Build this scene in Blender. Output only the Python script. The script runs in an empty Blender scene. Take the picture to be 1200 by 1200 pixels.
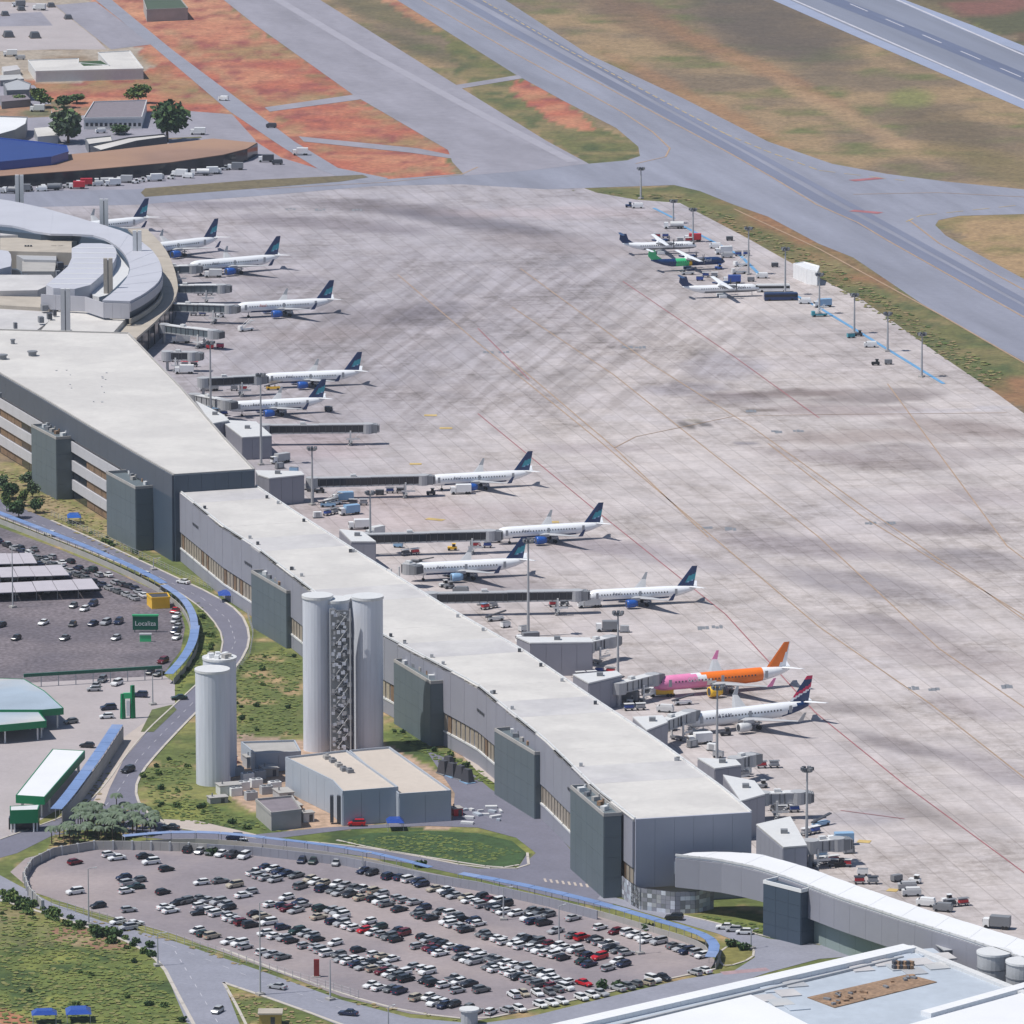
import bpy, math, random
import numpy as np
from mathutils import Vector, Matrix, noise
from mathutils.geometry import delaunay_2d_cdt, tessellate_polygon

# ------------------------------------------------------------------ camera, light, exposure
S = bpy.context.scene
COL = S.collection
FPX, HC, TH = 8000.0, 425.0, math.atan(1560/8000.0)
D0 = HC/math.tan(TH)
cam_d = bpy.data.cameras.new('camera'); cam = bpy.data.objects.new('camera', cam_d); COL.objects.link(cam)
cam.location = (0, -D0, HC); cam.rotation_euler = (math.pi/2-TH, 0, 0)
cam_d.sensor_width = 36; cam_d.lens = 36*FPX/1200; cam_d.clip_start = 10; cam_d.clip_end = 60000
S.camera = cam
SUNV = Vector((-0.44, -0.12, 0.89)).normalized()          # towards the sun
w = bpy.data.worlds.new('World'); S.world = w; w.use_nodes = True
nt = w.node_tree; sky = nt.nodes.new('ShaderNodeTexSky'); sky.sky_type = 'NISHITA'; sky.sun_disc = False
sky.sun_elevation = math.asin(SUNV.z); sky.sun_rotation = math.atan2(SUNV.x, SUNV.y)
sky.air_density = 1.0; sky.dust_density = 1.0; sky.altitude = 800
nt.links.new(sky.outputs[0], nt.nodes['Background'].inputs[0]); nt.nodes['Background'].inputs[1].default_value = 0.085
sun_d = bpy.data.lights.new('sun', 'SUN'); sun_d.energy = 4.25; sun_d.angle = math.radians(0.53); sun_d.color = (1, 0.955, 0.89)
sun = bpy.data.objects.new('sun', sun_d); COL.objects.link(sun); sun.location = (0, 0, 900)
sun.rotation_euler = SUNV.to_track_quat('Z', 'Y').to_euler()
S.view_settings.view_transform = 'Standard'; S.view_settings.look = 'None'
S.view_settings.exposure = 0.08; S.view_settings.gamma = 1; S.view_settings.use_curve_mapping = False
S.render.engine = 'CYCLES'
S.cycles.max_bounces = 5; S.cycles.diffuse_bounces = 3; S.cycles.glossy_bounces = 2; S.cycles.volume_bounces = 0

# ------------------------------------------------------------------ helpers
R = random.Random(7)
ct, st = math.cos(TH), math.sin(TH)
def P(px, py, z=0.0):
    a, b = (px-600)/FPX, -(py-600)/FPX
    d = Vector((a, ct+b*st, -st+b*ct))
    t = (z-HC)/d.z
    return Vector((a*t, d.y*t-D0, z))
def PX(p):
    x, y, z = p[0], p[1]+D0, p[2]-HC
    zc = y*ct - z*st; yc = y*st + z*ct
    return 600+FPX*x/zc, 600-FPX*yc/zc
def hof(px, ytop, ybot):
    g = P(px, ybot); lo, hi = 0, 120
    for _ in range(40):
        m = (lo+hi)/2
        if PX((g.x, g.y, m))[1] > ytop: lo = m
        else: hi = m
    return lo
def lin(c): return tuple(((v/255)/12.92 if v/255 < .04045 else ((v/255+.055)/1.055)**2.4) for v in c)
KL = 1.32
def A(r, g, b, k=1.0): return tuple(min(.9, v*k/KL) for v in lin((r, g, b)))

class MB:
    def __init__(s): s.v = []; s.f = []; s.m = []
    def add(s, vs, fs, mi=0):
        n = len(s.v); s.v += [tuple(p) for p in vs]
        for k, f in enumerate(fs):
            s.f.append(tuple(i+n for i in f)); s.m.append(mi[k] if isinstance(mi, list) else mi)
    def quad(s, a, b, c, d, mi=0): s.add([a, b, c, d], [(0, 1, 2, 3)], mi)
    def box(s, c, sz, ang=0, mi=0, top=None):
        hx, hy, hz = sz[0]/2, sz[1]/2, sz[2]/2; ca, sa = math.cos(ang), math.sin(ang); vs = []
        for dz in (-hz, hz):
            for dx, dy in ((-hx, -hy), (hx, -hy), (hx, hy), (-hx, hy)):
                k = top if (top and dz > 0) else 1
                vs.append((c[0]+(dx*ca-dy*sa)*k, c[1]+(dx*sa+dy*ca)*k, c[2]+dz))
        s.add(vs, [(3, 2, 1, 0), (4, 5, 6, 7), (0, 1, 5, 4), (1, 2, 6, 5), (2, 3, 7, 6), (3, 0, 4, 7)], mi)
    def prism(s, pts, z0, z1, mi=0, mt=None, caps=True):
        n = len(pts); vs = [(p[0], p[1], z0 if not callable(z0) else z0(p)) for p in pts]+[(p[0], p[1], z1) for p in pts]
        s.add(vs, [(i, (i+1) % n, n+(i+1) % n, n+i) for i in range(n)], mi)
        if caps:
            tr = tessellate_polygon([[Vector((p[0], p[1], 0)) for p in pts]])
            s.add([(p[0], p[1], z1) for p in pts], [tuple(t) for t in tr], mi if mt is None else mt)
            s.add([(p[0], p[1], vs[i][2]) for i, p in enumerate(pts)], [tuple(t) for t in tr], mi)
    def tube(s, a, b, r0, r1=None, n=8, mi=0, caps=True):
        a, b = Vector(a), Vector(b); r1 = r0 if r1 is None else r1
        q = (b-a).to_track_quat('Z', 'Y'); vs = []
        for p, r in ((a, r0), (b, r1)):
            for i in range(n):
                t = 2*math.pi*i/n; vs.append(p+q@Vector((r*math.cos(t), r*math.sin(t), 0)))
        fs = [(i, (i+1) % n, n+(i+1) % n, n+i) for i in range(n)]
        if caps: fs += [tuple(range(n))[::-1], tuple(range(n, 2*n))]
        s.add(vs, fs, mi)
    def loft(s, rings, mi=0, caps=True):
        n = len(rings[0]); vs = [p for r in rings for p in r]; fs = []; ms = []
        for k in range(len(rings)-1):
            for i in range(n):
                j = (i+1) % n; fs.append((k*n+i, k*n+j, (k+1)*n+j, (k+1)*n+i)); ms.append(mi(k, i) if callable(mi) else mi)
        if caps:
            fs.append(tuple(range(n))[::-1]); ms.append(mi(0, 0) if callable(mi) else mi)
            b = (len(rings)-1)*n; fs.append(tuple(range(b, b+n))); ms.append(mi(len(rings)-2, 0) if callable(mi) else mi)
        s.add(vs, fs, ms)
    def wall(s, pts, z0, z1, t, mi=0, closed=False):
        n = len(pts); P2 = [Vector((p[0], p[1])) for p in pts]
        for i in range(n if closed else n-1):
            a, b = P2[i], P2[(i+1) % n]; d = b-a
            if d.length < .01: continue
            s.box(((a.x+b.x)/2, (a.y+b.y)/2, (z0+z1)/2), (d.length+t*.6, t, z1-z0), math.atan2(d.y, d.x), mi)
    def mesh(s, name, mats, smooth=False):
        me = bpy.data.meshes.new(name); me.from_pydata(s.v, [], s.f)
        for m in (mats if isinstance(mats, (list, tuple)) else [mats]): me.materials.append(m)
        me.polygons.foreach_set('material_index', s.m)
        if smooth: me.polygons.foreach_set('use_smooth', [True]*len(s.f))
        me.update(); return me

def props(o, label=None, cat=None, group=None, kind=None):
    if label: o['label'] = label
    if cat: o['category'] = cat
    if group: o['group'] = group
    if kind: o['kind'] = kind
    return o
def thing(name, label, cat, loc=(0, 0, 0), rz=0, group=None):
    o = bpy.data.objects.new(name, None); COL.objects.link(o); o.location = loc; o.rotation_euler = (0, 0, rz)
    o.empty_display_size = 1; o['_rz'] = rz; del o['_rz']
    return props(o, label, cat, group)
def part(name, mb, mats, parent=None, local=False, smooth=False, kind=None, label=None, cat=None, group=None):
    """mesh given in world space unless local; the parent is an Empty or a part"""
    me = mb.mesh(name, mats, smooth) if isinstance(mb, MB) else mb
    o = bpy.data.objects.new(name, me); COL.objects.link(o)
    if parent is not None:
        o.parent = parent
        if not local and isinstance(mb, MB):
            m = Matrix.Identity(4); q = parent
            while q is not None:
                m = (Matrix.Translation(q.location) @ q.rotation_euler.to_matrix().to_4x4()) @ m; q = q.parent
            me.transform(m.inverted())
    elif not local and isinstance(mb, MB) and cat:
        c = sum((Vector(v) for v in mb.v), Vector())/len(mb.v); c.z = 0
        me.transform(Matrix.Translation(-c)); o.location = c
    return props(o, label, cat, group, kind)
def copy_tree(o, parent=None):
    c = o.copy(); COL.objects.link(c); c.parent = parent
    for ch in list(KIDS.get(o, [])): copy_tree(ch, c)
    return c
KIDS = {}
def freeze(o):
    ks = [c for c in bpy.data.objects if c.parent == o]; KIDS[o] = ks
    for k in ks: freeze(k)

# ------------------------------------------------------------------ materials
def mat(name, col, rough=.8, var=.12, scale=.25, metal=0, bump=0, fine=None, attr=False, streak=None, col2=None, zst=None):
    m = bpy.data.materials.new(name); m.use_nodes = True; n = m.node_tree; b = n.nodes['Principled BSDF']
    b.inputs['Roughness'].default_value = rough; b.inputs['Metallic'].default_value = metal
    L = n.links.new
    geo = n.nodes.new('ShaderNodeNewGeometry'); mp = n.nodes.new('ShaderNodeMapping'); L(geo.outputs['Position'], mp.inputs[0])
    if streak: mp.vector_type = 'TEXTURE'; mp.inputs['Rotation'].default_value = (0, 0, -streak[0]); mp.inputs['Scale'].default_value = (1, 1/streak[1], 1)
    if zst: mp.vector_type = 'TEXTURE'; mp.inputs['Scale'].default_value = (1, 1, zst)
    nz = n.nodes.new('ShaderNodeTexNoise'); nz.inputs['Scale'].default_value = scale; nz.inputs['Detail'].default_value = 8; nz.inputs['Roughness'].default_value = .62
    L(mp.outputs[0], nz.inputs['Vector'])
    r = n.nodes.new('ShaderNodeMapRange'); r.inputs[1].default_value = .3; r.inputs[2].default_value = .7
    r.inputs[3].default_value = 1-var; r.inputs[4].default_value = 1+var; L(nz.outputs[0], r.inputs[0])
    fac = r.outputs[0]
    if fine:
        n2 = n.nodes.new('ShaderNodeTexNoise'); n2.inputs['Scale'].default_value = fine[0]; n2.inputs['Detail'].default_value = 3; L(geo.outputs['Position'], n2.inputs['Vector'])
        r2 = n.nodes.new('ShaderNodeMapRange'); r2.inputs[1].default_value = .3; r2.inputs[2].default_value = .7; r2.inputs[3].default_value = 1-fine[1]; r2.inputs[4].default_value = 1+fine[1]
        L(n2.outputs[0], r2.inputs[0]); mm = n.nodes.new('ShaderNodeMath'); mm.operation = 'MULTIPLY'; L(fac, mm.inputs[0]); L(r2.outputs[0], mm.inputs[1]); fac = mm.outputs[0]
    sc = n.nodes.new('ShaderNodeVectorMath'); sc.operation = 'SCALE'
    if attr:
        at = n.nodes.new('ShaderNodeAttribute'); at.attribute_name = 'Col'; L(at.outputs['Color'], sc.inputs[0])
    elif col2:
        mx = n.nodes.new('ShaderNodeMix'); mx.data_type = 'RGBA'; n3 = n.nodes.new('ShaderNodeTexNoise'); n3.inputs['Scale'].default_value = scale*.35; n3.inputs['Detail'].default_value = 6
        L(geo.outputs['Position'], n3.inputs['Vector']); r3 = n.nodes.new('ShaderNodeMapRange'); r3.inputs[1].default_value = .42; r3.inputs[2].default_value = .58; L(n3.outputs[0], r3.inputs[0])
        L(r3.outputs[0], mx.inputs[0]); mx.inputs[6].default_value = (*col, 1); mx.inputs[7].default_value = (*col2, 1); L(mx.outputs[2], sc.inputs[0])
    else: sc.inputs[0].default_value = col
    L(fac, sc.inputs['Scale']); L(sc.outputs[0], b.inputs['Base Color'])
    if bump:
        bp = n.nodes.new('ShaderNodeBump'); bp.inputs['Strength'].default_value = bump; bp.inputs['Distance'].default_value = .3; L(nz.outputs[0], bp.inputs['Height']); L(bp.outputs[0], b.inputs['Normal'])
    return m
def paint(name, col, rough=.35, metal=0, var=.05): return mat(name, col, rough, var, .6, metal)
M = {}
M['ground'] = mat('ground_soil_and_grass', None, .95, .20, .12, attr=True, fine=(.45, .24))
M['apron'] = mat('apron_concrete', None, .85, .08, .12, attr=True, fine=(.5, .07))
def slabs(m):
    n = m.node_tree; b = n.nodes['Principled BSDF']; L = n.links.new; src = b.inputs['Base Color'].links[0].from_socket
    geo = n.nodes.new('ShaderNodeNewGeometry'); mp = n.nodes.new('ShaderNodeMapping'); mp.vector_type = 'TEXTURE'; mp.inputs['Rotation'].default_value = (0, 0, math.radians(102.6)); L(geo.outputs['Position'], mp.inputs[0])
    br = n.nodes.new('ShaderNodeTexBrick'); br.inputs['Color1'].default_value = (.94, .94, .95, 1); br.inputs['Color2'].default_value = (1.03, 1.025, 1.02, 1); br.inputs['Mortar'].default_value = (.74, .73, .72, 1); br.offset = 0
    br.inputs['Scale'].default_value = 1; br.inputs['Brick Width'].default_value = 15; br.inputs['Row Height'].default_value = 7.5; br.inputs['Mortar Size'].default_value = .17; L(mp.outputs[0], br.inputs['Vector'])
    def noise_(sc, det, ro, lo, hi, vec=None):
        z = n.nodes.new('ShaderNodeTexNoise'); z.inputs['Scale'].default_value = sc; z.inputs['Detail'].default_value = det; z.inputs['Roughness'].default_value = ro; L(vec or geo.outputs['Position'], z.inputs['Vector'])
        r = n.nodes.new('ShaderNodeMapRange'); r.inputs[1].default_value = lo; r.inputs[2].default_value = hi; L(z.outputs[0], r.inputs[0]); return r.outputs[0]
    def stretch(ang, k):
        p = n.nodes.new('ShaderNodeMapping'); p.vector_type = 'TEXTURE'; p.inputs['Rotation'].default_value = (0, 0, math.radians(ang)); p.inputs['Scale'].default_value = (k, 1, 1); L(geo.outputs['Position'], p.inputs[0]); return p.outputs[0]
    def mul(a, b_, op='MULTIPLY'):
        m_ = n.nodes.new('ShaderNodeMath'); m_.operation = op
        for i, v in enumerate((a, b_)):
            if isinstance(v, (int, float)): m_.inputs[i].default_value = v
            else: L(v, m_.inputs[i])
        return m_.outputs[0]
    low = noise_(.018, 5, .65, .42, .60); high = noise_(.13, 12, .85, .44, .60); spots = noise_(.30, 6, .7, .60, .70)
    lane = noise_(.20, 5, .6, .46, .62, stretch(102.6, 14)); diag = noise_(.17, 4, .55, .44, .58, stretch(77, 16)); cross = noise_(.22, 5, .7, .48, .62, stretch(12.6, 9))
    at = n.nodes.new('ShaderNodeAttribute'); at.attribute_name = 'Col'
    dark = mul(mul(mul(low, high), .37), mul(mul(lane, .10), mul(mul(diag, at.outputs['Alpha']), .21), 'ADD'), 'ADD')
    dark = mul(dark, mul(mul(spots, .16), mul(mul(cross, low), .12), 'ADD'), 'ADD'); fac = mul(1.075, dark, 'SUBTRACT')
    v = n.nodes.new('ShaderNodeVectorMath'); v.operation = 'MULTIPLY'; L(src, v.inputs[0]); L(br.outputs['Color'], v.inputs[1])
    v2 = n.nodes.new('ShaderNodeVectorMath'); v2.operation = 'SCALE'; L(v.outputs[0], v2.inputs[0]); L(fac, v2.inputs['Scale'])
    wr = n.nodes.new('ShaderNodeMix'); wr.data_type = 'RGBA'; wr.blend_type = 'MULTIPLY'; L(mul(dark, 1.8), wr.inputs[0]); L(v2.outputs[0], wr.inputs[6]); wr.inputs[7].default_value = (1, .95, .89, 1); L(wr.outputs[2], b.inputs['Base Color'])
slabs(M['apron'])
M['asphalt'] = mat('worn_taxiway_asphalt', A(148, 151, 167), .85, .18, .06, streak=(math.radians(-13), .10), fine=(.3, .04))
M['asphalt2'] = mat('old_grey_taxiway', A(156, 154, 166), .9, .16, .05, streak=(math.radians(-12), .25), fine=(.2, .06))
M['runway'] = mat('runway_asphalt', A(136, 142, 160), .85, .16, .05, streak=(math.radians(-12), .06))
M['shoulder'] = mat('runway_shoulder', A(160, 170, 196), .9, .06, .05)
M['road'] = mat('road_asphalt', A(124, 124, 140), .9, .10, .08, fine=(.9, .07))
M['roadlight'] = mat('bleached_road', A(152, 154, 168), .9, .10, .08, fine=(.9, .07))
M['lot'] = mat('car_park_paving', A(172, 160, 160), .9, .10, .05, col2=A(148, 140, 146), fine=(.7, .07))
M['gravel'] = mat('dark_gravel_lot', A(128, 120, 126), .95, .15, .1, col2=A(112, 106, 114), fine=(.8, .34))
M['yard'] = mat('pale_concrete_yard', A(186, 178, 180), .9, .08, .06, fine=(.7, .05))
M['path'] = mat('pavement_concrete', A(200, 188, 180), .9, .08, .2)
M['kerb'] = mat('kerb_concrete', A(205, 198, 190), .9, .1, .4)
M['yellow'] = mat('worn_yellow_marking', A(214, 186, 120), .8, .25, .2)
M['orangeline'] = mat('faded_taxi_line', A(186, 158, 132), .8, .2, .2)
M['redline'] = mat('red_marking', A(176, 112, 118), .8, .25, .2)
M['whiteline'] = mat('white_marking', A(208, 208, 218), .8, .15, .2)
M['blueline'] = mat('blue_marking', A(110, 168, 214), .8, .15, .2)
M['roof'] = mat('pale_membrane_roof', A(226, 223, 219), .7, .045, .14, fine=(.6, .04), col2=A(215, 212, 209))
M['roof2'] = mat('greyer_membrane_roof', A(216, 214, 214), .7, .09, .12, fine=(.5, .04), col2=A(206, 204, 206))
M['metalwall'] = mat('lavender_grey_cladding', (.28, .285, .335), .6, .05, .1)
M['endwall'] = mat('grey_cladding_end', (.35, .37, .45), .6, .04, .1)
M['darkclad'] = mat('slate_green_cladding', (.115, .145, .165), .6, .06, .1)
M['navyclad'] = mat('navy_cladding', (.05, .075, .11), .5, .06, .1)
M['darkfascia'] = mat('dark_fascia', (.085, .10, .13), .6, .06, .1)
M['whiteband'] = mat('white_spandrel', (.50, .50, .54), .6, .05, .1)
M['glassdark'] = mat('dark_glazing', (.02, .025, .035), .15, .1, .3)
M['blind'] = mat('beige_blind_window', (.36, .31, .25), .4, .15, .5)
M['brownin'] = mat('brown_hoarding', (.20, .13, .08), .8, .3, .4)
M['frame'] = mat('window_frame_metal', (.25, .24, .24), .6, .05, .3)
M['concrete'] = mat('bare_concrete', (.36, .35, .34), .9, .10, .2)
M['beigeconc'] = mat('beige_concrete', (.40, .36, .31), .9, .12, .15)
M['towerwall'] = mat('pale_blue_tower_wall', (.60, .63, .70), .6, .13, .5, zst=14)
M['white'] = paint('white_paint', (.78, .79, .80), .35)
M['pcwhite'] = paint('airliner_white', (.82, .84, .87), .25, 0, .02)
M['offwhite'] = paint('off_white_steel', (.62, .63, .64), .5)
M['lgrey'] = paint('light_grey_paint', (.40, .41, .43), .5)
M['grey'] = paint('grey_paint', (.20, .21, .23), .5)
M['dgrey'] = paint('dark_grey_paint', (.06, .065, .08), .45)
M['black'] = paint('black_rubber', (.015, .015, .018), .7)
M['navy'] = paint('navy_livery', (.010, .038, .13), .3)
M['teal'] = paint('teal_livery', (.03, .30, .38), .3)
M['blue'] = paint('blue_paint', (.02, .07, .34), .3)
M['midblue'] = paint('blue_engine', (.02, .10, .40), .3)
M['lblue'] = paint('pale_blue', (.25, .42, .62), .4)
M['pink'] = paint('pink_livery', (.80, .26, .48), .3)
M['orange'] = paint('orange_livery', (.90, .20, .02), .3)
M['yellowp'] = paint('yellow_paint', (.88, .52, .03), .3)
M['red'] = paint('red_paint', (.55, .02, .035), .35)
M['crimson'] = paint('crimson_livery', (.62, .02, .10), .3)
M['green'] = paint('green_paint', (.0, .19, .075), .4)
M['dgreen'] = paint('dark_green_sign', (.0, .10, .06), .4)
M['lime'] = paint('lime_livery', (.05, .50, .20), .3)
M['canopyblue'] = mat('blue_translucent_roofing', (.17, .26, .48), .45, .10, .15, fine=(.5, .06))
M['canopypale'] = mat('pale_blue_roofing', (.22, .30, .50), .45, .10, .15, fine=(.5, .06))
M['tile'] = mat('grey_brown_tiles', A(140, 132, 140), .85, .15, .4)
M['brownroof'] = mat('brown_sheet_roof', A(178, 142, 118), .8, .10, .03, col2=A(160, 128, 112))
M['rust'] = mat('rusty_gravel', (.26, .17, .11), .95, .25, .25, fine=(1.0, .25))
M['palemetal'] = mat('pale_metal_sheet', A(198, 208, 220), .5, .08, .08, fine=(.4, .05))
M['brightroof'] = mat('bright_white_roof', (.74, .75, .77), .5, .04, .05)
M['carportroof'] = mat('carport_white_roof', A(205, 200, 208), .6, .06, .2)
M['cantroof'] = mat('grey_blue_canopy_roof', A(176, 192, 208), .6, .12, .06, col2=A(205, 205, 205))
M['leaf'] = mat('leaf_green', (.060, .115, .030), .8, .35, .5)
M['leaf2'] = mat('leaf_dark', (.030, .072, .024), .8, .35, .5)
M['leaf3'] = mat('leaf_grey_green', (.095, .135, .080), .8, .35, .5)
M['leaf4'] = mat('leaf_yellow_green', (.14, .19, .045), .8, .3, .5)
M['bark'] = mat('bark', (.10, .07, .05), .9, .2, 1)
# ------------------------------------------------------------------ ground
def inpoly(X, Y, poly):
    n = len(poly); ins = np.zeros(X.shape, bool); j = n-1
    for i in range(n):
        xi, yi = poly[i]; xj, yj = poly[j]
        if yi != yj:
            c = ((yi > Y) != (yj > Y)) & (X < (xj-xi)*(Y-yi)/(yj-yi)+xi); ins ^= c
        j = i
    return ins
def vnoise(X, Y, s, seed):
    """smooth value noise on arrays"""
    rs = np.random.RandomState(seed); G = rs.rand(256, 256); x = X/s; y = Y/s
    xi = np.floor(x).astype(int); yi = np.floor(y).astype(int); fx = x-xi; fy = y-yi
    fx = fx*fx*(3-2*fx); fy = fy*fy*(3-2*fy)
    g = lambda a, b: G[a % 256, b % 256]
    return (g(xi, yi)*(1-fx)+g(xi+1, yi)*fx)*(1-fy)+(g(xi, yi+1)*(1-fx)+g(xi+1, yi+1)*fx)*fy
def fbm(X, Y, s, seed, o=4):
    r = 0; a = .5
    for k in range(o): r = r+a*vnoise(X, Y, s/2**k, seed+k); a *= .5
    return r/(1-.5**o)
def worldxy(PXs, PYs):
    a = (PXs-600)/FPX; b = -(PYs-600)/FPX; dz = -st+b*ct; t = -HC/dz
    return a*t, (ct+b*st)*t-D0
def blobs(C, X, Y, L):
    for cx, cy, rx, ry, ang, col, al in L:
        ca, sa = math.cos(math.radians(ang)), math.sin(math.radians(ang))
        u = ((X-cx)*ca+(Y-cy)*sa)/rx; v = (-(X-cx)*sa+(Y-cy)*ca)/ry
        wgt = al*np.clip(1.35-(u*u+v*v), 0, 1)
        C[...] = C*(1-wgt[..., None])+np.array(A(*col))*wgt[..., None]

def ground_colour(X, Y):
    WX, WY = worldxy(X, Y)
    n1 = fbm(WX, WY, 60, 1); n2 = fbm(WX, WY, 22, 9); n3 = fbm(WX, WY, 9, 21)
    dx = (n2-.5)*26+(n3-.5)*12; dy = (fbm(WX, WY, 22, 33)-.5)*10+(fbm(WX, WY, 9, 44)-.5)*5
    Xd, Yd = X+dx, Y+dy
    tan, brn, grn, dk = (np.array(A(*c)) for c in ((160, 136, 104), (128, 112, 92), (112, 114, 72), (98, 92, 82)))
    def mix(a, b, t): t = np.clip(t, 0, 1)[..., None]; return a*(1-t)+b*t
    C = mix(tan, brn, (n1-.42)*5); C = mix(C, grn, (n2-.52)*4); 
    def reg(poly, fn):
        m = inpoly(Xd, Yd, poly)
        if m.any(): C[m] = fn()[m]
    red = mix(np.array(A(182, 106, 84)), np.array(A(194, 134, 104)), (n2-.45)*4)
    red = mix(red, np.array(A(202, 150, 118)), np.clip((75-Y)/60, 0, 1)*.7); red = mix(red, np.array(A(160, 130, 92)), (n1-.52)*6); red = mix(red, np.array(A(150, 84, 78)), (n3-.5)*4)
    gr2 = mix(np.array(A(112, 112, 68)), np.array(A(138, 124, 86)), (n2-.45)*5); gr2 = mix(gr2, np.array(A(84, 96, 58)), (n3-.55)*5)
    lush = mix(np.array(A(104, 118, 58)), np.array(A(138, 142, 72)), (n2-.45)*5); lush = mix(lush, np.array(A(70, 90, 44)), (n3-.50)*7)
    straw = mix(np.array(A(160, 142, 108)), np.array(A(128, 126, 74)), (n2-.42)*5)
    emb = mix(np.array(A(134, 134, 76)), np.array(A(100, 112, 58)), (n2-.42)*6); emb = mix(emb, np.array(A(176, 150, 112)), (n3-.60)*7)
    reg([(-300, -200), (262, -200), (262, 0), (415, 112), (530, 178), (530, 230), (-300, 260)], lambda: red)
    reg([(-300, -200), (90, -200), (100, 10), (160, 50), (175, 80), (90, 95), (-300, 100)], lambda: mix(np.array(A(176, 164, 150)), np.array(A(150, 130, 108)), (n2-.5)*6))
    reg([(-300, 100), (150, 125), (240, 150), (270, 215), (-300, 240)], lambda: mix(np.array(A(168, 130, 106)), np.array(A(112, 112, 84)), (n2-.42)*6))
    reg([(375, -200), (465, -200), (620, 100), (760, 180), (700, 200), (560, 120)], lambda: gr2)
    reg([(480, -60), (520, -20), (520, 40), (470, 18), (420, -20)], lambda: red)
    reg([(596, 92), (625, 95), (690, 138), (700, 152), (668, 150), (620, 125)], lambda: red)
    reg([(640, 218), (900, 215), (1260, 380), (1260, 500), (1150, 460), (960, 330), (860, 275), (740, 235)], lambda: mix(gr2, np.array(A(150, 112, 80)), (n1-.55)*6))
    reg([(1090, -200), (1400, -200), (1400, 70), (1200, 50), (1060, -10)], lambda: mix(np.array(A(132, 92, 82)), np.array(A(92, 92, 66)), (n1-.45)*6))
    reg([(1080, 240), (1300, 240), (1300, 400), (1150, 300)], lambda: mix(np.array(A(170, 142, 106)), np.array(A(140, 126, 84)), (n2-.5)*6))
    # landside
    reg([(-300, 480), (230, 640), (300, 700), (640, 860), (1300, 1080), (1300, 1500), (-300, 1500)], lambda: emb)
    reg([(-300, 500), (30, 545), (110, 600), (190, 655), (150, 655), (40, 612), (-300, 590)], lambda: mix(straw, emb, (n3-.45)*5))
    reg([(180, 690), (250, 720), (258, 750), (225, 820), (180, 870)], lambda: lush)
    reg([(275, 860), (540, 880), (575, 955), (500, 975), (330, 985), (255, 915)], lambda: mix(np.array(A(190, 162, 140)), np.array(A(160, 140, 122)), (n2-.45)*5))
    reg([(150, 948), (240, 935), (330, 975), (470, 965), (630, 985), (630, 1018), (560, 1012), (430, 992), (300, 985), (200, 965)], lambda: lush)
    reg([(430, 860), (470, 850), (600, 925), (585, 935), (520, 905)], lambda: lush)
    reg([(-300, 1030), (20, 1035), (190, 1105), (240, 1210), (240, 1400), (-300, 1400)], lambda: mix(lush, straw, (n1-.44)*5))
    reg([(55, 1090), (120, 1092), (165, 1112), (110, 1112), (60, 1105)], lambda: mix(np.array(A(150, 112, 92)), straw, (n3-.5)*5))
    reg([(-300, 1180), (10, 1185), (60, 1205), (60, 1300), (-300, 1300)], lambda: mix(np.array(A(178, 120, 92)), straw, (n3-.5)*5))
    reg([(820, 1070), (1010, 1100), (1010, 1115), (900, 1100), (830, 1085)], lambda: lush)
    edge = []
    for pl in ([(250, 0), (295, 38), (405, 112), (515, 178)], [(205, 40), (250, 78), (310, 122), (352, 158), (400, 190)], [(318, 122), (420, 112)], [(450, 205), (528, 196)], [(270, 128), (300, 140), (345, 172)], [(170, 68), (215, 100), (255, 128)], [(378, 0), (530, 96), (670, 186)], [(470, 0), (600, 86)]):
        for (ax, ay), (bx, by) in zip(pl[:-1], pl[1:]):
            k = max(2, int(abs(bx-ax)/9))
            for i in range(k): edge.append((ax+(bx-ax)*i/k+R.uniform(-4, 4), ay+(by-ay)*i/k+R.uniform(-2, 2), R.uniform(7, 16), R.uniform(2, 4.5), 0, R.choice([(158, 134, 98), (128, 120, 80), (174, 142, 108)]), R.uniform(.3, .75)))
    blobs(C, X+dx*.6, Y+dy*.6, edge+[
        (900, 30, 110, 40, 20, (92, 84, 78), .75), (760, 25, 90, 22, 25, (122, 98, 80), .7), (1110, 150, 70, 22, 20, (104, 92, 72), .6), (1065, 115, 30, 12, 0, (126, 132, 78), .8),
        (880, 75, 140, 10, 25, (158, 118, 88), .6), (1000, 140, 120, 9, 27, (178, 148, 116), .6), (820, 120, 130, 10, 27, (166, 122, 88), .5), (1130, 180, 60, 12, 10, (124, 110, 74), .5),
        (690, 172, 12, 4, 0, (66, 84, 48), .7), (600, 70, 60, 12, 30, (104, 104, 66), .5), (1180, 200, 60, 20, 10, (112, 104, 70), .6), (1090, 15, 60, 18, 25, (90, 90, 64), .6),
        (900, 280, 60, 10, 30, (96, 106, 62), .6), (1050, 380, 90, 12, 30, (92, 100, 60), .6), (1000, 310, 80, 6, 33, (150, 112, 82), .6), (1160, 440, 30, 12, 30, (84, 98, 54), .6),
        (445, 15, 60, 12, 20, (96, 96, 66), .6), (500, 60, 60, 10, 20, (90, 88, 66), .6)])
    return C

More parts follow.
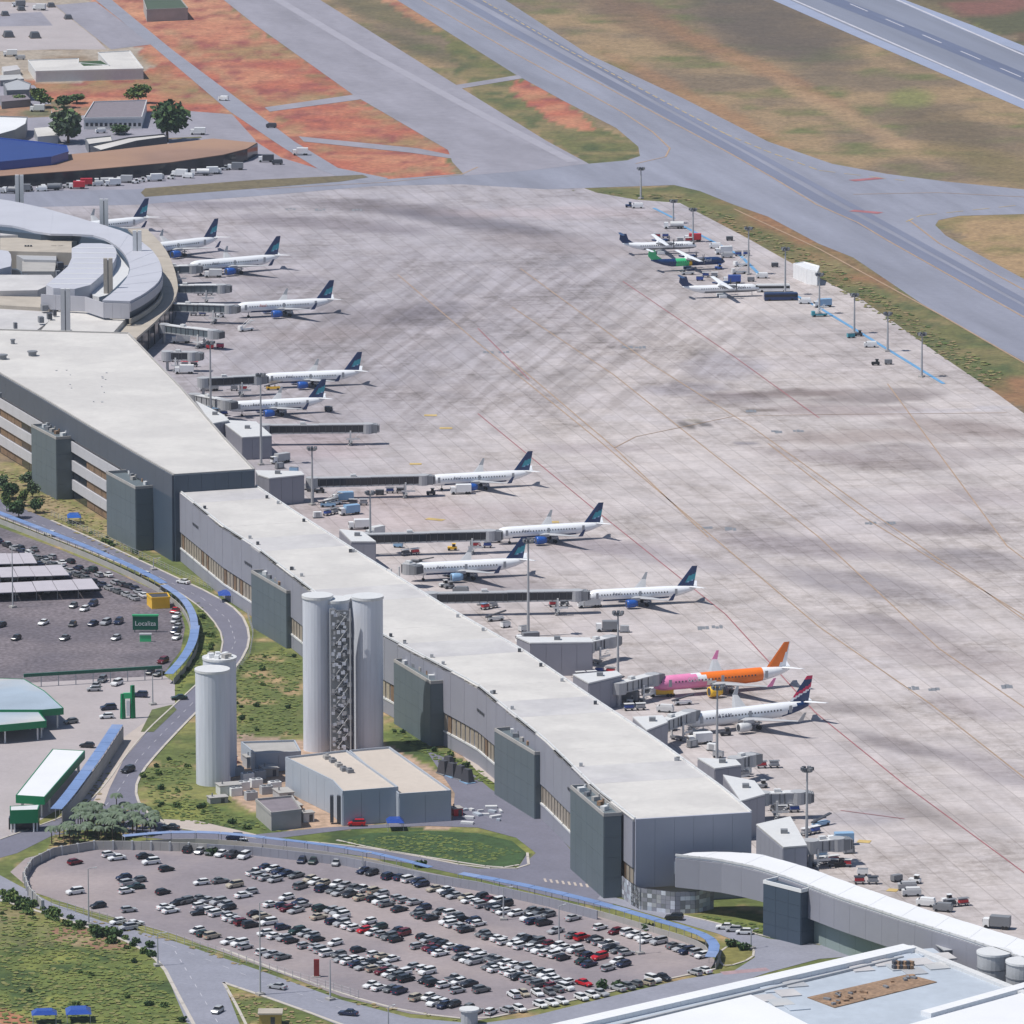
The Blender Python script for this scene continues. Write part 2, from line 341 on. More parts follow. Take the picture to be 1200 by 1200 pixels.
def colour_attr(me, C, alpha=None):
    at = me.color_attributes.new('Col', 'FLOAT_COLOR', 'POINT')
    a = np.ones((len(C), 4), np.float32); a[:, :3] = C[:, :3]
    if C.shape[1] > 3: a[:, 3] = C[:, 3]
    at.data.foreach_set('color', a.ravel())
gx = np.arange(-420, 1630, 5.0); gy = np.concatenate([np.arange(-420, -20, 8.0), np.arange(-20, 1240, 3.5), np.arange(1240, 1700, 8.0)])
X, Y = np.meshgrid(gx, gy); WX, WY = worldxy(X, Y); C = ground_colour(X, Y)
nx, ny = len(gx), len(gy)
me = bpy.data.meshes.new('ground')
V = np.stack([WX.ravel(), WY.ravel(), np.zeros(nx*ny)], 1)
# outer ring of cells carries the sheet on towards the horizon
I = np.arange(nx*ny).reshape(ny, nx)
Fq = np.stack([I[1:, :-1], I[1:, 1:], I[:-1, 1:], I[:-1, :-1]], -1).reshape(-1, 4)
big = np.array([(-4500, -2900, 0), (4500, -2900, 0), (4500, 7000, 0), (-4500, 7000, 0)], float); nb = len(V)
V = np.concatenate([V, big]); c00, c01, c10, c11 = I[0, 0], I[0, -1], I[-1, 0], I[-1, -1]
top = list(I[0, :]); bot = list(I[-1, :]); lef = list(I[:, 0]); rig = list(I[:, -1])
extra = [[nb+3]+[int(i) for i in top[::-1]][::-1][:0]+[int(top[0]), int(top[-1]), nb+2]]
faces = [tuple(map(int, f)) for f in Fq]
faces += [tuple([nb+3]+[int(i) for i in top]+[nb+2]), tuple([nb+1]+[int(i) for i in bot[::-1]]+[nb]), tuple([nb]+[int(i) for i in lef[::-1]]+[nb+3]), tuple([nb+2]+[int(i) for i in rig]+[nb+1])]
me.from_pydata(V.tolist(), [], faces); me.materials.append(M['ground'])
colour_attr(me, np.concatenate([C.reshape(-1, 3), np.tile(np.array(A(130, 120, 86)), (4, 1))]))
g = bpy.data.objects.new('ground', me); COL.objects.link(g); g['kind'] = 'structure'

def densify(pts, step):
    out = []
    n = len(pts)
    for i in range(n):
        a, b = pts[i], pts[(i+1) % n]; k = max(1, int(math.hypot(b[0]-a[0], b[1]-a[1])/step))
        out += [(a[0]+(b[0]-a[0])*t/k, a[1]+(b[1]-a[1])*t/k) for t in range(k)]
    return out
def smooth(pts, it=2, closed=True):
    for _ in range(it):
        n = len(pts); o = []
        rng = range(n) if closed else range(n-1)
        if not closed: o.append(pts[0])
        for i in rng:
            a, b = pts[i], pts[(i+1) % n]
            o += [(a[0]*.75+b[0]*.25, a[1]*.75+b[1]*.25), (a[0]*.25+b[0]*.75, a[1]*.25+b[1]*.75)]
        if not closed: o.append(pts[-1])
        pts = o
    return pts
def sheet(name, poly, z, material, dens=None, fn=None, kind='structure'):
    """a paved sheet whose outline is given by where it meets the ground"""
    pts = [(float(x), float(y)) for x, y in poly]
    if dens: pts = densify(pts, dens)
    n = len(pts)
    if dens:
        ar = np.array(pts); gx = np.arange(ar[:, 0].min()+dens/2, ar[:, 0].max(), dens); gy = np.arange(ar[:, 1].min()+dens/2, ar[:, 1].max(), dens*.6)
        GX, GY = np.meshgrid(gx, gy); k = inpoly(GX, GY, pts)
        allp = np.concatenate([ar, np.stack([GX[k], GY[k]], 1)])
    else: allp = np.array(pts)
    wx, wy = worldxy(allp[:, 0], allp[:, 1])
    r = delaunay_2d_cdt([Vector((a, b)) for a, b in zip(wx, wy)], [(i, (i+1) % n) for i in range(n)], [], 1, 1e-4)
    vs = [(v.x, v.y, z) for v in r[0]]
    me = bpy.data.meshes.new(name); me.from_pydata(vs, [], [tuple(f) for f in r[2]]); me.materials.append(material)
    if fn:
        va = np.array(vs); yy = va[:, 1]+D0; zc = yy*ct+HC*st; ycc = yy*st-HC*ct
        C = fn(600+FPX*va[:, 0]/zc, 600-FPX*ycc/zc); colour_attr(me, C)
    o = bpy.data.objects.new(name, me); COL.objects.link(o); o['kind'] = kind
    return o
def strip_w(pts3, width, z, mb, mi=0):
    """flat ribbon of constant width along world points"""
    n = len(pts3)
    L = []
    for i in range(n):
        a = pts3[max(0, i-1)]; b = pts3[min(n-1, i+1)]; d = Vector((b[0]-a[0], b[1]-a[1])).normalized(); q = Vector((-d.y, d.x))*width/2
        L.append(((pts3[i][0]+q.x, pts3[i][1]+q.y, z), (pts3[i][0]-q.x, pts3[i][1]-q.y, z)))
    for (a, b), (c, d) in zip(L[:-1], L[1:]): mb.quad(b, d, c, a, mi)
def gp(pts, z=0): return [P(x, y, z) for x, y in pts]
def marks(name, lines, width, material, z=.12, dash=None):
    mb = MB()
    for l in lines:
        pts = gp(l)
        if dash:
            for a, b in zip(pts[:-1], pts[1:]):
                d = (b-a).length; t = 0
                while t < d:
                    e = min(d, t+dash[0]); strip_w([a+(b-a)*t/d, a+(b-a)*e/d], width, z, mb); t += dash[0]+dash[1]
        else: strip_w(pts, width, z, mb)
    o = part(name, mb, material); o['kind'] = 'structure'; return o

# apron -----------------------------------------------------------
APRON = [(-100, 240), (160, 236), (300, 226), (440, 214), (540, 207), (640, 205), (700, 226), (745, 234), (797, 238), (870, 276), (950, 321), (1010, 351), (1100, 415), (1168, 461), (1210, 492), (1500, 640),
         (1500, 1300), (1200, 1140), (1000, 1085), (860, 1000), (740, 940), (560, 800), (400, 690), (213, 600), (150, 480), (-100, 400)]
def apron_colour(X, Y):
    WX, WY = worldxy(X, Y)
    n1 = fbm(WX, WY, 70, 5); n2 = fbm(WX, WY, 26, 15); n3 = fbm(WX, WY, 10, 25)
    a = math.radians(79); ux = WX*math.cos(a)+WY*math.sin(a); uy = -WX*math.sin(a)+WY*math.cos(a)
    nd = fbm(ux/7, uy, 9, 55); nd2 = fbm(ux/9, uy, 4, 65)
    b = math.radians(102.5); tx = WX*math.cos(b)+WY*math.sin(b); ty = -WX*math.sin(b)+WY*math.cos(b)
    slab = np.random.RandomState(3).rand(512, 512); cell = slab[np.floor(tx/15).astype(int) % 512, np.floor(ty/7.5).astype(int) % 512]
    c0 = np.array(A(207, 199, 198)); c1 = np.array(A(184, 179, 186)); c2 = np.array(A(194, 186, 190))
    wl = np.clip((760-X)/260+(430-Y)/160, 0, 1)[..., None]
    C = c0*(1-wl)+c1*wl
    t = np.clip((n1-.45)*3, 0, 1)[..., None]; C = C*(1-t*.45)+c2*t*.45
    # darker weathering
    dk = np.clip((n2-.50)*4, 0, 1)*np.clip((n1-.35)*4, 0, 1)
    C = C*(1-.14*dk[..., None])
    C = C*(1-.12*np.clip((n3-.55)*5, 0, 1)[..., None])
    C = C*(1+(cell-.5)*.05)[..., None]
    wd = np.clip(1-((X-600)/340)**2, 0, 1)*np.clip(1-((Y-385)/110)**2, 0, 1)
    C = C*(1-(np.clip((nd-.46)*4, 0, 1)*.24+np.clip((nd2-.5)*3, 0, 1)*.10)*wd[..., None] if False else 1)
    f = 1-(np.clip((nd-.46)*6, 0, 1)*.24+np.clip((nd2-.5)*5, 0, 1)*.14-.08)*np.clip(wd*1.8, 0, 1)
    C = C*(1+(f-1)*.4)[..., None]
    nX, nY = X+(n3-.5)*22+(n2-.5)*40, Y+(n3-.5)*6+(n2-.5)*9
    D = (134, 127, 134); E = (150, 138, 138); Lg = (206, 200, 204)
    blobs(C, nX, nY, [
        (470, 245, 120, 8, 4, (120, 112, 118), .65), (560, 262, 120, 9, 8, (106, 102, 112), .7), (380, 262, 120, 8, 3, (124, 116, 124), .6), (640, 285, 100, 12, 6, E, .4), (250, 240, 90, 6, 0, (124, 118, 130), .5),
        (440, 370, 80, 14, -4, D, .5), (500, 368, 50, 16, -8, (112, 108, 120), .45), (380, 392, 90, 10, 0, E, .4), (650, 250, 140, 8, 0, (196, 182, 186), .5), (330, 330, 60, 8, 0, (134, 128, 140), .4),
        (925, 462, 90, 6, -2, (122, 106, 104), .75), (1030, 466, 80, 7, -4, (118, 106, 106), .65), (1000, 482, 110, 7, 0, (140, 122, 122), .5), (860, 470, 60, 8, 0, (134, 124, 130), .5),
        (1000, 512, 120, 8, 0, (152, 137, 132), .6), (1130, 502, 90, 9, 5, (150, 135, 132), .6), (1060, 545, 80, 9, 0, (138, 126, 126), .55), (960, 535, 80, 8, 5, (142, 128, 132), .4), (1100, 530, 140, 8, 0, (134, 122, 126), .4),
        (800, 455, 60, 8, 0, (150, 146, 160), .5), (845, 430, 55, 16, 0, (150, 148, 164), .4), (1140, 583, 120, 10, 0, (176, 164, 168), .4),
        (940, 640, 120, 12, 5, (134, 124, 132), .5), (1010, 685, 110, 15, 8, (126, 120, 130), .55), (1130, 655, 90, 14, 3, (120, 114, 124), .5), (1110, 620, 80, 8, 0, (130, 120, 124), .6), (1050, 735, 90, 12, 8, (132, 122, 128), .5),
        (700, 640, 80, 8, 0, (172, 160, 166), .5), (760, 650, 120, 10, 10, (146, 140, 150), .4), (1120, 770, 110, 16, 8, (158, 146, 150), .4), (990, 830, 60, 7, 6, (132, 124, 126), .55), (1060, 875, 60, 9, 12, (112, 104, 110), .6),
        (1160, 900, 60, 16, 20, (150, 142, 150), .5), (1110, 960, 80, 14, 5, (160, 150, 146), .45), (1080, 945, 60, 8, 30, (120, 112, 110), .4), (1150, 830, 60, 14, 8, (160, 150, 158), .4), (1010, 960, 60, 9, 0, (148, 146, 160), .4),
        (600, 600, 120, 12, 0, (184, 170, 174), .4), (690, 525, 90, 6, 0, (160, 148, 154), .4), (1150, 480, 130, 3, -2, (204, 200, 206), .7), (760, 490, 120, 4, 1, (206, 200, 204), .5), (870, 790, 100, 14, 0, Lg, .4),
        (1000, 780, 90, 12, 8, Lg, .4), (960, 600, 90, 10, 0, Lg, .4), (1120, 700, 60, 8, 5, Lg, .3), (795, 496, 10, 3.2, 8, (92, 86, 82), .8), (815, 495, 11, 3, 10, (84, 82, 86), .8), (806, 491, 12, 2.4, 0, (150, 140, 110), .5), (880, 481, 16, 2.6, 0, (110, 98, 88), .8), (905, 482, 14, 2.4, 0, (118, 104, 94), .7), (880, 521, 13, 2.2, 0, (118, 116, 128), .7), (450, 600, 100, 30, 0, (196, 178, 180), .5), (360, 520, 80, 22, 0, (188, 170, 174), .5), (560, 680, 90, 16, 8, (134, 126, 134), .5)])
    mk = np.clip(1.5-(((X-580)/330)**2+((Y-400)/105)**2), 0, 1)
    return np.concatenate([C, mk[..., None]], -1)
sheet('apron', APRON, .03, M['apron'], dens=5, fn=apron_colour)
# taxiways, runway --------------------------------------------------
sheet('taxiway', [(462, -60), (600, -60), (592, 0), (690, 64), (800, 115), (900, 166), (975, 192), (1040, 204), (1110, 213), (1200, 222), (1420, 235), (1420, 262), (1200, 251), (1125, 253), (1100, 258), (1096, 264), (1108, 276),
                  (1150, 300), (1200, 327), (1420, 440), (1420, 560), (1200, 424), (1150, 396), (1080, 356), (1000, 302), (960, 286), (900, 254), (860, 240), (820, 224), (790, 217), (700, 220), (640, 222), (540, 216), (440, 218),
                  (300, 230), (160, 240), (-100, 246), (-100, 226), (160, 222), (300, 214), (430, 206), (455, 210), (540, 204), (570, 196), (620, 193), (690, 192), (735, 188), (750, 183), (748, 172), (722, 150), (660, 118), (605, 88), (465, 0), (400, -60)],
      .06, M['asphalt'], dens=14)
sheet('secondary_taxiway', [(180, -60), (262, 0), (300, 30), (415, 112), (525, 176), (530, 190), (545, 206), (620, 200), (690, 192), (640, 165), (540, 103), (375, 0), (280, -60)], .09, M['asphalt2'], dens=14)
sheet('runway', [(800, -45), (912, 0), (1015, 46), (1200, 124), (1420, 214), (1420, 130), (1200, 58), (1130, 35), (1048, 0), (950, -45)], .06, M['runway'], dens=14)
sheet('runway_edge_strip', [(796, -45), (905, 0), (1010, 46), (1200, 128), (1420, 222), (1420, 210), (1200, 118), (1010, 38), (925, 0), (816, -45)], .10, M['shoulder'])
sheet('runway_edge_strip', [(950, -45), (1048, 0), (1130, 36), (1200, 62), (1420, 140), (1420, 128), (1200, 54), (1140, 30), (1060, 0), (966, -45)], .10, M['shoulder'])
M['rubber'] = mat('tyre_darkened_asphalt', A(126, 132, 154), .85, .16, .06, streak=(math.radians(-13), .06)); M['rubber2'] = mat('rubber_darkened_runway', A(108, 118, 146), .85, .2, .06, streak=(math.radians(-13), .05))
marks('tyre_track_band', [[(485, -30), (612, 42), (738, 110), (862, 178), (960, 234), (1046, 280), (1206, 368), (1400, 474)]], 6, M['rubber'], .10)
marks('tyre_track_band', [[(540, -10), (600, 22), (700, 78), (830, 150), (930, 204), (1010, 248), (1100, 298), (1220, 364)]], 4, M['rubber'], .115)
marks('rubber_band', [[(862, -45), (1080, 41), (1200, 91), (1400, 174)]], 11, M['rubber2'], .10)
marks('runway_edge_line', [[(826, -45), (1200, 118), (1420, 209)], [(948, -45), (1200, 65), (1420, 140)]], 1.6, M['whiteline'], .16)
marks('runway_centre_line', [[(880, -45), (1200, 92), (1420, 176)]], .9, M['whiteline'], .16, dash=(34, 34))
marks('taxiway_centre_line', [[(480, -25), (600, 42), (725, 110), (850, 177), (905, 208), (957, 240), (1005, 261), (1040, 282), (1200, 372), (1400, 480)], [(460, -20), (600, 61), (730, 132), (765, 155), (785, 174), (780, 184), (745, 192)],
      [(1000, 228), (1100, 226), (1300, 236)], [(300, 222), (450, 214), (540, 205), (560, 196)], [(860, 245), (960, 292), (1100, 368), (1260, 460)], [(1065, 258), (1100, 285), (1200, 340)]], .8, M['orangeline'], .14)
marks('taxiway_edge_line', [[(530, -20), (662, 57), (765, 112), (850, 157), (895, 176), (960, 200), (1060, 212)], [(1062, 260), (1078, 253), (1200, 240)]], .6, M['yellow'], .145, dash=(9, 5))
marks('taxiway_hold_marking', [[(998, 212), (1032, 209)], [(998, 247), (1032, 250)]], 5, M['redline'], .15)
marks('taxiway_lead_marking', [[(262+30, -20), (430, 62), (560, 132), (672, 190)]], 5.5, mat('bleached_wheel_strip', A(172, 170, 182), .9, .08, .1), .15)
marks('apron_taxi_line', [[(466, 322), (560, 402), (700, 515), (830, 625), (960, 735), (1090, 825), (1230, 935)], [(600, 360), (720, 440), (820, 520), (960, 630), (1100, 760), (1230, 850)], [(610, 315), (760, 425), (880, 500), (1020, 600), (1150, 690), (1260, 770)],
      [(600, 423), (720, 525), (830, 630)], [(900, 520), (1010, 605), (1230, 740)], [(720, 525), (745, 512), (860, 488), (960, 486), (1180, 484)], [(1040, 450), (1180, 640), (1260, 700)]], .45, M['orangeline'], .12)
marks('red_stand_line', [[(560, 485), (700, 600), (850, 720), (955, 835), (1060, 920), (1230, 1045)], [(730, 330), (860, 418), (960, 490)], [(560, 385), (620, 445)], [(985, 950), (1060, 960)]], .4, M['redline'], .13)
marks('stand_number_marking', [[(497, 487+0), (512, 487)], [(515, 502), (530, 502)], [(480, 544), (494, 544)], [(500, 608), (520, 610)], [(640, 612), (655, 612)], [(1005, 986), (1020, 987)], [(1040, 1043), (1052, 1044)]], 3, M['yellow'], .13)
marks('apron_blue_edge_line', [[(766, 244), (790, 256)], [(800, 265), (868, 300), (890, 322)], [(930, 345), (962, 362), (1000, 385), (1106, 450)]], 1.5, M['blueline'], .13)
# dark cover plates and text-like stand designators set in the apron
mb = MB()
for x, y in [(340, 245), (375, 246), (418, 246), (572, 413), (590, 413), (735, 407), (750, 407), (1020, 613), (1043, 613), (828, 619), (856, 620), (824, 736), (840, 735), (1070, 807), (1094, 808), (1180, 805), (910, 506), (935, 505), (880, 482), (520, 740)]:
    for k in range(3):
        p = P(x+k*4.4-4, y+R.uniform(-.6, .6)); mb.box((p.x, p.y, .05), (R.uniform(.9, 1.4), R.uniform(3, 6), .04))
part('pavement_drain_covers', mb, M['grey'])['kind'] = 'structure'
# access roads in the earth area
sheet('airside_road', [(80, -40), (112, 0), (182, 57), (268, 130), (330, 172), (376, 200), (400, 208), (440, 214), (455, 209), (396, 197), (345, 166), (300, 132), (200, 57), (131, 0), (100, -40)], .10, M['roadlight'])
sheet('service_track', [(310, 126), (316, 131), (420, 117), (450, 110), (445, 106), (415, 111)], .10, M['asphalt2'])
sheet('service_track', [(350, 160), (356, 166), (480, 179), (530, 186), (530, 182), (490, 174)], .10, M['asphalt2'])
sheet('service_track', [(533, 100), (540, 104), (612, 92), (608, 88)], .10, M['asphalt2'])
sheet('compound_yard', [(-60, 172), (290, 160), (330, 185), (400, 206), (300, 214), (160, 224), (-60, 228)], .045, M['asphalt2'])
sheet('dry_verge', [(165, 226), (170, 221), (300, 211), (425, 205), (432, 208), (400, 213), (300, 221), (170, 231)], .115, M['ground'], dens=5, fn=lambda X, Y: np.tile(np.array(A(118, 108, 84)), (len(X), 1)))
sheet('compound_yard', [(-60, 150-8), (220, 130), (272, 134), (300, 165), (250, 172), (235, 160), (-60, 175)], .03, M['asphalt2'])
sheet('compound_yard', [(-60, 0), (60, 4), (112, 45), (125, 58), (60, 58), (-60, 62)], .03, M['yard'])
sheet('storage_yard', [(64, 6), (112, 2), (178, 52), (130, 58), (112, 44)], .05, M['asphalt2'])
sheet('compound_yard', [(-60, 20), (48, 14), (62, 30), (-60, 32)], .05, M['asphalt2'])
sheet('compound_yard', [(-60, 92), (40, 100), (60, 122), (-60, 125)], .03, M['asphalt2'])
# landside pavings ----------------------------------------------------
R1U = [(-60, 556), (0, 585), (60, 610), (130, 641), (200, 674), (250, 697), (282, 718), (293, 742), (289, 765), (265, 797), (240, 825), (215, 850), (185, 882), (166, 905), (158, 925), (164, 945), (185, 962), (215, 973), (300, 982), (400, 990), (470, 1000), (560, 1018), (620, 1018), (618, 1000), (600, 985), (560, 974), (500, 972), (420, 975), (380, 980), (330, 980)]
sheet('access_road', R1U[:24]+[(600, 1028), (560, 1030), (480, 1012), (400, 1000), (300, 992), (200, 984), (150, 980), (120, 968), (60, 980), (20, 1000), (-60, 1022), (-60, 1002), (0, 984), (40, 970), (75, 957), (104, 940), (125, 918), (145, 888), (170, 858), (208, 823), (238, 795), (258, 770), (262, 747), (248, 724), (225, 704), (190, 683), (130, 656), (60, 630), (0, 606), (-60, 580)], .05, M['road'])
sheet('forecourt_road', [(500, 880), (540, 895), (575, 925), (640, 962), (672, 1000), (720, 1052), (716, 1066), (650, 1052), (560, 1030), (500, 1014), (560, 1020), (605, 1020), (628, 1000), (605, 982), (560, 970), (500, 968), (410, 972), (330, 982), (300, 984), (300, 978), (380, 970), (530, 962), (533, 930), (516, 905)], .07, M['road'])
sheet('car_park', [(12, 1022), (30, 1006), (60, 998), (110, 992), (200, 992), (300, 996), (420, 1006), (500, 1022), (560, 1034), (640, 1052), (700, 1070), (780, 1094), (826, 1112), (840, 1128), (826, 1140), (760, 1152), (700, 1165), (620, 1183), (560, 1196), (480, 1188), (400, 1168), (300, 1130), (200, 1094), (100, 1066), (40, 1046)], .05, M['lot'])
sheet('lower_road', [(-60, 1015), (0, 1026), (60, 1058), (120, 1080), (200, 1102), (300, 1136), (400, 1172), (480, 1193), (560, 1200), (620, 1192), (700, 1172), (800, 1148), (860, 1138), (885, 1122), (875, 1108), (840, 1094), (700, 1054), (705, 1048), (850, 1085), (900, 1100), (960, 1108), (1040, 1102), (1040, 1118), (960, 1124), (900, 1140), (840, 1160), (700, 1195), (600, 1240), (430, 1215), (330, 1175), (262, 1152), (300, 1250), (240, 1250), (190, 1130), (160, 1108), (100, 1085), (30, 1060), (-60, 1050)], .085, M['roadlight'])
sheet('gravel_car_park', [(-60, 600), (0, 618), (60, 640), (130, 668), (190, 696), (210, 712), (217, 735), (212, 762), (190, 792), (0, 802), (-60, 805)], .04, M['gravel'])
sheet('concrete_yard', [(-60, 800), (190, 790), (205, 800), (205, 825), (165, 858), (135, 905), (110, 935), (62, 952), (30, 972), (0, 985), (-60, 1000)], .035, M['yard'])
sheet('pavement', [(120, 948), (128, 925), (145, 890), (172, 858), (185, 838), (165, 850), (140, 868), (128, 905), (108, 942)], .09, M['path'])
sheet('pavement', [(540, 884), (560, 905), (620, 945), (668, 985), (690, 1012), (722, 1046), (734, 1052), (716, 1022), (690, 985), (640, 945), (590, 915), (560, 890)], .10, M['path'])
sheet('pavement', [(182, 960), (230, 962), (300, 978), (300, 983), (215, 972)], .10, M['path'])
sheet('island_verge', [(168, 852), (178, 832), (202, 826), (207, 832), (180, 858), (165, 858)], .11, M['ground'], dens=5, fn=lambda X, Y: np.tile(np.array(A(100, 110, 66)), (len(X), 1)))
sheet('traffic_island', [(395, 985), (430, 977), (500, 974), (560, 977), (600, 986), (617, 1000), (608, 1014), (585, 1018), (520, 1008), (440, 995)], .13, M['ground'], dens=5, fn=lambda X, Y: np.tile(np.array(A(62, 88, 50)), (len(X), 1))*(1+.5*(fbm(*worldxy(X, Y), 14, 3)-.5))[:, None])
sheet('traffic_island', [(845, 1112), (870, 1106), (884, 1112), (882, 1124), (850, 1134), (842, 1126)], .13, M['ground'], dens=5, fn=lambda X, Y: np.tile(np.array(A(130, 126, 70)), (len(X), 1)))
def kerb(pts, z=.14, wd=.45, closed=False):
    mb = MB(); w_ = gp(smooth(pts, 1, closed)); n = len(w_)
    for a, b in list(zip(w_[:-1], w_[1:]))+([(w_[-1], w_[0])] if closed else []):
        d = b-a
        if d.length > .2: mb.box(((a.x+b.x)/2, (a.y+b.y)/2, z/2+.06), (d.length+.2, wd, z), math.atan2(d.y, d.x))
    part('kerb', mb, M['kerb'])['kind'] = 'structure'
kerb(R1U[2:24], wd=.7); kerb([(0, 606), (60, 630), (130, 656), (190, 683), (225, 704), (248, 724), (262, 747), (258, 770), (238, 795), (208, 823), (170, 858), (145, 888), (125, 918), (104, 940), (75, 957), (40, 970), (0, 984)], wd=.5)
kerb([(395, 985), (440, 995), (520, 1008), (585, 1018), (608, 1014)], wd=.8)
kerb([(0, 1055), (100, 1085), (160, 1108), (190, 1130), (205, 1160), (240, 1225)], wd=.9); kerb([(262, 1152), (330, 1175), (430, 1212)], wd=.9); kerb([(262, 1152), (278, 1180), (300, 1225)], wd=.7)
kerb([(845, 1112), (870, 1106), (884, 1112), (882, 1124), (850, 1134), (842, 1126)], wd=.6, closed=True)
kerb([(1000, 1106), (960, 1108), (900, 1099), (850, 1084), (760, 1064)], wd=.6)
kerb([(260, 1112), (300, 1128), (400, 1165), (480, 1187), (560, 1196), (620, 1184), (700, 1166), (800, 1144), (838, 1136)], wd=.8)
marks('road_lane_line', [[(-40, 576), (60, 620), (130, 649), (190, 678), (238, 702), (268, 727), (276, 752), (262, 782), (225, 825), (190, 860), (160, 892), (140, 925), (118, 952)], [(0, 1042), (100, 1075), (200, 1108), (300, 1148), (400, 1182)], [(205, 1115), (262, 1210)]], .16, M['whiteline'], .125, dash=(3, 5))
marks('pedestrian_crossing', [[(638+i*7, 1030+i*.9), (640+i*7, 1034+i*.9)] for i in range(9)], .6, M['path'], .12)
marks('red_crossing_band', [[(846, 1141), (900, 1136)]], 3, mat('faded_red_paint', A(176, 150, 156), .9, .2, .5), .10)
# ------------------------------------------------------------------ piers and terminal
def interp(pts, k):
    """k+1 evenly spaced points along a polyline of Vectors"""
    L = [0]
    for a, b in zip(pts[:-1], pts[1:]): L.append(L[-1]+(Vector(b)-Vector(a)).length)
    out = []
    for i in range(k+1):
        t = L[-1]*i/k; j = max(q for q in range(len(L)) if L[q] <= t+1e-9); j = min(j, len(pts)-2)
        a, b = Vector(pts[j]), Vector(pts[j+1]); out.append(a+(b-a)*((t-L[j])/(L[j+1]-L[j])))
    return out
HP = 22.0
land = [P(x, y, HP) for x, y in [(211, 576), (262, 617), (300, 641), (375, 699), (450, 745), (560, 803), (640, 868), (700, 926), (744, 960)]]
air = [P(x, y, HP) for x, y in [(300, 570), (345, 600), (420, 648), (520, 710), (612, 762), (700, 822), (770, 868), (810, 897), (850, 926), (880, 952)]]
pier = thing('boarding_pier', 'long grey boarding pier with pale flat roof running diagonally across the photo', 'building', (P(480, 860).x, P(480, 860).y, 0))
body = MB()
LN, AR = interp(land, 46), interp(air, 46)
# side walls (cladding), slightly inside the roof edge
base = LN+AR[::-1]
bp_ = MB(); bp_.prism([(p.x, p.y) for p in base], 0, HP-.6, 0); part('structural_body', bp_, M['metalwall'], pier)
def outward(a, b, side):
    d = (b-a).normalized(); return Vector((d.y, -d.x, 0))*side
# roof panels across the pier
for i in range(0, 46, 2):
    a, b, c, d = LN[i], LN[i+2], AR[i+2], AR[i]; q = MB(); k = .015*(i % 4 == 0)
    oa = outward(a, b, 1)*.6
    q.prism([(a.x+oa.x, a.y+oa.y), (LN[i+1].x+oa.x, LN[i+1].y+oa.y), (b.x+oa.x, b.y+oa.y), (c.x, c.y), (AR[i+1].x, AR[i+1].y), (d.x, d.y)], HP-.6, HP+k, 0)
    part('roof_panel', q, M['roof'] if (i//2) % 4 else M['roof2'], pier)
q = MB()
q.wall([(p.x, p.y) for p in LN], HP, HP+.5, .4); part('roof_parapet', q, M['offwhite'], pier); q = MB(); q.wall([(p.x, p.y) for p in AR], HP, HP+.5, .4); part('roof_parapet', q, M['offwhite'], pier)
# roof edge clutter: small vents and anchor stubs
for k in range(30):
    i = R.randrange(1, 45); s = LN if R.random() < .45 else AR; p = s[i].lerp((AR if s is LN else LN)[i], R.uniform(.03, .08)); q = MB(); q.box((p.x, p.y, HP+.5), (.9, .9, .9)); part('roof_vent', q, M['lgrey'] if R.random() < .6 else M['dgrey'], pier)
# landside facade
step = interp(land, 138)
for i in range(138):
    a, b = step[i], step[i+1]; o = outward(a, b, 1); d = b-a; ang = math.atan2(d.y, d.x); m = (a+b)/2
    q = MB()
    if i % 3 == 0:
        e = step[min(138, i+3)]; dd = e-a; mm = (a+e)/2; q.box((mm.x+o.x*.35, mm.y+o.y*.35, (9.5+HP)/2), (dd.length-.12, .5, HP-9.5), math.atan2(dd.y, dd.x)); part('wall_panel', q, M['metalwall'], pier)
    q = MB(); q.box((m.x+o.x*.12, m.y+o.y*.12, 6.8), (d.length*.72, .3, 4.6), ang); part('window', q, M['blind'] if R.random() < .86 else M['brownin'], pier)
q = MB(); q.wall([(p.x+outward(LN[0], LN[-1], 1).x*.3, p.y) for p in LN], 4.0, 4.5, .7); part('window_sill', q, M['offwhite'], pier)
q = MB(); q.wall([(p.x+.2*outward(LN[0], LN[-1], 1).x, p.y) for p in LN], .1, 4.0, .6); part('lower_wall', q, M['metalwall'], pier)
# louvre strips on the cladding, the short dark marks seen in three places
for x, y in [(227, 624), (288, 668), (560, 833), (668, 905), (470, 760)]:
    a = min(step, key=lambda p: abs(PX(p)[0]-x)); i = step.index(a); b = step[min(138, i+2)]; d = b-a; o = outward(a, b, 1)*.7
    for k in range(4):
        m = a+d*(k+.5)/4*1.2; q = MB(); q.box((m.x+o.x, m.y+o.y, HP-6.3), (d.length*.22, .2, .7), math.atan2(d.y, d.x)); part('louvre', q, M['dgrey'], pier)
# airside facade: gallery windows
s2 = interp(air, 100)
for i in range(100):
    a, b = s2[i], s2[i+1]; d = b-a; m = (a+b)/2; o = outward(a, b, -1)*.12; q = MB(); q.box((m.x+o.x, m.y+o.y, 12), (d.length*.8, .3, 7), math.atan2(d.y, d.x)); part('gallery_window', q, M['glassdark'], pier)
# end wall
e0, e1 = LN[-1], AR[-1]
ew = MB(); d = e1-e0; n_ = outward(e0, e1, 1)*.4
for k in range(6):
    m = e0+d*(k+.5)/6; q = MB(); q.box((m.x+n_.x, m.y+n_.y, (4.5+HP)/2), (d.length/6-.05, .7, HP-4.5+.3), math.atan2(d.y, d.x)); part('end_wall_panel', q, M['endwall'], pier)
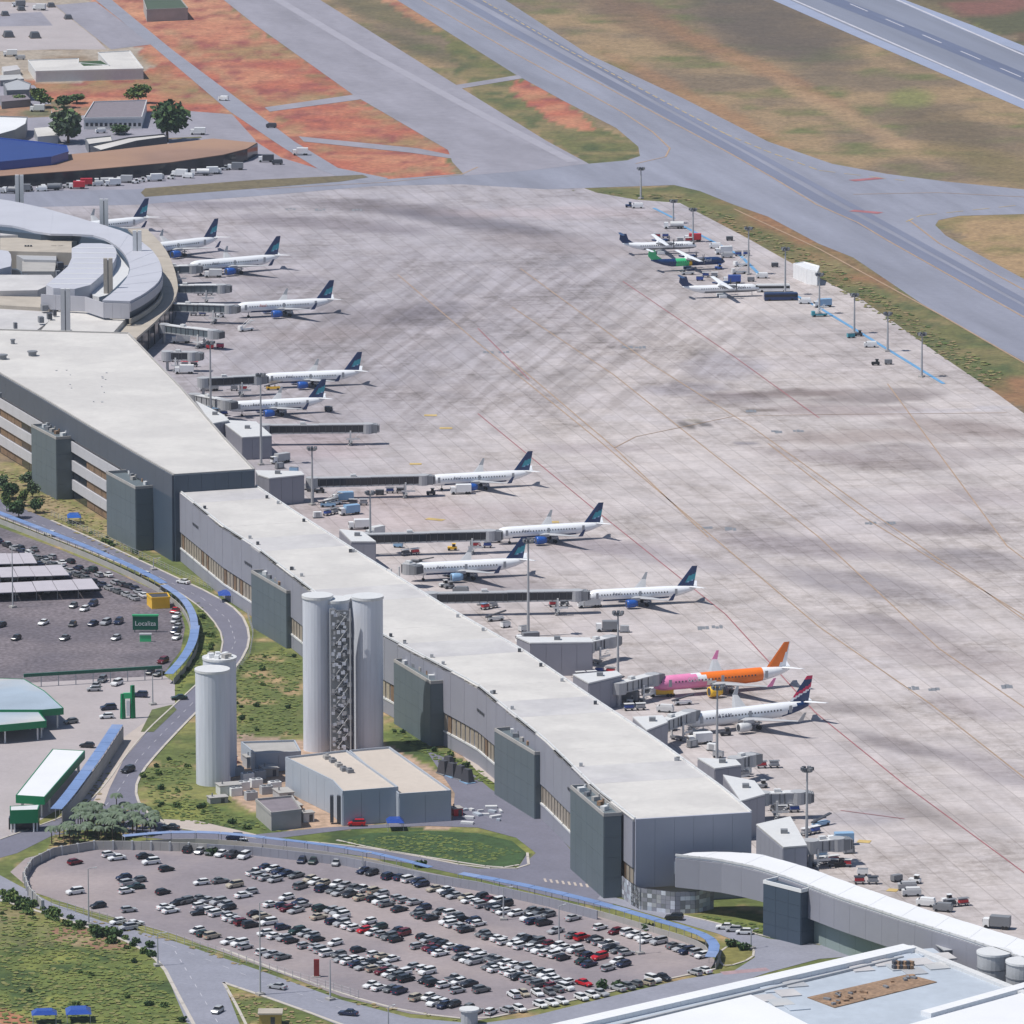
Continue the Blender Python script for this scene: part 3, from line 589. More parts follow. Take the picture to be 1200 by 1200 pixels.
# perforated ground floor screen curling round the end: blocks of pale and dark panels
scr = thing('perforated_screen_wall', 'curved ground floor screen of pale and dark patterned panels under the pier end', 'wall', (P(745, 1063).x, P(745, 1063).y, 0))
path = interp([LN[-3]+outward(LN[0], LN[-1], 1)*.9, LN[-1]+outward(LN[0], LN[-1], 1)*.9, P(750, 1066), P(790, 1071), P(815, 1070), P(836, 1065)], 50)
for i in range(50):
    a, b = path[i], path[i+1]; d = b-a; m = (a+b)/2
    for k in range(5):
        q = MB(); q.box((m.x, m.y, .55+k*1.12), (d.length-.05, .3, 1.07), math.atan2(d.y, d.x)); part('screen_panel', q, R.choice([M['palemetal'], M['metalwall'], M['towerwall'], M['lgrey'], M['grey'], M['metalwall']]), scr)
q = MB(); q.wall([(p.x, p.y) for p in path], 0, 5.7, .12); part('backing_wall', q, M['dgrey'], scr)

# stair cores standing against the pier ------------------------------
def core(A_, B_, C_, yb, matl, label, hat=True, name='stair_core'):
    h = hof(B_[0], B_[1], yb); a, b, c = P(*A_, h), P(*B_, h), P(*C_, h)
    perp = Vector((-(a-b).y, (a-b).x, 0)).normalized()
    if perp.dot(c-b) < 0: perp = -perp
    ln = max(4.5, (c-b).length); c = b+perp*ln; dd = a+perp*ln
    t = thing(name, label, 'stair tower', (b.x, b.y, 0), group='stair cores along the landside of the pier')
    q = MB(); q.prism([(p.x, p.y) for p in (a, b, c, dd)], -.2, h-.9); part('tower_body', q, matl, t)
    q = MB(); q.wall([(p.x, p.y) for p in (a, b, c, dd)], h-.9, h, .35, closed=True); part('parapet', q, M['concrete'] if hat else M['white'], t)
    # cladding panels, proud of the body with recessed joints
    for (u, v) in ((a, b), (b, c)):
        d = v-u; n2 = outward(u, v, 1); 
        if n2.dot((a+b+c+dd)/4-u) > 0: n2 = -n2
        kx = max(1, round(d.length/5)); kz = 4
        for i in range(kx):
            for j in range(kz):
                m = u+d*(i+.5)/kx+n2*.08; q = MB(); q.box((m.x, m.y, (j+.5)*(h-1)/kz), (d.length/kx-.07, .16, (h-1)/kz-.05), math.atan2(d.y, d.x)); part('cladding_panel', q, matl, t)
    if hat:
        for k in range(5):
            p = a.lerp(b, (k+.7)/6)+perp*ln*R.uniform(.35, .65); q = MB(); s = R.uniform(1.2, 2.2); q.box((p.x, p.y, h-.4), (s, s*.8, 1.2), R.random()); q.tube((p.x+.8, p.y, h-.5), (p.x+.8, p.y, h+.8), .3, n=6); part('rooftop_unit', q, [M['offwhite'], M['grey'], M['concrete'], M['rust']][k % 4], t)
    return t
core((37, 497), (66, 512), (80, 508), 586, M['darkclad'], 'leftmost slate green stair tower against the banded terminal facade')
core((125, 552), (159, 570), (173, 562), 646, M['darkclad'], 'slate green stair tower on the banded facade, second from the left edge')
core((295, 668), (336, 692), (348, 687), 760, M['darkclad'], 'slate green stair tower just left of the twin pale cylinders')
core((462, 772), (505, 798), (521, 794), 875, M['darkclad'], 'slate green stair tower just right of the twin pale cylinders')
core((580, 853), (627, 881), (643, 876), 960, M['darkclad'], 'slate green stair tower above the paved forecourt with a small wall lamp')
core((669, 920), (708, 953), (724, 950), 1053, M['darkclad'], 'last slate green stair tower before the pier end')
core((895, 1031), (939, 1042), (953, 1037), 1108, M['navyclad'], 'navy blue tower with white rim under the curved walkway', hat=False, name='walkway_tower')

# wedge-shaped terminal wing -----------------------------------------
HW = 27.5
wing = thing('terminal_wing', 'wedge shaped terminal wing with broad pale roof and banded white and dark facade', 'building', (P(150, 600).x, P(150, 600).y, 0))
roofpx = [(-160, 345), (-60, 398), (0, 438), (52, 468), (105, 500), (160, 532), (204, 557), (298, 551), (262, 513), (212, 455), (150, 391), (0, 387), (-160, 384)]
rw = [P(x, y, HW) for x, y in roofpx]
q = MB(); q.prism([(p.x*1, p.y) for p in rw], 0, HW-1, 0); part('inner_body', q, M['glassdark'], wing)
q = MB(); q.prism([(p.x, p.y) for p in rw], HW-1, HW, 0); part('roof', q, M['roof'], wing)
q = MB(); q.wall([(p.x, p.y) for p in rw], HW, HW+.45, .5, closed=True); part('roof_parapet', q, M['concrete'], wing)
q = MB(); p = P(110, 462, HW)
lf = rw[:7]; fac = interp(lf, 44)
for i in range(44):
    a, b = fac[i], fac[i+1]; d = b-a; o = outward(a, b, 1)*.35; m = (a+b)/2+o; ang = math.atan2(d.y, d.x)
    q = MB(); q.box((m.x, m.y, HW-3.6), (d.length-.06, .8, 7.2), ang); part('fascia_panel', q, M['darkfascia'], wing)
    last = i >= 41
    for k, z0 in enumerate((15.9, 9.6, 3.2)):
        if last: continue
        q = MB(); q.box((m.x, m.y, z0+1.7), (d.length-.06, .7, 3.4), ang); part('spandrel_panel', q, M['whiteband'], wing)
        q = MB(); q.box((m.x-o.x*.9, m.y-o.y*.9, z0-1.4), (d.length-.3, .3, 2.7), ang); part('window', q, M['glassdark'] if i % 6 < 3 else M['brownin'], wing)
    if last:
        q = MB(); q.box((m.x, m.y, (HW-7.2)/2), (d.length-.02, .8, HW-7.2), ang); part('corner_panel', q, M['navyclad'], wing)
a, b = rw[6], rw[7]; d = b-a; n2 = outward(a, b, 1)*.35
for k in range(6):
    m = a+d*(k+.5)/6+n2; q = MB(); q.box((m.x, m.y, HW/2), (d.length/6-.06, .7, HW), math.atan2(d.y, d.x)); part('end_wall_panel', q, M['navyclad'], wing)
for x, y, s in [(38, 417, 2.0), (3, 421, 2.0), (15, 403, 1.0), (0, 466, .8)]:
    p = P(x, y, HW); q = MB(); q.tube((p.x, p.y, HW), (p.x, p.y, HW+1.3), s*.7, n=10); q.tube((p.x, p.y, HW+1.3), (p.x, p.y, HW+1.7), s*.9, n=10); part('roof_ventilator', q, M['grey'], wing)
for k in range(14):
    p = P(*[(95+R.uniform(-30, 40)), (440+R.uniform(-6, 50))], HW); q = MB(); q.box((p.x, p.y, HW+.12), (R.uniform(.3, .7), R.uniform(.3, .8), .24)); part('roof_fixing', q, M['lgrey'], wing)

# curved walkway ------------------------------------------------------
walk = thing('curved_walkway', 'elevated curved walkway with white roof and grey sides leaving the pier end towards the right', 'walkway', (P(1000, 1120).x, P(1000, 1120).y, 0))
wl = interp([P(x, y, 14.5) for x, y in [(792, 1003), (840, 1008), (885, 1017), (925, 1030), (985, 1053), (1060, 1078), (1130, 1100), (1200, 1124), (1300, 1155), (1420, 1185)]], 60)
wa = interp([P(x, y, 14.5) for x, y in [(812, 999), (850, 998), (892, 1001), (945, 1016), (1005, 1038), (1080, 1064), (1150, 1086), (1215, 1106), (1310, 1137), (1430, 1168)]], 60)
for i in range(0, 60, 2):
    q = MB(); a, b, c, d = wl[i], wl[i+2], wa[i+2], wa[i]
    q.prism([(a.x, a.y), (wl[i+1].x, wl[i+1].y), (b.x, b.y), (c.x, c.y), (wa[i+1].x, wa[i+1].y), (d.x, d.y)], 14.0, 14.5+.05*(i % 4 == 0)); part('roof_panel', q, M['brightroof'], walk)
    for s, sg in ((wl, 1), (wa, -1)):
        dd = s[i+2]-s[i]; m = (s[i]+s[i+2])/2; q = MB(); q.box((m.x, m.y, 10.2), (dd.length-.05, .5, 7.4), math.atan2(dd.y, dd.x)); part('side_panel', q, M['metalwall'], walk)
q = MB(); q.prism([(p.x, p.y) for p in wl+wa[::-1]], 6.5, 6.9); part('floor_deck', q, M['concrete'], walk)
q = MB(); q.wall([(p.x, p.y) for p in wl], 14.5, 15.0, .35); part('roof_parapet', q, M['offwhite'], walk)
uw = [p+Vector((1.5, 1.5, 0)) for p in wl[8:40]]
for i in range(0, len(uw)-1, 2):
    a, b = uw[i], uw[min(i+2, len(uw)-1)]; d = b-a
    if d.length < .5: continue
    m = (a+b)/2; q = MB(); q.box((m.x, m.y, 3.25), (d.length-.06, .4, 6.5), math.atan2(d.y, d.x)); part('wall_panel', q, mat('pale_green_wall', (.24, .30, .29), .7, .06, .1) if i == 0 else bpy.data.materials['pale_green_wall'], walk)
a = wl[0]; b = wa[0]; d = b-a; m = (a+b)/2; q = MB(); q.box((m.x, m.y, 10.2), (d.length, .5, 7.4), math.atan2(d.y, d.x)); part('end_panel', q, M['metalwall'], walk)
q = MB(); p = P(797, 1030, 6); q.box((p.x, p.y, 9), (3, 1.5, 3)); part('air_handling_unit', q, M['palemetal'], walk)

# pale cylinder towers -------------------------------------------------
def cyl(mb, x0, x1, ytop, yb, mi=0, n=28, ry=None):
    """upright cylinder between two image columns; its foot stands where yb meets the ground"""
    h = hof((x0+x1)/2, ytop, yb); c = P((x0+x1)/2, yb, 0); s = FPX/(c-cam.location).length; r = (x1-x0)/2/s
    c = c+Vector((0, r, 0)); h = hof((x0+x1)/2, ytop, yb)
    ring = [(c.x+r*math.cos(2*math.pi*i/n), c.y+r*math.sin(2*math.pi*i/n)) for i in range(n)]
    mb.prism(ring, 0, h, mi); return c, r, h, ring
t = thing('lift_tower', 'tall pair of pale blue grey cylinders with a dark lattice staircase between them', 'tower', (P(403, 880).x, P(403, 880).y+6, 0))
lt = {}
for nm, x0, x1, yt, yb in (('left_shaft', 355, 390, 702, 882), ('middle_shaft', 378, 410, 706, 881), ('right_shaft', 413, 449, 703, 882), ('rear_shaft', 404, 424, 702, 877)):
    q = MB(); c, r, h, ring = cyl(q, x0, x1, yt, yb); part('shaft', q, M['towerwall'], t); lt[nm] = (c, r, h)
    q = MB(); q.prism([(c.x+(r+.25)*math.cos(a*.2244), c.y+(r+.25)*math.sin(a*.2244)) for a in range(28)], h-.4, h+.35); part('cap', q, M['offwhite'], t)
x0 = P(388, 884); x1 = P(412, 884); hh = lt['left_shaft'][2]
for k in range(17):
    z = 1+k*(hh-4)/17; zz = z+(hh-4)/17; f = k % 2
    q = MB()
    for s in range(9):
        u = s/9 if f else 1-s/9; p = x0.lerp(x1, .15+.75*u); q.box((p.x, p.y-.3, z+(zz-z)*s/9), (.55, 1.6, .18))
    a = x0.lerp(x1, .15 if f else .9); b = x0.lerp(x1, .9 if f else .15)
    q.tube((a.x, a.y-1.2, z+1), (b.x, b.y-1.2, zz+1), .12, n=5); part('stair_flight', q, M['grey'], t)
    q = MB(); p = x0.lerp(x1, .92 if f else .1); q.box((p.x, p.y-.2, zz), (1.3, 2.2, .25)); q.box((p.x, p.y-1.25, zz+.6), (1.3, .08, 1.0)); part('stair_landing', q, M['lgrey'], t)
    q = MB(); p = x0.lerp(x1, .25+.5*R.random()); q.box((p.x, p.y-1.3, z+1.5), (1.1, .1, .9)); part('guard_panel', q, M['towerwall'], t)
    for j in range(3):
        p = x0.lerp(x1, .12+.25*j+.1*R.random()); q = MB(); q.box((p.x, p.y-1.42, z+R.uniform(.2, 2.2)), (R.uniform(.5, 1.0), .1, R.uniform(.5, 1.1))); part('lattice_panel', q, M['towerwall'] if R.random() < .6 else M['lgrey'], t)
q = MB(); m = x0.lerp(x1, .5); q.box((m.x, m.y+1.6, hh/2-1), ((x1-x0).length, .4, hh-4)); part('stairwell_wall', q, M['grey'], t)
for u in (.0, .97):
    p = x0.lerp(x1, u); q = MB(); q.tube((p.x, p.y-1.3, 0), (p.x, p.y-1.3, hh-2), .2, n=6); part('corner_post', q, M['lgrey'], t)
for k in range(9):
    p = x0.lerp(x1, .3); q = MB(); q.tube((p.x, p.y-1.35, 2+k*4.2), (x1.x-1, x1.y-1.35, 6.2+k*4.2), .09, n=5); part('lattice_brace', q, M['offwhite'], t)
t = thing('water_tower', 'single tall pale blue grey cylinder tower on the grass at the road bend', 'tower', (P(253, 922).x, P(253, 922).y+6, 0))
for x0_, x1_, yt, yb in ((229, 269, 789, 922), (238, 277, 775, 912)):
    q = MB(); c, r, h, ring = cyl(q, x0_, x1_, yt, yb); part('shaft', q, M['towerwall'], t)
    q = MB(); q.prism([(c.x+(r+.2)*math.cos(a*.2244), c.y+(r+.2)*math.sin(a*.2244)) for a in range(28)], h-.3, h+.3); part('cap', q, M['offwhite'], t)
for k in range(7):
    a = k*.9; q = MB(); q.box((c.x+r*.55*math.cos(a), c.y+r*.55*math.sin(a), h+.7), (1.6, 1.2, R.uniform(.8, 1.6)), a); part('rooftop_unit', q, M['white'] if k % 3 else M['concrete'], t)

# plant buildings in the beige compound --------------------------------
def block(name, label, cat, roof, yb, idx, wallm, roofm, parent=None, par=.5, seams=0, h=None):
    """roof outline in the image; the corner roof[idx] drops to image row yb on the ground"""
    h = h or hof(roof[idx][0], roof[idx][1], yb); r = [P(x, y, h) for x, y in roof]
    c = sum(r, Vector())/len(r); t = thing(name, label, cat, (c.x, c.y, 0))
    q = MB(); q.prism([(p.x, p.y) for p in r], -.1, h-.35); part('wall', q, wallm, t)
    q = MB(); q.prism([(c.x+(p.x-c.x)*.995, c.y+(p.y-c.y)*.995) for p in r], h-.35, h-.05); part('roof', q, roofm, t)
    if par: q = MB(); q.wall([(p.x, p.y) for p in r], h-.35, h+par, .35, closed=True); part('parapet', q, wallm, t)
    if seams:
        n = len(r)
        for i in range(n):
            a, b = r[i], r[(i+1) % n]; d = b-a; o = outward(a, b, 1)
            if o.dot(c-a) > 0: o = -o
            if o.y > .35: continue
            k = max(1, round(d.length/seams))
            for j in range(k):
                m = a+d*(j+.5)/k+o*.1; q = MB(); q.box((m.x, m.y, h/2-.1), (d.length/k-.08, .2, h-.3), math.atan2(d.y, d.x)); part('wall_panel', q, wallm, t)
    return t, h, r, c
M['plantwall'] = mat('plant_wall', (.36, .40, .46), .7, .05, .1)
M['beigeroof'] = mat('beige_roof', A(214, 203, 192), .85, .05, .06, fine=(.5, .04))
tb, hb, rb, cb = block('plant_building', 'blue grey plant building with beige roof at the foot of the twin cylinders, left half', 'building', [(335, 889), (406, 881), (466, 924), (402, 929), (390, 916)], 968, 3, M['plantwall'], M['beigeroof'], seams=5)
for x, y in [(383, 889), (390, 893), (397, 898), (403, 903), (410, 905)]:
    p = P(x, y, hb); q = MB(); q.box((p.x, p.y, hb+.4), (1.6, 2.4, 1.1), .3); q.tube((p.x, p.y, hb+.9), (p.x, p.y, hb+1.3), .5, n=8); part('rooftop_unit', q, M['grey'] if R.random() < .5 else M['concrete'], tb)
for x in (389, 397): 
    p = P(x, 965, 0); q = MB(); q.box((p.x, p.y-.2, hb*.45), (.9, 1.6, hb*.8)); part('louvre', q, M['dgrey'], tb)
block('plant_building', 'blue grey plant building with beige roof, right half next to the forecourt', 'building', [(410, 881), (456, 877), (528, 928), (468, 932)], 966, 3, M['plantwall'], M['beigeroof'], seams=7)
block('plant_annexe', 'small low annexe with pale roof clutter left of the beige roofed plant building', 'building', [(283, 871), (345, 869), (352, 882), (300, 885)], 905, 3, M['plantwall'], M['concrete'], seams=6)
block('guard_hut', 'low hut with brown roof and dark front opening near the blue walkway', 'hut', [(300, 938), (342, 934), (353, 950), (318, 954)], 974, 3, M['concrete'], M['tile'])
for k, (x, y) in enumerate([(278, 908), (290, 915), (300, 922), (312, 930), (262, 918), (285, 925), (304, 912), (322, 925), (276, 932), (294, 937)]):
    p = P(x, y); t = thing('cooling_unit', ['white', 'pale grey', 'grey', 'dented white', 'boxy white'][k % 5]+' cooling unit on the beige yard, '+['farthest from the camera', 'second along the row', 'third along the row', 'by the annexe corner', 'at the cylinder foot', 'between two larger units', 'nearest the annexe', 'beside the hut roof', 'at the yard kerb', 'nearest the hut'][k], 'machine', (p.x, p.y, 0), .4, 'cooling units in the beige yard')
    q = MB(); q.box((0, 0, 1.1), (3.2, 2.2, 2.2)); part('casing', q, M['white'] if k % 3 else M['lgrey'], t, local=True)
    q = MB(); q.tube((-.7, 0, 2.2), (-.7, 0, 2.5), .6, n=10); q.tube((.7, 0, 2.2), (.7, 0, 2.5), .6, n=10); part('fan_housing', q, M['grey'], t, local=True)

# bottom-right hall -----------------------------------------------------
hall = thing('cargo_hall', 'large hall with pale metal roof and thick white ribbed parapets in the lower right corner', 'building', (P(1000, 1190).x, P(1000, 1190).y, 0))
HH = 11.0
hr = [P(x, y, HH) for x, y in [(640, 1203), (1066, 1106), (1215, 1166), (1350, 1215), (1350, 1330), (500, 1330), (420, 1254)]]
q = MB(); q.prism([(p.x, p.y) for p in hr], 0, HH-.8); part('wall', q, M['offwhite'], hall)
q = MB(); q.prism([(p.x, p.y) for p in hr], HH-.8, HH-.3); part('roof', q, M['palemetal'], hall)
def ribbon(name, pts, width, z0, z1, m, parent, seg=None):
    a3 = [P(x, y, z1) for x, y in pts]
    if seg: a3 = interp(a3, seg)
    for a, b in zip(a3[:-1], a3[1:]):
        d = b-a; mm = (a+b)/2; q = MB(); q.box((mm.x, mm.y, (z0+z1)/2), (d.length-.05, width, z1-z0), math.atan2(d.y, d.x)); part(name, q, m, parent)
ribbon('parapet_panel', [(650, 1203), (1066, 1108)], 4.5, HH-.3, HH+.9, M['brightroof'], hall, 46)
ribbon('parapet_panel', [(690, 1208), (1058, 1120)], .8, HH-.3, HH+.3, M['lgrey'], hall, 30)
ribbon('parapet_panel', [(1066, 1108), (1215, 1168)], 2.0, HH-.3, HH+.5, M['offwhite'], hall, 20)
ribbon('roof_rib', [(1085, 1186), (1215, 1150)], 3.2, HH-.3, HH+.8, M['brightroof'], hall, 14)
q = MB(); q.prism([(p.x, p.y) for p in [P(x, y, HH) for x, y in [(1060, 1203), (1215, 1160), (1350, 1215), (1350, 1330), (1000, 1330)]]], HH-.25, HH+.3); part('bright_roof_sheet', q, M['brightroof'], hall)
q = MB(); q.prism([(p.x, p.y) for p in [P(x, y, HH) for x, y in [(690, 1212), (880, 1166), (958, 1206), (900, 1280), (600, 1280)]]], HH-.25, HH+.1); part('bright_roof_sheet', q, M['brightroof'], hall)
q = MB(); q.prism([(p.x, p.y) for p in [P(x, y, HH) for x, y in [(946, 1168), (1064, 1141), (1098, 1150), (978, 1180)]]], HH-.25, HH-.1); part('rusty_gravel_bed', q, M['rust'], hall)
for k in range(22):
    u, v = R.random(), R.random(); p = P(960+u*110+v*20, 1170-u*27+v*8, HH); q = MB(); q.box((p.x, p.y, HH+.1), (R.uniform(.4, 1.4), R.uniform(.6, 2), .5), R.random()); part('loose_block', q, M['rust'] if R.random() < .6 else M['grey'], hall)
for k in range(12):
    p = P(1048+k % 6*4, 1130+k//6*5, HH); q = MB(); q.box((p.x, p.y, HH+.3), (.8, 1.2, 1.0), R.random()); part('rooftop_unit', q, M['rust'] if k % 2 else M['dgrey'], hall)
for k in range(9):
    for j in range(4):
        x, y = 905+k*26-j*8, 1158-k*6.1+j*11
        if 940 < x < 1100 and 1138 < y < 1182: continue
        p = P(x, y, HH); q = MB(); q.box((p.x, p.y, HH-.15), (5.0, 6.0, .18+.012*((k+4*j) % 13)), .3); part('roof_sheet', q, [M['palemetal'], M['roof2'], M['cantroof'], M['lgrey']][(k*3+j*5) % 7 % 4], hall)
for k in range(26):
    p = P(820+k*9.2, 1166-k*2.1, HH); q = MB(); q.box((p.x, p.y, HH+.1), (.9, 1.0, .7), .3); part('roof_vent', q, M['dgrey'] if k % 2 else M['lgrey'], hall)
for i, (x0_, x1_, yt) in enumerate(((1146, 1184, 1117), (1180, 1216, 1128))):
    h = 14.5; c = P((x0_+x1_)/2, yt, h); r = (x1_-x0_)/2/4.75; t = thing('storage_tank', ['squat pale grey tank with flat lid beside the hall roof, the left one', 'squat pale grey tank with flat lid cut by the right edge of the photo'][i], 'tank', (c.x, c.y, 0), group='round tanks by the hall')
    q = MB(); q.prism([(c.x+r*math.cos(k*.2618), c.y+r*math.sin(k*.2618)) for k in range(24)], 0, h); part('shell', q, M['lgrey'], t)
    q = MB(); q.prism([(c.x+(r+.2)*math.cos(k*.2618), c.y+(r+.2)*math.sin(k*.2618)) for k in range(24)], h, h+.5); part('lid', q, M['offwhite'], t)
    for k in range(3): q = MB(); q.prism([(c.x+(r+.1)*math.cos(a*.2618), c.y+(r+.1)*math.sin(a*.2618)) for a in range(24)], 4*k+3, 4*k+3.3); part('hoop', q, M['grey'], t)
# ------------------------------------------------------------------ lettering
def lettering(name, txt, size, m, parent, loc, rot, local=True):
    cu = bpy.data.curves.new(name, 'FONT'); cu.body = txt; cu.size = size; cu.extrude = .01; cu.align_x = 'CENTER'
    o = bpy.data.objects.new('tmp', cu); COL.objects.link(o); dg = bpy.context.evaluated_depsgraph_get()
    me = bpy.data.meshes.new_from_object(o.evaluated_get(dg)); me.name = name; bpy.data.objects.remove(o); bpy.data.curves.remove(cu)
    me.materials.clear(); me.materials.append(m)
    t = bpy.data.objects.new(name, me); COL.objects.link(t); t.parent = parent; t.location = loc; t.rotation_euler = rot
    return t
# ------------------------------------------------------------------ airliners: nose at -x, left side faces the camera (-y)
def sect(x, cy, cz, ry, rz, n=20): return [(x, cy+ry*math.cos(2*math.pi*i/n), cz+rz*math.sin(2*math.pi*i/n)) for i in range(n)]
def wing_surface(mb, root, tip, cr, ctip, tr, tt, mi=0):
    """root/tip leading edge points, chords along x, thickness"""
    a, b = Vector(root), Vector(tip)
    def prof(p, c, t): return [p, p+Vector((c*.25, 0, t*.6)), p+Vector((c*.65, 0, t*.4)), p+Vector((c, 0, 0)), p+Vector((c*.6, 0, -t*.35)), p+Vector((c*.2, 0, -t*.4))]
    mb.loft([prof(a, cr, tr), prof(a.lerp(b, .5), cr*.45+ctip*.5, (tr+tt)/2), prof(b, ctip, tt)], mi)
def jet(label, group, L=37.6, Rf=2.0, span=34.5, fin='azul', body='white', eng='midblue', engr=1.3, title='Azul', hide=None, textm='navy'):
    t = thing('airliner', label, 'airliner', group=group); cz = 3.7
    st_ = [(-.5, .02, -.55), (-.492, .28, -.42), (-.478, .55, -.26), (-.455, .8, -.12), (-.42, .95, -.03), (-.38, 1, 0), (-.2, 1, 0), (0, 1, 0), (.15, 1, 0), (.24, .97, .04), (.32, .84, .16), (.40, .62, .36), (.46, .36, .56), (.495, .12, .72), (.5, .06, .74)]
    xs = []
    for (a, ra, oa), (b, rb, ob) in zip(st_[:-1], st_[1:]):
        k = max(1, int((b-a)*L/1.2)); xs += [(a+(b-a)*i/k, ra+(rb-ra)*i/k, oa+(ob-oa)*i/k) for i in range(k)]
    xs.append(st_[-1])
    rings = [sect(a*L, 0, cz+o*Rf*.8, Rf*r, Rf*r) for a, r, o in xs]
    def azul(k, i): return 1 if (12 <= i <= 17 and rings[k][0][0] > -L*.36 and rings[k][0][0] < L*.22) else 0
    def gol(k, i):
        x = rings[k][0][0]/L; up = math.sin(2*math.pi*(i+.5)/20)
        if x < -.17-up*.07: return 1
        if x < -.11-up*.07: return 0
        if x < .27: return 2 if up > -.35 else 3
        return 0
    def latam(k, i): return 1 if rings[k][0][0]/L > .30+.09*math.sin(2*math.pi*i/20+.3) and rings[k][0][0]/L < .46 else 0
    fn, ms = {'azul': (azul, [M['pcwhite'], M['navy']]), 'plain': (lambda k, i: 0, [M['pcwhite']]), 'gol': (gol, [M['pcwhite'], M['pink'], M['orange'], M['orange']]), 'latam': (latam, [M['pcwhite'], M['navy']])}[body if body in ('azul', 'gol', 'latam') else 'plain']
    q = MB(); q.loft(rings, fn); part('fuselage', q, ms, t, local=True, smooth=True)
    # wings with winglets
    for s in (-1, 1):
        q = MB(); yr = Rf*.7*s; yt = span/2*s
        a = (-.085*L-1.2, yr, cz-1.0); b = (-.085*L-1.2+span/2*.52, yt, cz+.9)
        wing_surface(q, a, b, 7.0, 1.6, .95, .25); w_ = part('wing', q, M['lgrey'] if body != 'white' else M['pcwhite'], t, local=True)
        q = MB(); tip = Vector(b); up = Vector((1.6, s*.6, 2.3))
        q.loft([[tip+Vector((0, 0, 0)), tip+Vector((0, .12*s, 0)), tip+Vector((1.6, .12*s, 0)), tip+Vector((1.6, 0, 0))], [tip+up, tip+up+Vector((0, .08*s, 0)), tip+up+Vector((.7, .08*s, 0)), tip+up+Vector((.7, 0, 0))]])
        part('winglet', q, M['pink'] if body == 'gol' else M['navy'] if s < 0 and body == 'azul' else M['lgrey'], w_, local=True)
        ey = s*span*.165; ex = -.085*L-1.5; ez = cz-2.0
        q = MB(); q.loft([sect(ex-1.6, ey, ez, engr*.78, engr*.78, 16), sect(ex-1.7, ey, ez, engr*.95, engr*.95, 16), sect(ex-.9, ey, ez, engr*1.05, engr*1.05, 16), sect(ex+.9, ey, ez, engr, engr, 16), sect(ex+2.0, ey, ez, engr*.72, engr*.72, 16)]); e = part('engine', q, M[eng], t, local=True, smooth=True)
        q = MB(); q.tube((ex-1.62, ey, ez), (ex-1.5, ey, ez), engr*.78, n=16); part('intake_fan', q, M['dgrey'], e, local=True)
        q = MB(); q.tube((ex+2.0, ey, ez), (ex+3.1, ey, ez+.05), engr*.45, .2, n=12); part('exhaust_cone', q, M['dgrey'], e, local=True)
        q = MB(); q.box((ex+1.4, ey, ez+engr+.1), (3.2, .25, .9)); part('pylon', q, M['lgrey'], t, local=True)
        q = MB(); wing_surface(q, (.415*L, .4*s, cz+1.5), (.415*L+3.6, 6.1*s, cz+2.0), 3.3, 1.2, .4, .12); part('tailplane', q, M['pcwhite'] if body != 'x' else M['lgrey'], t, local=True)
        q = MB(); q.tube((.03*L, 3.2*s, cz-1.2), (.03*L, 3.2*s, .7), .22, n=6); g_ = part('landing_gear', q, M['lgrey'], t, local=True)
        for dy in (-.45, .45): q = MB(); q.tube((.03*L, 3.2*s+dy-.17, .58), (.03*L, 3.2*s+dy+.17, .58), .58, n=12); part('tyre', q, M['black'], g_, local=True)
        q = MB(); q.box((.03*L, 2.9*s, cz-2.0), (1.8, .9, .3)); part('gear_door', q, M['pcwhite'], t, local=True)
    q = MB(); q.tube((-.36*L, 0, cz-1.7), (-.36*L, 0, .5), .15, n=6); g_ = part('landing_gear', q, M['lgrey'], t, local=True)
    for dy in (-.3, .3): q = MB(); q.tube((-.36*L, dy-.12, .42), (-.36*L, dy+.12, .42), .42, n=12); part('tyre', q, M['black'], g_, local=True)
    # tail fin in coloured fields
    x0, z0, H = .306*L, cz+1.75, 7.1
    fl = lambda u: x0+u*H*.78; ft = lambda u: x0+6.0+u*1.3
    N = 16; q = MB()
    for i in range(N):
        for j in range(8):
            u0, u1 = i/N, (i+1)/N; v0, v1 = j/8, (j+1)/8; um, vm = (u0+u1)/2, (v0+v1)/2
            pt = lambda u, v, s: (fl(u)+(ft(u)-fl(u))*v, s*.18*(1-.5*u)*(1 if .1 < v < .9 else .15), z0+u*H-.6)
            if fin == 'azul': c = 1 if abs(um-.42-.25*(vm-.5)) < .14 and vm > .35 else (2 if abs(um-.30-.3*(vm-.5)) < .07 and vm > .55 else 0)
            elif fin == 'gol': c = 1 if vm > .62+.3*um else 0
            else: c = 1 if um > .86 or abs(um-.50-.35*(vm-.5)) < .08 else (2 if abs(um-.37-.4*(vm-.5)) < .05 else 0)
            for s in (-1, 1): q.quad(pt(u0, v0, s), pt(u0, v1, s), pt(u1, v1, s), pt(u1, v0, s), c)
    q.quad(pt(1, 0, -1), pt(1, 1, -1), pt(1, 1, 1), pt(1, 0, 1), 0)
    if fin == 'azul': fm = [M['navy'], M['teal'], M['lblue']]
    elif fin == 'gol': fm = [M['orange'], M['pcwhite'], M['pcwhite']]
    else: fm = [M['navy'], M['crimson'], M['pcwhite']]
    f_ = part('tail_fin', q, fm, t, local=True)
    # glazing
    q = MB()
    for s in (-1, 1):
        for k in range(int(L*.62/.95)):
            x = -.36*L+k*.95; q.box((x, s*(Rf*.975), cz+.45), (.34, .12, .42))
    part('cabin_windows', q, M['dgrey'], t, local=True, kind='stuff')
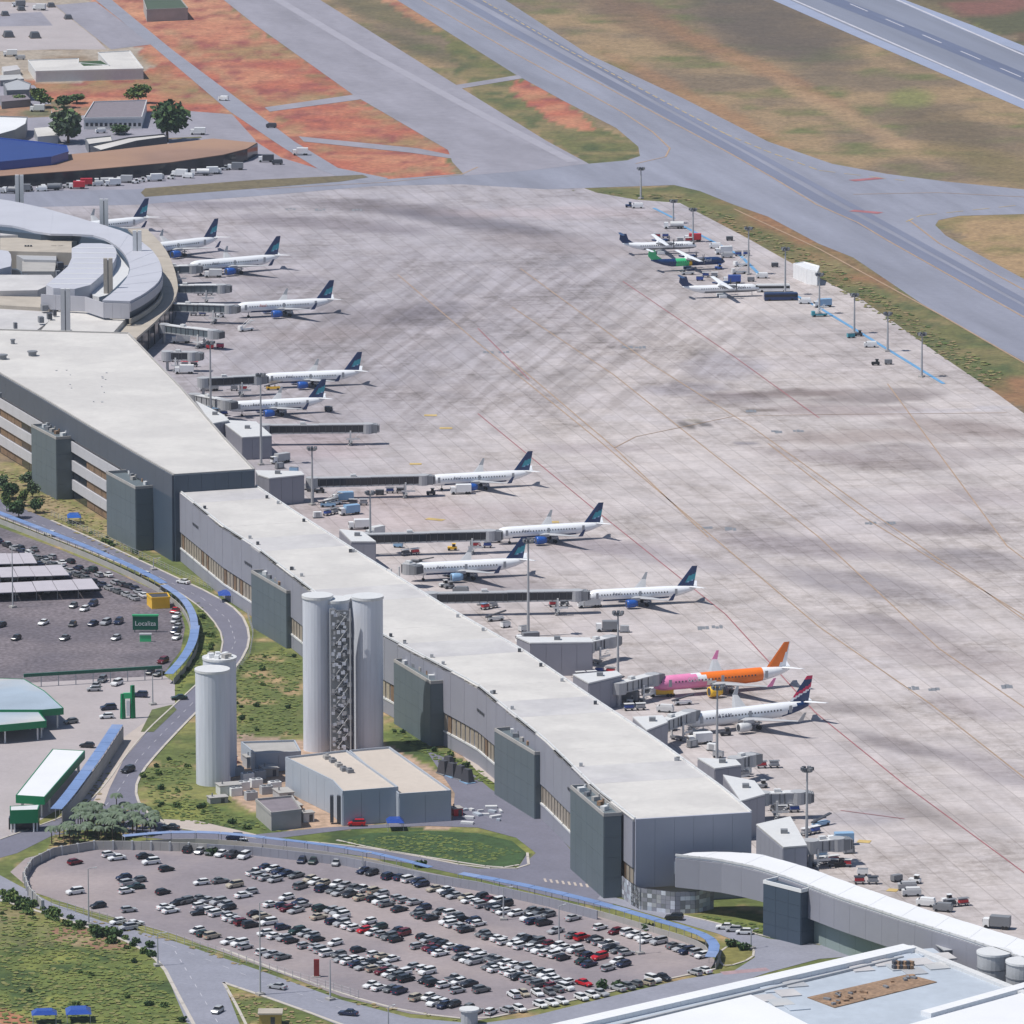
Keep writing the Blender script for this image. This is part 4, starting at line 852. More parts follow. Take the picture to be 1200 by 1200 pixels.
    for s in (-1, 1):
        for k in range(2):
            x = -.462*L+k*.85; r = Rf*(.72+.10*k); q = MB(); q.box((x, s*r*.70, cz+.55+.12*k), (.8, .5, .5), s*.45); part('cockpit_window', q, M['black'], t, local=True)
        for x in (-.40, -.02, .30):
            q = MB(); q.box((x*L, s*Rf*(.99 if x < .2 else .93), cz+.25+(0 if x < .2 else .15)), (.85, .08, 1.9)); part('cabin_door', q, M['lgrey'], t, local=True)
    if title:
        lettering('airline_title', title, 1.5 if title != 'GOL' else 1.7, M[textm], t, (-.23*L, -Rf-.03, cz+.2), (math.pi/2, 0, 0))
    return t
def place_plane(t, nose, tail, L, z=3.9, up=None):
    """stand the aircraft so its nose and tail tip fall where the photograph shows them"""
    a, b = P(*nose, z), P(*tail, z+1.2); d = b-a; d.z = 0; m = (a+b)/2-d.normalized()*.8; t.location = (m.x, m.y, .03); t.rotation_euler = (0, 0, math.atan2(d.y, d.x))
    s = d.length/L; s = min(1.14, max(.93, s)); t.scale = (s, s, s); return s
AG = 'white airliners with navy tails at the pier gates'
Ls = 37.6
spec = [((505-2, 562), (627, 551), 'white airliner with royal blue engine at the end of a long dark bridge', dict(body='azul')),
        ((582, 624), (710, 612), 'white airliner with navy tail docked directly above the green patched one', dict(body='azul')),
        ((479, 667), (621, 655), 'white airliner with small green and blue patch near its tail and pale engine', dict(body='azul', eng='lblue', L=38.5, span=33)),
        ((688, 697), (820, 686), 'white airliner with navy tail nearest the pink and orange one', dict(body='azul')),
        ((308, 443), (427, 434), 'white airliner with navy tail parked directly behind the one with blue engines', dict(body='azul')),
        ((270, 476), (384, 466), 'white airliner with blue engines and bright teal tail close to the wedge shaped wing', dict(body='azul', L=36)),
        ((277, 361), (394, 351), 'white airliner with red lettering on its side beside the round terminal', dict(body='azul', textm='red', title='Azul')),
        ((222, 313), (331, 300), 'white airliner second from the round terminal fins, its far wingtip raised', dict(body='azul')),
        ((160, 294), (258, 279), 'pale airliner partly hidden behind the round terminal, near wing visible', dict(body='azul', eng='midblue')),
        ((72, 270), (177, 256), 'farthest airliner, its rear fuselage and navy tail showing past the terminal', dict(body='azul'))]
for nose, tail, lab, kw in spec:
    t = jet(lab, AG, **kw); place_plane(t, nose, tail, kw.get('L', Ls))
t = jet('airliner with pink front, orange rear half, yellow engines and orange curved tail', None, L=39.5, span=35.8, fin='gol', body='gol', eng='yellowp', engr=1.35, title='GOL', textm='pcwhite'); place_plane(t, (769, 802), (930, 783), 39.5)
t = jet('white airliner with navy and crimson tail parked nearest to the pier end', None, L=37.6, fin='latam', body='latam', eng='offwhite', engr=1.2, title='LATAM', textm='navy'); place_plane(t, (806, 845), (955, 823), 37.6)

def turboprop(label, body, group):
    L, Rf, cz = 27.2, 1.4, 2.9; t = thing('turboprop', label, 'turboprop', group=group)
    st_ = [(-.5, .05, -.4), (-.485, .35, -.3), (-.45, .75, -.12), (-.40, .96, 0), (-.33, 1, 0), (0, 1, 0), (.22, 1, 0), (.33, .8, .25), (.44, .4, .6), (.5, .12, .85)]
    xs = []
    for (a, ra, oa), (b, rb, ob) in zip(st_[:-1], st_[1:]):
        k = max(1, int((b-a)*L/1.0)); xs += [(a+(b-a)*i/k, ra+(rb-ra)*i/k, oa+(ob-oa)*i/k) for i in range(k)]
    xs.append(st_[-1]); rings = [sect(a*L, 0, cz+o*Rf, Rf*r, Rf*r, 16) for a, r, o in xs]
    def br(k, i):
        x = rings[k][0][0]/L
        return 2 if -.02 < x < .17 else (3 if -.07 < x <= -.02 else 0)
    q = MB(); q.loft(rings, br if body == 'navy' else (lambda k, i: 1 if 9 <= i <= 14 and rings[k][0][0] < L*.2 else 0)); part('fuselage', q, [M['navy'] if body == 'navy' else M['pcwhite'], M['grey'], M['lime'], M['yellowp']], t, local=True, smooth=True)
    q = MB(); q.box((-.02*L, 0, cz+Rf*1.02), (3.4, 2.6, .7), top=.8); part('wing_fairing', q, M['pcwhite'], t, local=True)
    for s in (-1, 1):
        q = MB(); wing_surface(q, (-.02*L-1.3, .2*s, cz+Rf+.35), (-.02*L-.5, 13.5*s, cz+Rf+.75), 2.6, 1.5, .45, .2); part('wing', q, M['pcwhite'], t, local=True)
        ey = 4.05*s; q = MB(); q.loft([sect(-.02*L-3.6, ey, cz+Rf-.1, .35, .35, 12), sect(-.02*L-3.0, ey, cz+Rf-.1, .62, .62, 12), sect(-.02*L-.5, ey, cz+Rf-.05, .7, .6, 12), sect(-.02*L+2.6, ey, cz+Rf+.15, .25, .25, 12)]); e = part('engine', q, M['grey'] if s > 0 else M['navy'], t, local=True, smooth=True)
        q = MB(); q.tube((-.02*L-4.2, ey, cz+Rf-.1), (-.02*L-3.6, ey, cz+Rf-.1), .05, .3, n=8); part('spinner', q, M['dgrey'], e, local=True)
        for k in range(6):
            a = k*math.pi/3+.2; q = MB(); q.tube((-.02*L-3.85, ey, cz+Rf-.1), (-.02*L-3.85, ey+1.95*math.cos(a), cz+Rf-.1+1.95*math.sin(a)), .16, .09, n=4); part('propeller_blade', q, M['dgrey'], e, local=True)
        q = MB(); q.box((-.01*L, 1.9*s, .6), (2.6, .9, .9)); part('gear_pod', q, M['pcwhite'] if body != 'navy' else M['navy'], t, local=True)
        q = MB(); q.tube((-.01*L, 2.0*s-.2, .42), (-.01*L, 2.0*s+.2, .42), .42, n=10); part('tyre', q, M['black'], t, local=True)
        q = MB(); wing_surface(q, (.44*L+1.0, .1*s, 7.5), (.44*L+1.5, 3.6*s, 7.55), 1.8, 1.0, .25, .1); part('tailplane', q, M['pcwhite'] if body == 'navy' else M['navy'], t, local=True)
    q = MB(); q.tube((-.40*L, 0, 1.8), (-.40*L, 0, .3), .1, n=6); part('nose_gear', q, M['lgrey'], t, local=True)
    q = MB(); a, b = (.30*L, 4.1), (.46*L, 7.7)
    q.loft([[(.33*L, -.14, cz+1.1), (.33*L, .14, cz+1.1), (.33*L+4.4, .14, cz+1.2), (.33*L+4.4, -.14, cz+1.2)], [(.42*L, -.12, 5.6), (.42*L, .12, 5.6), (.43*L+3.0, .12, 5.6), (.43*L+3.0, -.12, 5.6)], [(.445*L, -.08, 7.6), (.445*L, .08, 7.6), (.445*L+2.3, .08, 7.6), (.445*L+2.3, -.08, 7.6)]]); part('tail_fin', q, M['lime'] if body == 'navy' else M['navy'], t, local=True)
    q = MB()
    for s in (-1, 1):
        for k in range(22): q.box((-.36*L+k*.8, s*Rf*.96, cz+.35), (.3, .14, .36))
    part('cabin_windows', q, M['dgrey'], t, local=True, kind='stuff')
    for s in (-1, 1): q = MB(); q.box((-.452*L, s*.62, cz+.55), (.8, .5, .42), s*.4); part('cockpit_window', q, M['black'], t, local=True)
    lettering('airline_title', 'Azul', 1.5, M['pcwhite'] if body == 'navy' else M['navy'], t, (-.25*L, Rf+.03, cz+.1), (math.pi/2, 0, math.pi))
    return t
TG = 'high winged turboprops on the remote stand'
for nose, tail, lab, bd in [((814, 288), (727, 287), 'white high winged turboprop with dark tail, farthest of the three on the remote stand', 'white'),
                           ((851, 306), (757, 307), 'navy high winged turboprop with green and yellow band, middle of the three', 'navy'),
                           ((893, 338), (792, 338), 'white high winged turboprop with navy tail, nearest of the three, beside a navy bus', 'white')]:
    t = turboprop(lab, bd, TG); place_plane(t, nose, tail, 27.2, 2.9)

# ------------------------------------------------------------------ boarding bridges
def bridge(p0, p1, label, z0=4.2, tone='dark', cab=True, drum=True, h=2.9):
    """p0 rotunda end, p1 cab end: image points of the tunnel roof line"""
    zr = z0+h; a, b = P(*p0, zr), P(*p1, zr); d = (b-a); L = d.length; ang = math.atan2(d.y, d.x)
    t = thing('boarding_bridge', label, 'jet bridge', (a.x, a.y, 0), ang, 'boarding bridges along the pier'); zc = z0+h/2
    wm = {'dark': M['glassdark'], 'grey': M['lgrey'], 'slate': M['darkclad']}[tone]
    k1 = L*.5
    for x0, x1, sz, zz in ((0, k1+1, 2.9, zc), (k1, L-3, 3.3, zc+.12)):
        q = MB(); q.box(((x0+x1)/2, 0, zz), (x1-x0, sz-.3, h-.3)); tn = part('tunnel', q, wm, t, local=True)
        q = MB(); q.box(((x0+x1)/2, 0, zz+h/2-.05), (x1-x0, sz, .3)); part('tunnel_roof', q, M['lgrey'] if tone == 'dark' else M['offwhite'], tn, local=True)
        q = MB(); q.box(((x0+x1)/2, 0, zz-h/2+.1), (x1-x0, sz, .4)); part('tunnel_floor', q, M['lgrey'], tn, local=True)
        n = max(1, int((x1-x0)/2.2))
        for i in range(n+1):
            q = MB(); q.box((x0+(x1-x0)*i/n, 0, zz), (.16, sz+.04, h-.1)); part('frame_rib', q, M['dgrey'], tn, local=True)
    if drum:
        q = MB(); q.tube((0, 0, z0-.3), (0, 0, z0+h+.2), 2.2, n=16); part('rotunda', q, M['lgrey'], t, local=True)
        q = MB(); q.tube((0, 0, 0), (0, 0, z0-.3), .55, n=10); part('column', q, M['lgrey'], t, local=True)
    x = L-8
    for s in (-1, 1):
        q = MB(); q.box((x, s*1.9, 2.6), (.5, .4, 5.2)); part('lift_leg', q, M['offwhite'], t, local=True)
        q = MB(); q.tube((x, s*1.3-.25, .55), (x, s*1.3+.25, .55), .55, n=10); part('drive_wheel', q, M['black'], t, local=True)
    q = MB(); q.box((x, 0, .9), (1.2, 4.2, .6)); part('bogie_beam', q, M['grey'], t, local=True)
    for k in range(9): q = MB(); q.box((L-5.4-.42*k, -2.5, z0-.3-k*.43), (.5, 1.0, .1)); part('service_step', q, M['lgrey'], t, local=True)
    q = MB(); q.box((L-7.2, -3.0, (z0-.3)/2+.6), (4.6, .06, .6)); part('stair_rail', q, M['offwhite'], t, local=True)
    if cab:
        q = MB(); q.tube((L-2.2, 0, z0-.2), (L-2.2, 0, z0+h+.25), 2.1, n=14); part('cab_drum', q, M['lgrey'], t, local=True)
        q = MB(); q.box((L-.6, .3, zc), (3.2, 3.8, h)); c_ = part('cab', q, M['grey'], t, local=True)
        for k in range(4): q = MB(); q.box((L+1.1+.25*k, .3, zc), (.16, 3.7-.15*k, h-.2-.1*k)); part('bellows_fold', q, M['dgrey'] if k % 2 else M['lgrey'], c_, local=True)
    q = MB(); q.box((L*.35, .3, z0+h+.55), (1.8, 1.4, .7)); part('roof_unit', q, M['offwhite'], t, local=True)
    return t
bridge((366, 560), (503, 557), 'long dark glazed boarding bridge ending at the sixth airliner', tone='dark')
bridge((425, 626), (582, 622), 'long dark glazed boarding bridge to the airliner above the low red line', tone='dark')
bridge((505, 695), (684, 692), 'longest dark boarding bridge, running low behind the light mast to the airliner nose', tone='dark')
bridge((310, 498), (438, 497), 'empty grey boarding bridge standing with no aircraft at its cab', tone='dark')
bridge((238, 443), (308, 440), 'short dark boarding bridge touching the fifth airliner', tone='dark')
bridge((228, 462), (270, 470), 'short boarding bridge at the nose of the airliner with teal tail', tone='grey')
bridge((474, 660), (486, 662), 'stubby grey boarding bridge cab at the airliner with green patch', tone='grey', drum=False)
bridge((688, 752), (720, 745), 'short retracted grey bridge beside the light mast, no aircraft', tone='grey')
bridge((725, 800), (770, 789), 'short grey bridge docked at the pink fuselage', tone='grey')
bridge((774, 845), (812, 832), 'short grey bridge docked at the white and crimson airliner', tone='grey')
bridge((862, 888), (884, 883), 'short grey bridge with pale roof next to the lower light mast', tone='grey')
bridge((893, 929), (945, 928), 'grey bridge with sandy roof above the boxy gatehouse', tone='grey')
bridge((950, 985), (990, 982), 'last grey bridge near the curved walkway', tone='grey')
bridge((192, 380), (255, 388), 'white roofed boarding bridge crossing the dark terminal shadow', tone='slate')
bridge((190, 355), (275, 358), 'slate walled boarding bridge reaching the airliner with red lettering', tone='slate')
bridge((190, 334), (266, 334), 'slate walled boarding bridge one row behind the lettered airliner', tone='slate')
bridge((188, 312), (232, 311), 'slate walled boarding bridge farthest round the terminal curve', tone='slate')
bridge((196, 412), (232, 413), 'low dark bridge under the wedge wing roof edge', tone='dark')

# gatehouses: cladded boxes with pale roofs attached to the pier --------------
def gate(pts, z, label, wm='metalwall'):
    r = [P(x, y, z) for x, y in pts]; c = sum(r, Vector())/len(r); t = thing('gatehouse', label, 'gatehouse', (c.x, c.y, 0), group='gatehouses on the apron side of the pier')
    q = MB(); q.prism([(p.x, p.y) for p in r], 0, z-.4); part('wall', q, M[wm], t)
    q = MB(); q.prism([(c.x+(p.x-c.x)*1.03, c.y+(p.y-c.y)*1.03) for p in r], z-.4, z); part('roof', q, M['offwhite'], t)
    n = len(r)
    for i in range(n):
        a, b = r[i], r[(i+1) % n]; d = b-a; o = outward(a, b, 1)
        if o.dot(c-a) > 0: o = -o
        if o.y > .5: continue
        k = max(1, round(d.length/4))
        for j in range(k):
            m = a+d*(j+.5)/k+o*.08; q = MB(); q.box((m.x, m.y, z/2-.3), (d.length/k-.08, .16, z-.7), math.atan2(d.y, d.x)); part('wall_panel', q, M[wm], t)
    q = MB(); q.box((c.x, c.y, z+.5), (1.8, 1.8, 1)); part('roof_unit', q, M['grey'], t)
gate([(300, 551), (352, 552), (356, 556), (316, 560), (303, 556)], 9.5, 'dark grey gatehouse beside the corner of the wedge shaped wing')
gate([(398, 620), (425, 623), (440, 634), (412, 634)], 9, 'small gatehouse at the root of the second long dark bridge')
gate([(606, 746), (690, 747), (694, 752), (622, 753)], 10, 'long gatehouse with thin white roof edge near the vacant stand')
gate([(672, 790), (722, 786), (728, 791), (690, 800)], 9, 'gatehouse left of the pink nosed airliner')
gate([(742, 840), (776, 838), (782, 846), (758, 855)], 9, 'gatehouse left of the white and crimson airliner')
gate([(818, 888), (862, 890), (868, 896), (838, 900)], 9, 'gatehouse behind the lower light mast')
gate([(848, 908), (884, 915), (896, 930), (868, 938)], 11, 'white roofed gatehouse touching the pier end')
gate([(887, 966), (926, 957), (945, 990), (918, 992)], 11, 'boxy dark gatehouse with white roof just above the curved walkway', 'endwall')
gate([(150+80, 470), (262, 486), (268, 492), (248, 496)], 9, 'low gatehouse tucked under the wedge wing edge')
gate([(258, 492), (300, 494), (318, 510), (284, 512)], 8, 'grey gatehouse between two light masts by the wedge wing')

# ------------------------------------------------------------------ light masts
def mast(x, ytop, yb, label, heads=6, r=.32, head=True, group='apron floodlight masts'):
    b = P(x, yb); h = hof(x, ytop, yb); t = thing('light_mast', label, 'light mast', (b.x, b.y, 0), R.random(), group)
    q = MB(); q.tube((0, 0, 0), (0, 0, h), r*1.5, r*.7, n=10); part('pole', q, M['lgrey'], t, local=True)
    q = MB(); q.box((0, 0, .3), (1.8, 1.8, .6)); part('footing', q, M['concrete'], t, local=True)
    if head:
        q = MB(); q.tube((0, 0, h-.5), (0, 0, h-.2), 1.4, n=12); part('head_frame', q, M['grey'], t, local=True)
        for k in range(heads):
            a = k*2*math.pi/heads; q = MB(); q.box((1.35*math.cos(a), 1.35*math.sin(a), h+.25), (.75, .85, .8), a); part('floodlight', q, M['grey'] if k % 2 else M['dgrey'], t, local=True)
    else:
        q = MB(); q.tube((0, 0, h), (1.8, 0, h+.15), .09, n=5); part('arm', q, M['lgrey'], t, local=True)
        q = MB(); q.box((1.9, 0, h+.1), (.9, .35, .18)); part('lantern', q, M['offwhite'], t, local=True)
    return t
for x, a, b, l in [(247, 402, 492, 'beside the wedge wing, left of the navy tails'), (306, 440, 545, 'in front of the airliner with blue engines'), (366, 526, 592, 'next to the dark gatehouse corner'), (434, 578, 650, 'at the root of the second long bridge'),
                   (619, 634, 746, 'crossing the longest dark bridge'), (724, 719, 812, 'left of the pink nosed airliner'), (840, 806, 912, 'crossing the white and crimson airliner'), (945, 902, 1012, 'nearest the curved walkway'),
                   (751, 198, 233, 'farthest on the remote apron'), (789, 236, 262, 'behind the farthest turboprop'), (812, 246, 284, 'between the turboprop tails'), (877, 268, 322, 'beside the navy turboprop nose'),
                   (920, 292, 346, 'left of the white box building'), (960, 322, 368, 'right of the white box building'), (1001, 346, 391, 'where the blue line restarts'), (1040, 368, 412, 'midway along the blue line'), (1080, 392, 442, 'at the lower end of the blue line')]:
    mast(x, a, b, 'tall grey floodlight mast '+l)
# ------------------------------------------------------------------ round terminal
ter = thing('round_terminal', 'curved terminal with stepped white roof rings and beige lower terrace in the upper left', 'building', (P(120, 400).x, P(120, 400).y, 0))
def plate(name, pts, z0, z1, m, parent, sm=1, mw=None):
    r = [P(x, y, z1) for x, y in (smooth(pts, sm) if sm else pts)]; q = MB(); q.prism([(p.x, p.y) for p in r], z0, z1, 0); return part(name, q, m, parent)
def ringroof(name, outer, inner, n, z0, z1, m, parent, alt=.06):
    o_ = interp([P(x, y, z1) for x, y in smooth(outer, 2, False)], n); i_ = interp([P(x, y, z1) for x, y in smooth(inner, 2, False)], n)
    for k in range(n):
        a, b, c, d = o_[k], o_[k+1], i_[k+1], i_[k]; q = MB(); q.prism([(a.x, a.y), (b.x, b.y), (c.x, c.y), (d.x, d.y)], z0, z1+alt*(k % 2)); part(name, q, m, parent)
    return o_, i_
M['trofn'] = mat('terminal_white_roof', A(205, 207, 218), .6, .05, .08)
M['trwall'] = mat('terminal_grey_wall', (.42, .42, .46), .7, .05, .1)  # own grey of the terminal fascias and end walls
# lower terrace
ringroof('terrace_slab', [(172, 268), (196, 292), (208, 325), (209, 346), (190, 370), (160, 396)], [(150, 268), (175, 290), (186, 318), (184, 336), (168, 352), (132, 389)], 14, 8.2, 9.0, M['beigeconc'], ter)
tw = interp([P(x, y, 9) for x, y in smooth([(172, 268), (194, 292), (206, 325), (207, 346), (188, 370), (158, 395)], 2, False)], 22)
for a, b in zip(tw[:-1], tw[1:]):
    d = b-a; m = (a+b)/2; q = MB(); q.box((m.x, m.y, 4.1), (d.length*.82, .4, 8.0), math.atan2(d.y, d.x)); part('window', q, M['glassdark'], ter)
plate('terrace_body', [(120, 262), (165, 272), (190, 296), (203, 325), (203, 345), (186, 368), (155, 393), (0, 395), (-60, 395), (-60, 260)], 0, 8.2, M['navyclad'], ter)
# main ring
o_, i_ = ringroof('roof_panel', [(-60, 224), (0, 233), (37, 240), (75, 250), (115, 262), (140, 269), (160, 279), (177, 291), (188, 306), (191, 322), (183, 334), (166, 346), (152, 353)], [(-60, 262), (12, 262), (48, 274), (85, 274), (112, 275), (128, 282), (142, 292), (150, 304), (153, 314), (150, 324), (140, 336), (128, 346), (120, 352)], 26, 17.2, 18.0, M['trofn'], ter)
plate('ring_body', [(-60, 226), (0, 235), (37, 242), (75, 252), (115, 264), (140, 271), (160, 281), (176, 293), (186, 308), (189, 322), (181, 334), (164, 346), (151, 353), (121, 352), (128, 344), (150, 322), (152, 312), (130, 284), (85, 275), (48, 275), (-60, 263)], 8, 17.2, M['navyclad'], ter, 0)
for a, b in zip(o_[:-1], o_[1:]):
    d = b-a; m = (a+b)/2; q = MB(); q.box((m.x, m.y, 15.6), (d.length-.05, .7, 3.1), math.atan2(d.y, d.x)); part('fascia_panel', q, M['trwall'], ter)
    q = MB(); q.box((m.x, m.y, 10.4), (d.length-.05, .7, 1.8), math.atan2(d.y, d.x)); part('sill_panel', q, M['beigeconc'], ter)
# middle and inner roofs
plate('middle_roof', [(143, 292), (152, 305), (153, 318), (143, 332), (128, 345), (112, 349), (102, 339), (118, 326), (134, 308), (132, 292)], 12, 16.0, M['offwhite'], ter)
plate('inner_roof', [(84, 285), (130, 285), (137, 293), (136, 304), (124, 318), (100, 339), (50, 337), (66, 324), (84, 308)], 12, 19.5, M['trofn'], ter)
for k in range(8):
    yy = 290+k*6; xl = np.interp(yy, [285, 308, 324, 337], [84, 84, 66, 51])+1; xr = np.interp(yy, [285, 293, 304, 318, 339], [130, 137, 136, 124, 100])-1
    plate('roof_seam', [(xl, yy), (xr, yy), (xr, yy+.7), (xl, yy+.7)], 19.4, 19.6, M['offwhite'], ter, 0)
e = [P(48, 338, 19.5), P(100, 341, 19.5), P(122, 353, 18), P(152, 354, 18)]
for a, b in zip(e[:-1], e[1:]):
    for k in range(3):
        m = a.lerp(b, (k+.5)/3); d = b-a; q = MB(); q.box((m.x, m.y-.3, 14.6), (d.length/3-.06, .5, 5.6), math.atan2(d.y, d.x)); part('end_wall_panel', q, M['trwall'], ter)
plate('lower_roof', [(74, 358), (120, 366), (152, 368), (133, 389), (48, 387)], 8, 11.0, M['roof'], ter, 0)
plate('lower_roof', [(0, 352), (62, 356), (72, 366), (40, 389), (-60, 389), (-60, 352)], 8, 10.6, M['roof2'], ter, 0)
plate('lower_roof', [(-60, 322), (60, 322), (66, 330), (44, 340), (-60, 342)], 8, 14, M['roof2'], ter, 0)
plate('beige_parapet', [(-60, 346), (60, 348), (72, 356), (60, 361), (-60, 354)], 8, 12, M['beigeconc'], ter, 0)
plate('lower_roof', [(-60, 290), (8, 292), (14, 300), (12, 316), (-60, 318)], 8, 16, M['trofn'], ter, 1)
plate('court_wall', [(0, 276), (120, 276), (121, 280), (84, 283), (84, 296), (0, 294)], 8, 15, M['beigeconc'], ter, 0)
plate('lower_roof', [(0, 268), (40, 270), (44, 275), (0, 276)], 8, 16, M['roof2'], ter, 0)
plate('lower_roof', [(14, 296), (66, 299), (66, 305), (28, 304)], 8, 13.5, M['lgrey'], ter, 0)
plate('court_wall', [(26, 305), (66, 306), (64, 318), (26, 318)], 8, 12.5, M['concrete'], ter, 0)
for k in range(5):
    q = MB(); p = P(30+k*3.2 if k < 3 else 63+(k-3)*8, 289 if k < 3 else 288, 15); q.box((p.x, p.y, 15.2 if k < 3 else 14.2), (.8 if k < 3 else 2.2, .8, .8 if k < 3 else 1.6)); part('court_window', q, M['glassdark'], ter)
for x, y, s in [(30, 326, 1.8), (52, 362, 2.2), (58, 372, 1.6), (70, 312, 2.4), (78, 316, 1.6), (48, 376, 1.8), (64, 368, 1.2), (68, 322, 1.5), (18, 383, 1.2)]:
    p = P(x, y, 12); q = MB(); q.box((p.x, p.y, 12.5), (s, s*1.5, 2.2), .3); part('rooftop_unit', q, M['grey'] if R.random() < .5 else M['dgrey'], ter)
for x, y0, y1, lab in [(23, 203, 240, 'tall white slab vent at the far left edge of the round terminal'), (122, 232, 268, 'tall white slab vent on the far rim of the round terminal'), (161, 270, 306, 'slab vent at the right hand rim of the round terminal'),
                       (127, 304, 350, 'brownish slab vent in the middle of the round roof'), (77, 341, 388, 'slab vent in front of the inner white roof')]:
    b = P(x, y1, 14); h = 14+(y1-y0)/3.0; t = thing('vent_tower', lab, 'vent tower', (b.x, b.y, 14), group='slab vents of the round terminal')
    for s in (-1, 1): q = MB(); q.box((b.x+s*.95, b.y, 14+(h-14)/2), (1.5, 1.2, h-14)); part('fin', q, M['offwhite'] if x != 127 else M['beigeconc'], t)
    q = MB(); q.box((b.x, b.y+.2, 14+(h-14)/2-.4), (.6, .8, h-14.8)); part('recess', q, M['grey'], t)
    q = MB(); q.box((b.x, b.y, 13.9), (4.4, 2.4, .8)); part('plinth', q, M['concrete'], t)

# ------------------------------------------------------------------ buildings of the upper left
def shed(name, label, roof, z, wm, rm, under=None, **k): return block(name, label, 'building', roof, 0, 0, wm, rm, h=z, **k)
t, h, r, c = shed('service_shed', 'very long open fronted shed with sandy brown roof above a row of parked trucks', [(-80, 196), (0, 188), (120, 177), (250, 162), (302, 167), (290, 174), (262, 181), (200, 190), (100, 199), (0, 206), (-80, 211)], 5.5, M['glassdark'], M['brownroof'], par=0)  # dark solid body puts the shade of the open interior into its colour
for k in range(24):
    a = None; g0 = P(-60+k*14.5, 225-k*1.55-(max(0, k-16)*1.0)); q = MB(); q.tube((g0.x, g0.y, 0), (g0.x, g0.y, 4.9), .18, n=6); part('post', q, M['lgrey'], t)
for k in range(20):
    q = MB(); a = P(-60+k*18, 196-k*1.3, 8); q.box((a.x, a.y, 8.05), (.3, 60, .15), -.25)
    part('roof_seam', q, M['brownroof'], t) if k < 0 else None
shed('hangar', 'building with vivid dark blue roof behind the brown shed', [(-80, 156), (0, 162), (40, 166), (78, 171), (80, 178), (60, 184), (0, 190), (-80, 192)], 9, M['blue'], mat('blue_sheet_roof', (.012, .04, .20), .45, .08, .1), par=.3)
shed('arched_shed', 'white roofed shed with curved near edge at the left frame edge', [(-60, 138), (0, 137), (32, 138), (30, 146), (18, 153), (0, 158), (-60, 160)], 6, M['grey'], M['brightroof'])
t, h, r, c = shed('office_block', 'long low office block with pale flat roof and small dark courtyard, on red earth', [(33, 71), (92, 69), (92, 74), (128, 77), (115, 62), (152, 60), (168, 81), (42, 84)], 5, M['offwhite'], M['roof'], par=.4)
for k in range(24):
    p = P(46+k*5.1, 88-k*.12, 0); q = MB(); q.box((p.x, p.y-.3, 3.2), (1.1, .25, 1.5)); part('window', q, M['glassdark'], t)
plate('courtyard_plate', [(92, 72), (118, 71), (126, 76), (98, 77)], 4.9, 5.08, M['leaf2'], t, 0)  # dark flat plate at roof level stands for the courtyard
shed('workshop', 'grey tile roofed house between the two dark round trees', [(98, 139), (110, 120), (172, 118), (166, 138)], 5, M['offwhite'], M['tile'])
for k in range(12):
    p = P(102+k*5.6, 152); q = MB(); q.box((p.x, p.y-.2, 2.4), (1.3, .25, 1.6)); part('window', q, M['glassdark'], bpy.data.objects['workshop'])
shed('workshop', 'small pale blue roofed shed left of the yellow green bushes', [(4, 98), (20, 93), (36, 99), (34, 106), (8, 107)], 5, M['grey'], M['lgrey'])
shed('canopy_building', 'thin white canopy roof just behind the brown shed', [(106, 172), (150, 162), (192, 158), (196, 161), (160, 166), (118, 177)], 5, M['dgrey'], M['roof'])
shed('canopy_building', 'low pale flat roof at the foot of the left round tree', [(100, 163), (130, 160), (132, 166), (104, 170)], 4, M['grey'], M['roof'])
shed('fire_station', 'dark green walled shed at the top edge beside the airside road', [(168, 0), (212, 0), (220, 10), (172, 12)], 6, M['concrete'], mat('dark_green_roof', (.06, .09, .06), .8, .1, .2))
for k in range(7):
    p = P(R.uniform(-20, 150), R.uniform(112, 125)); 
# equipment in the storage yards
for k, (x, y, s) in enumerate([(10, 43, 4), (41, 44, 4), (25, 12, 3), (60, 8, 3), (80, 22, 3), (6, 18, 3)]):
    p = P(x, y); t = thing('storage_pile', ['grey tarpaulined pile on the far left pale yard', 'grey tarpaulined pile right of its twin on the pale yard', 'dark pile near the top edge of the frame', 'dark pile at the corner of the striped yard', 'low grey pile inside the striped yard', 'small pile at the left frame edge'][k], 'pile', (p.x, p.y, 0))
    q = MB(); q.box((0, 0, s*.35), (s*1.3, s*2.2, s*.7), .2, top=.7); part('tarpaulin', q, M['dgrey'], t, local=True)
    q = MB(); q.box((0, 0, .15), (s*1.4, s*2.4, .3), .2); part('pallet', q, M['bark'], t, local=True)
t, h, r, c = block('white_cabin', 'white boxy cabin alone at the grass edge of the remote apron', 'cabin', [(930, 309), (942, 307), (960, 312), (958, 318), (946, 316)], 333, 4, M['white'], M['white'], par=.2, seams=3)

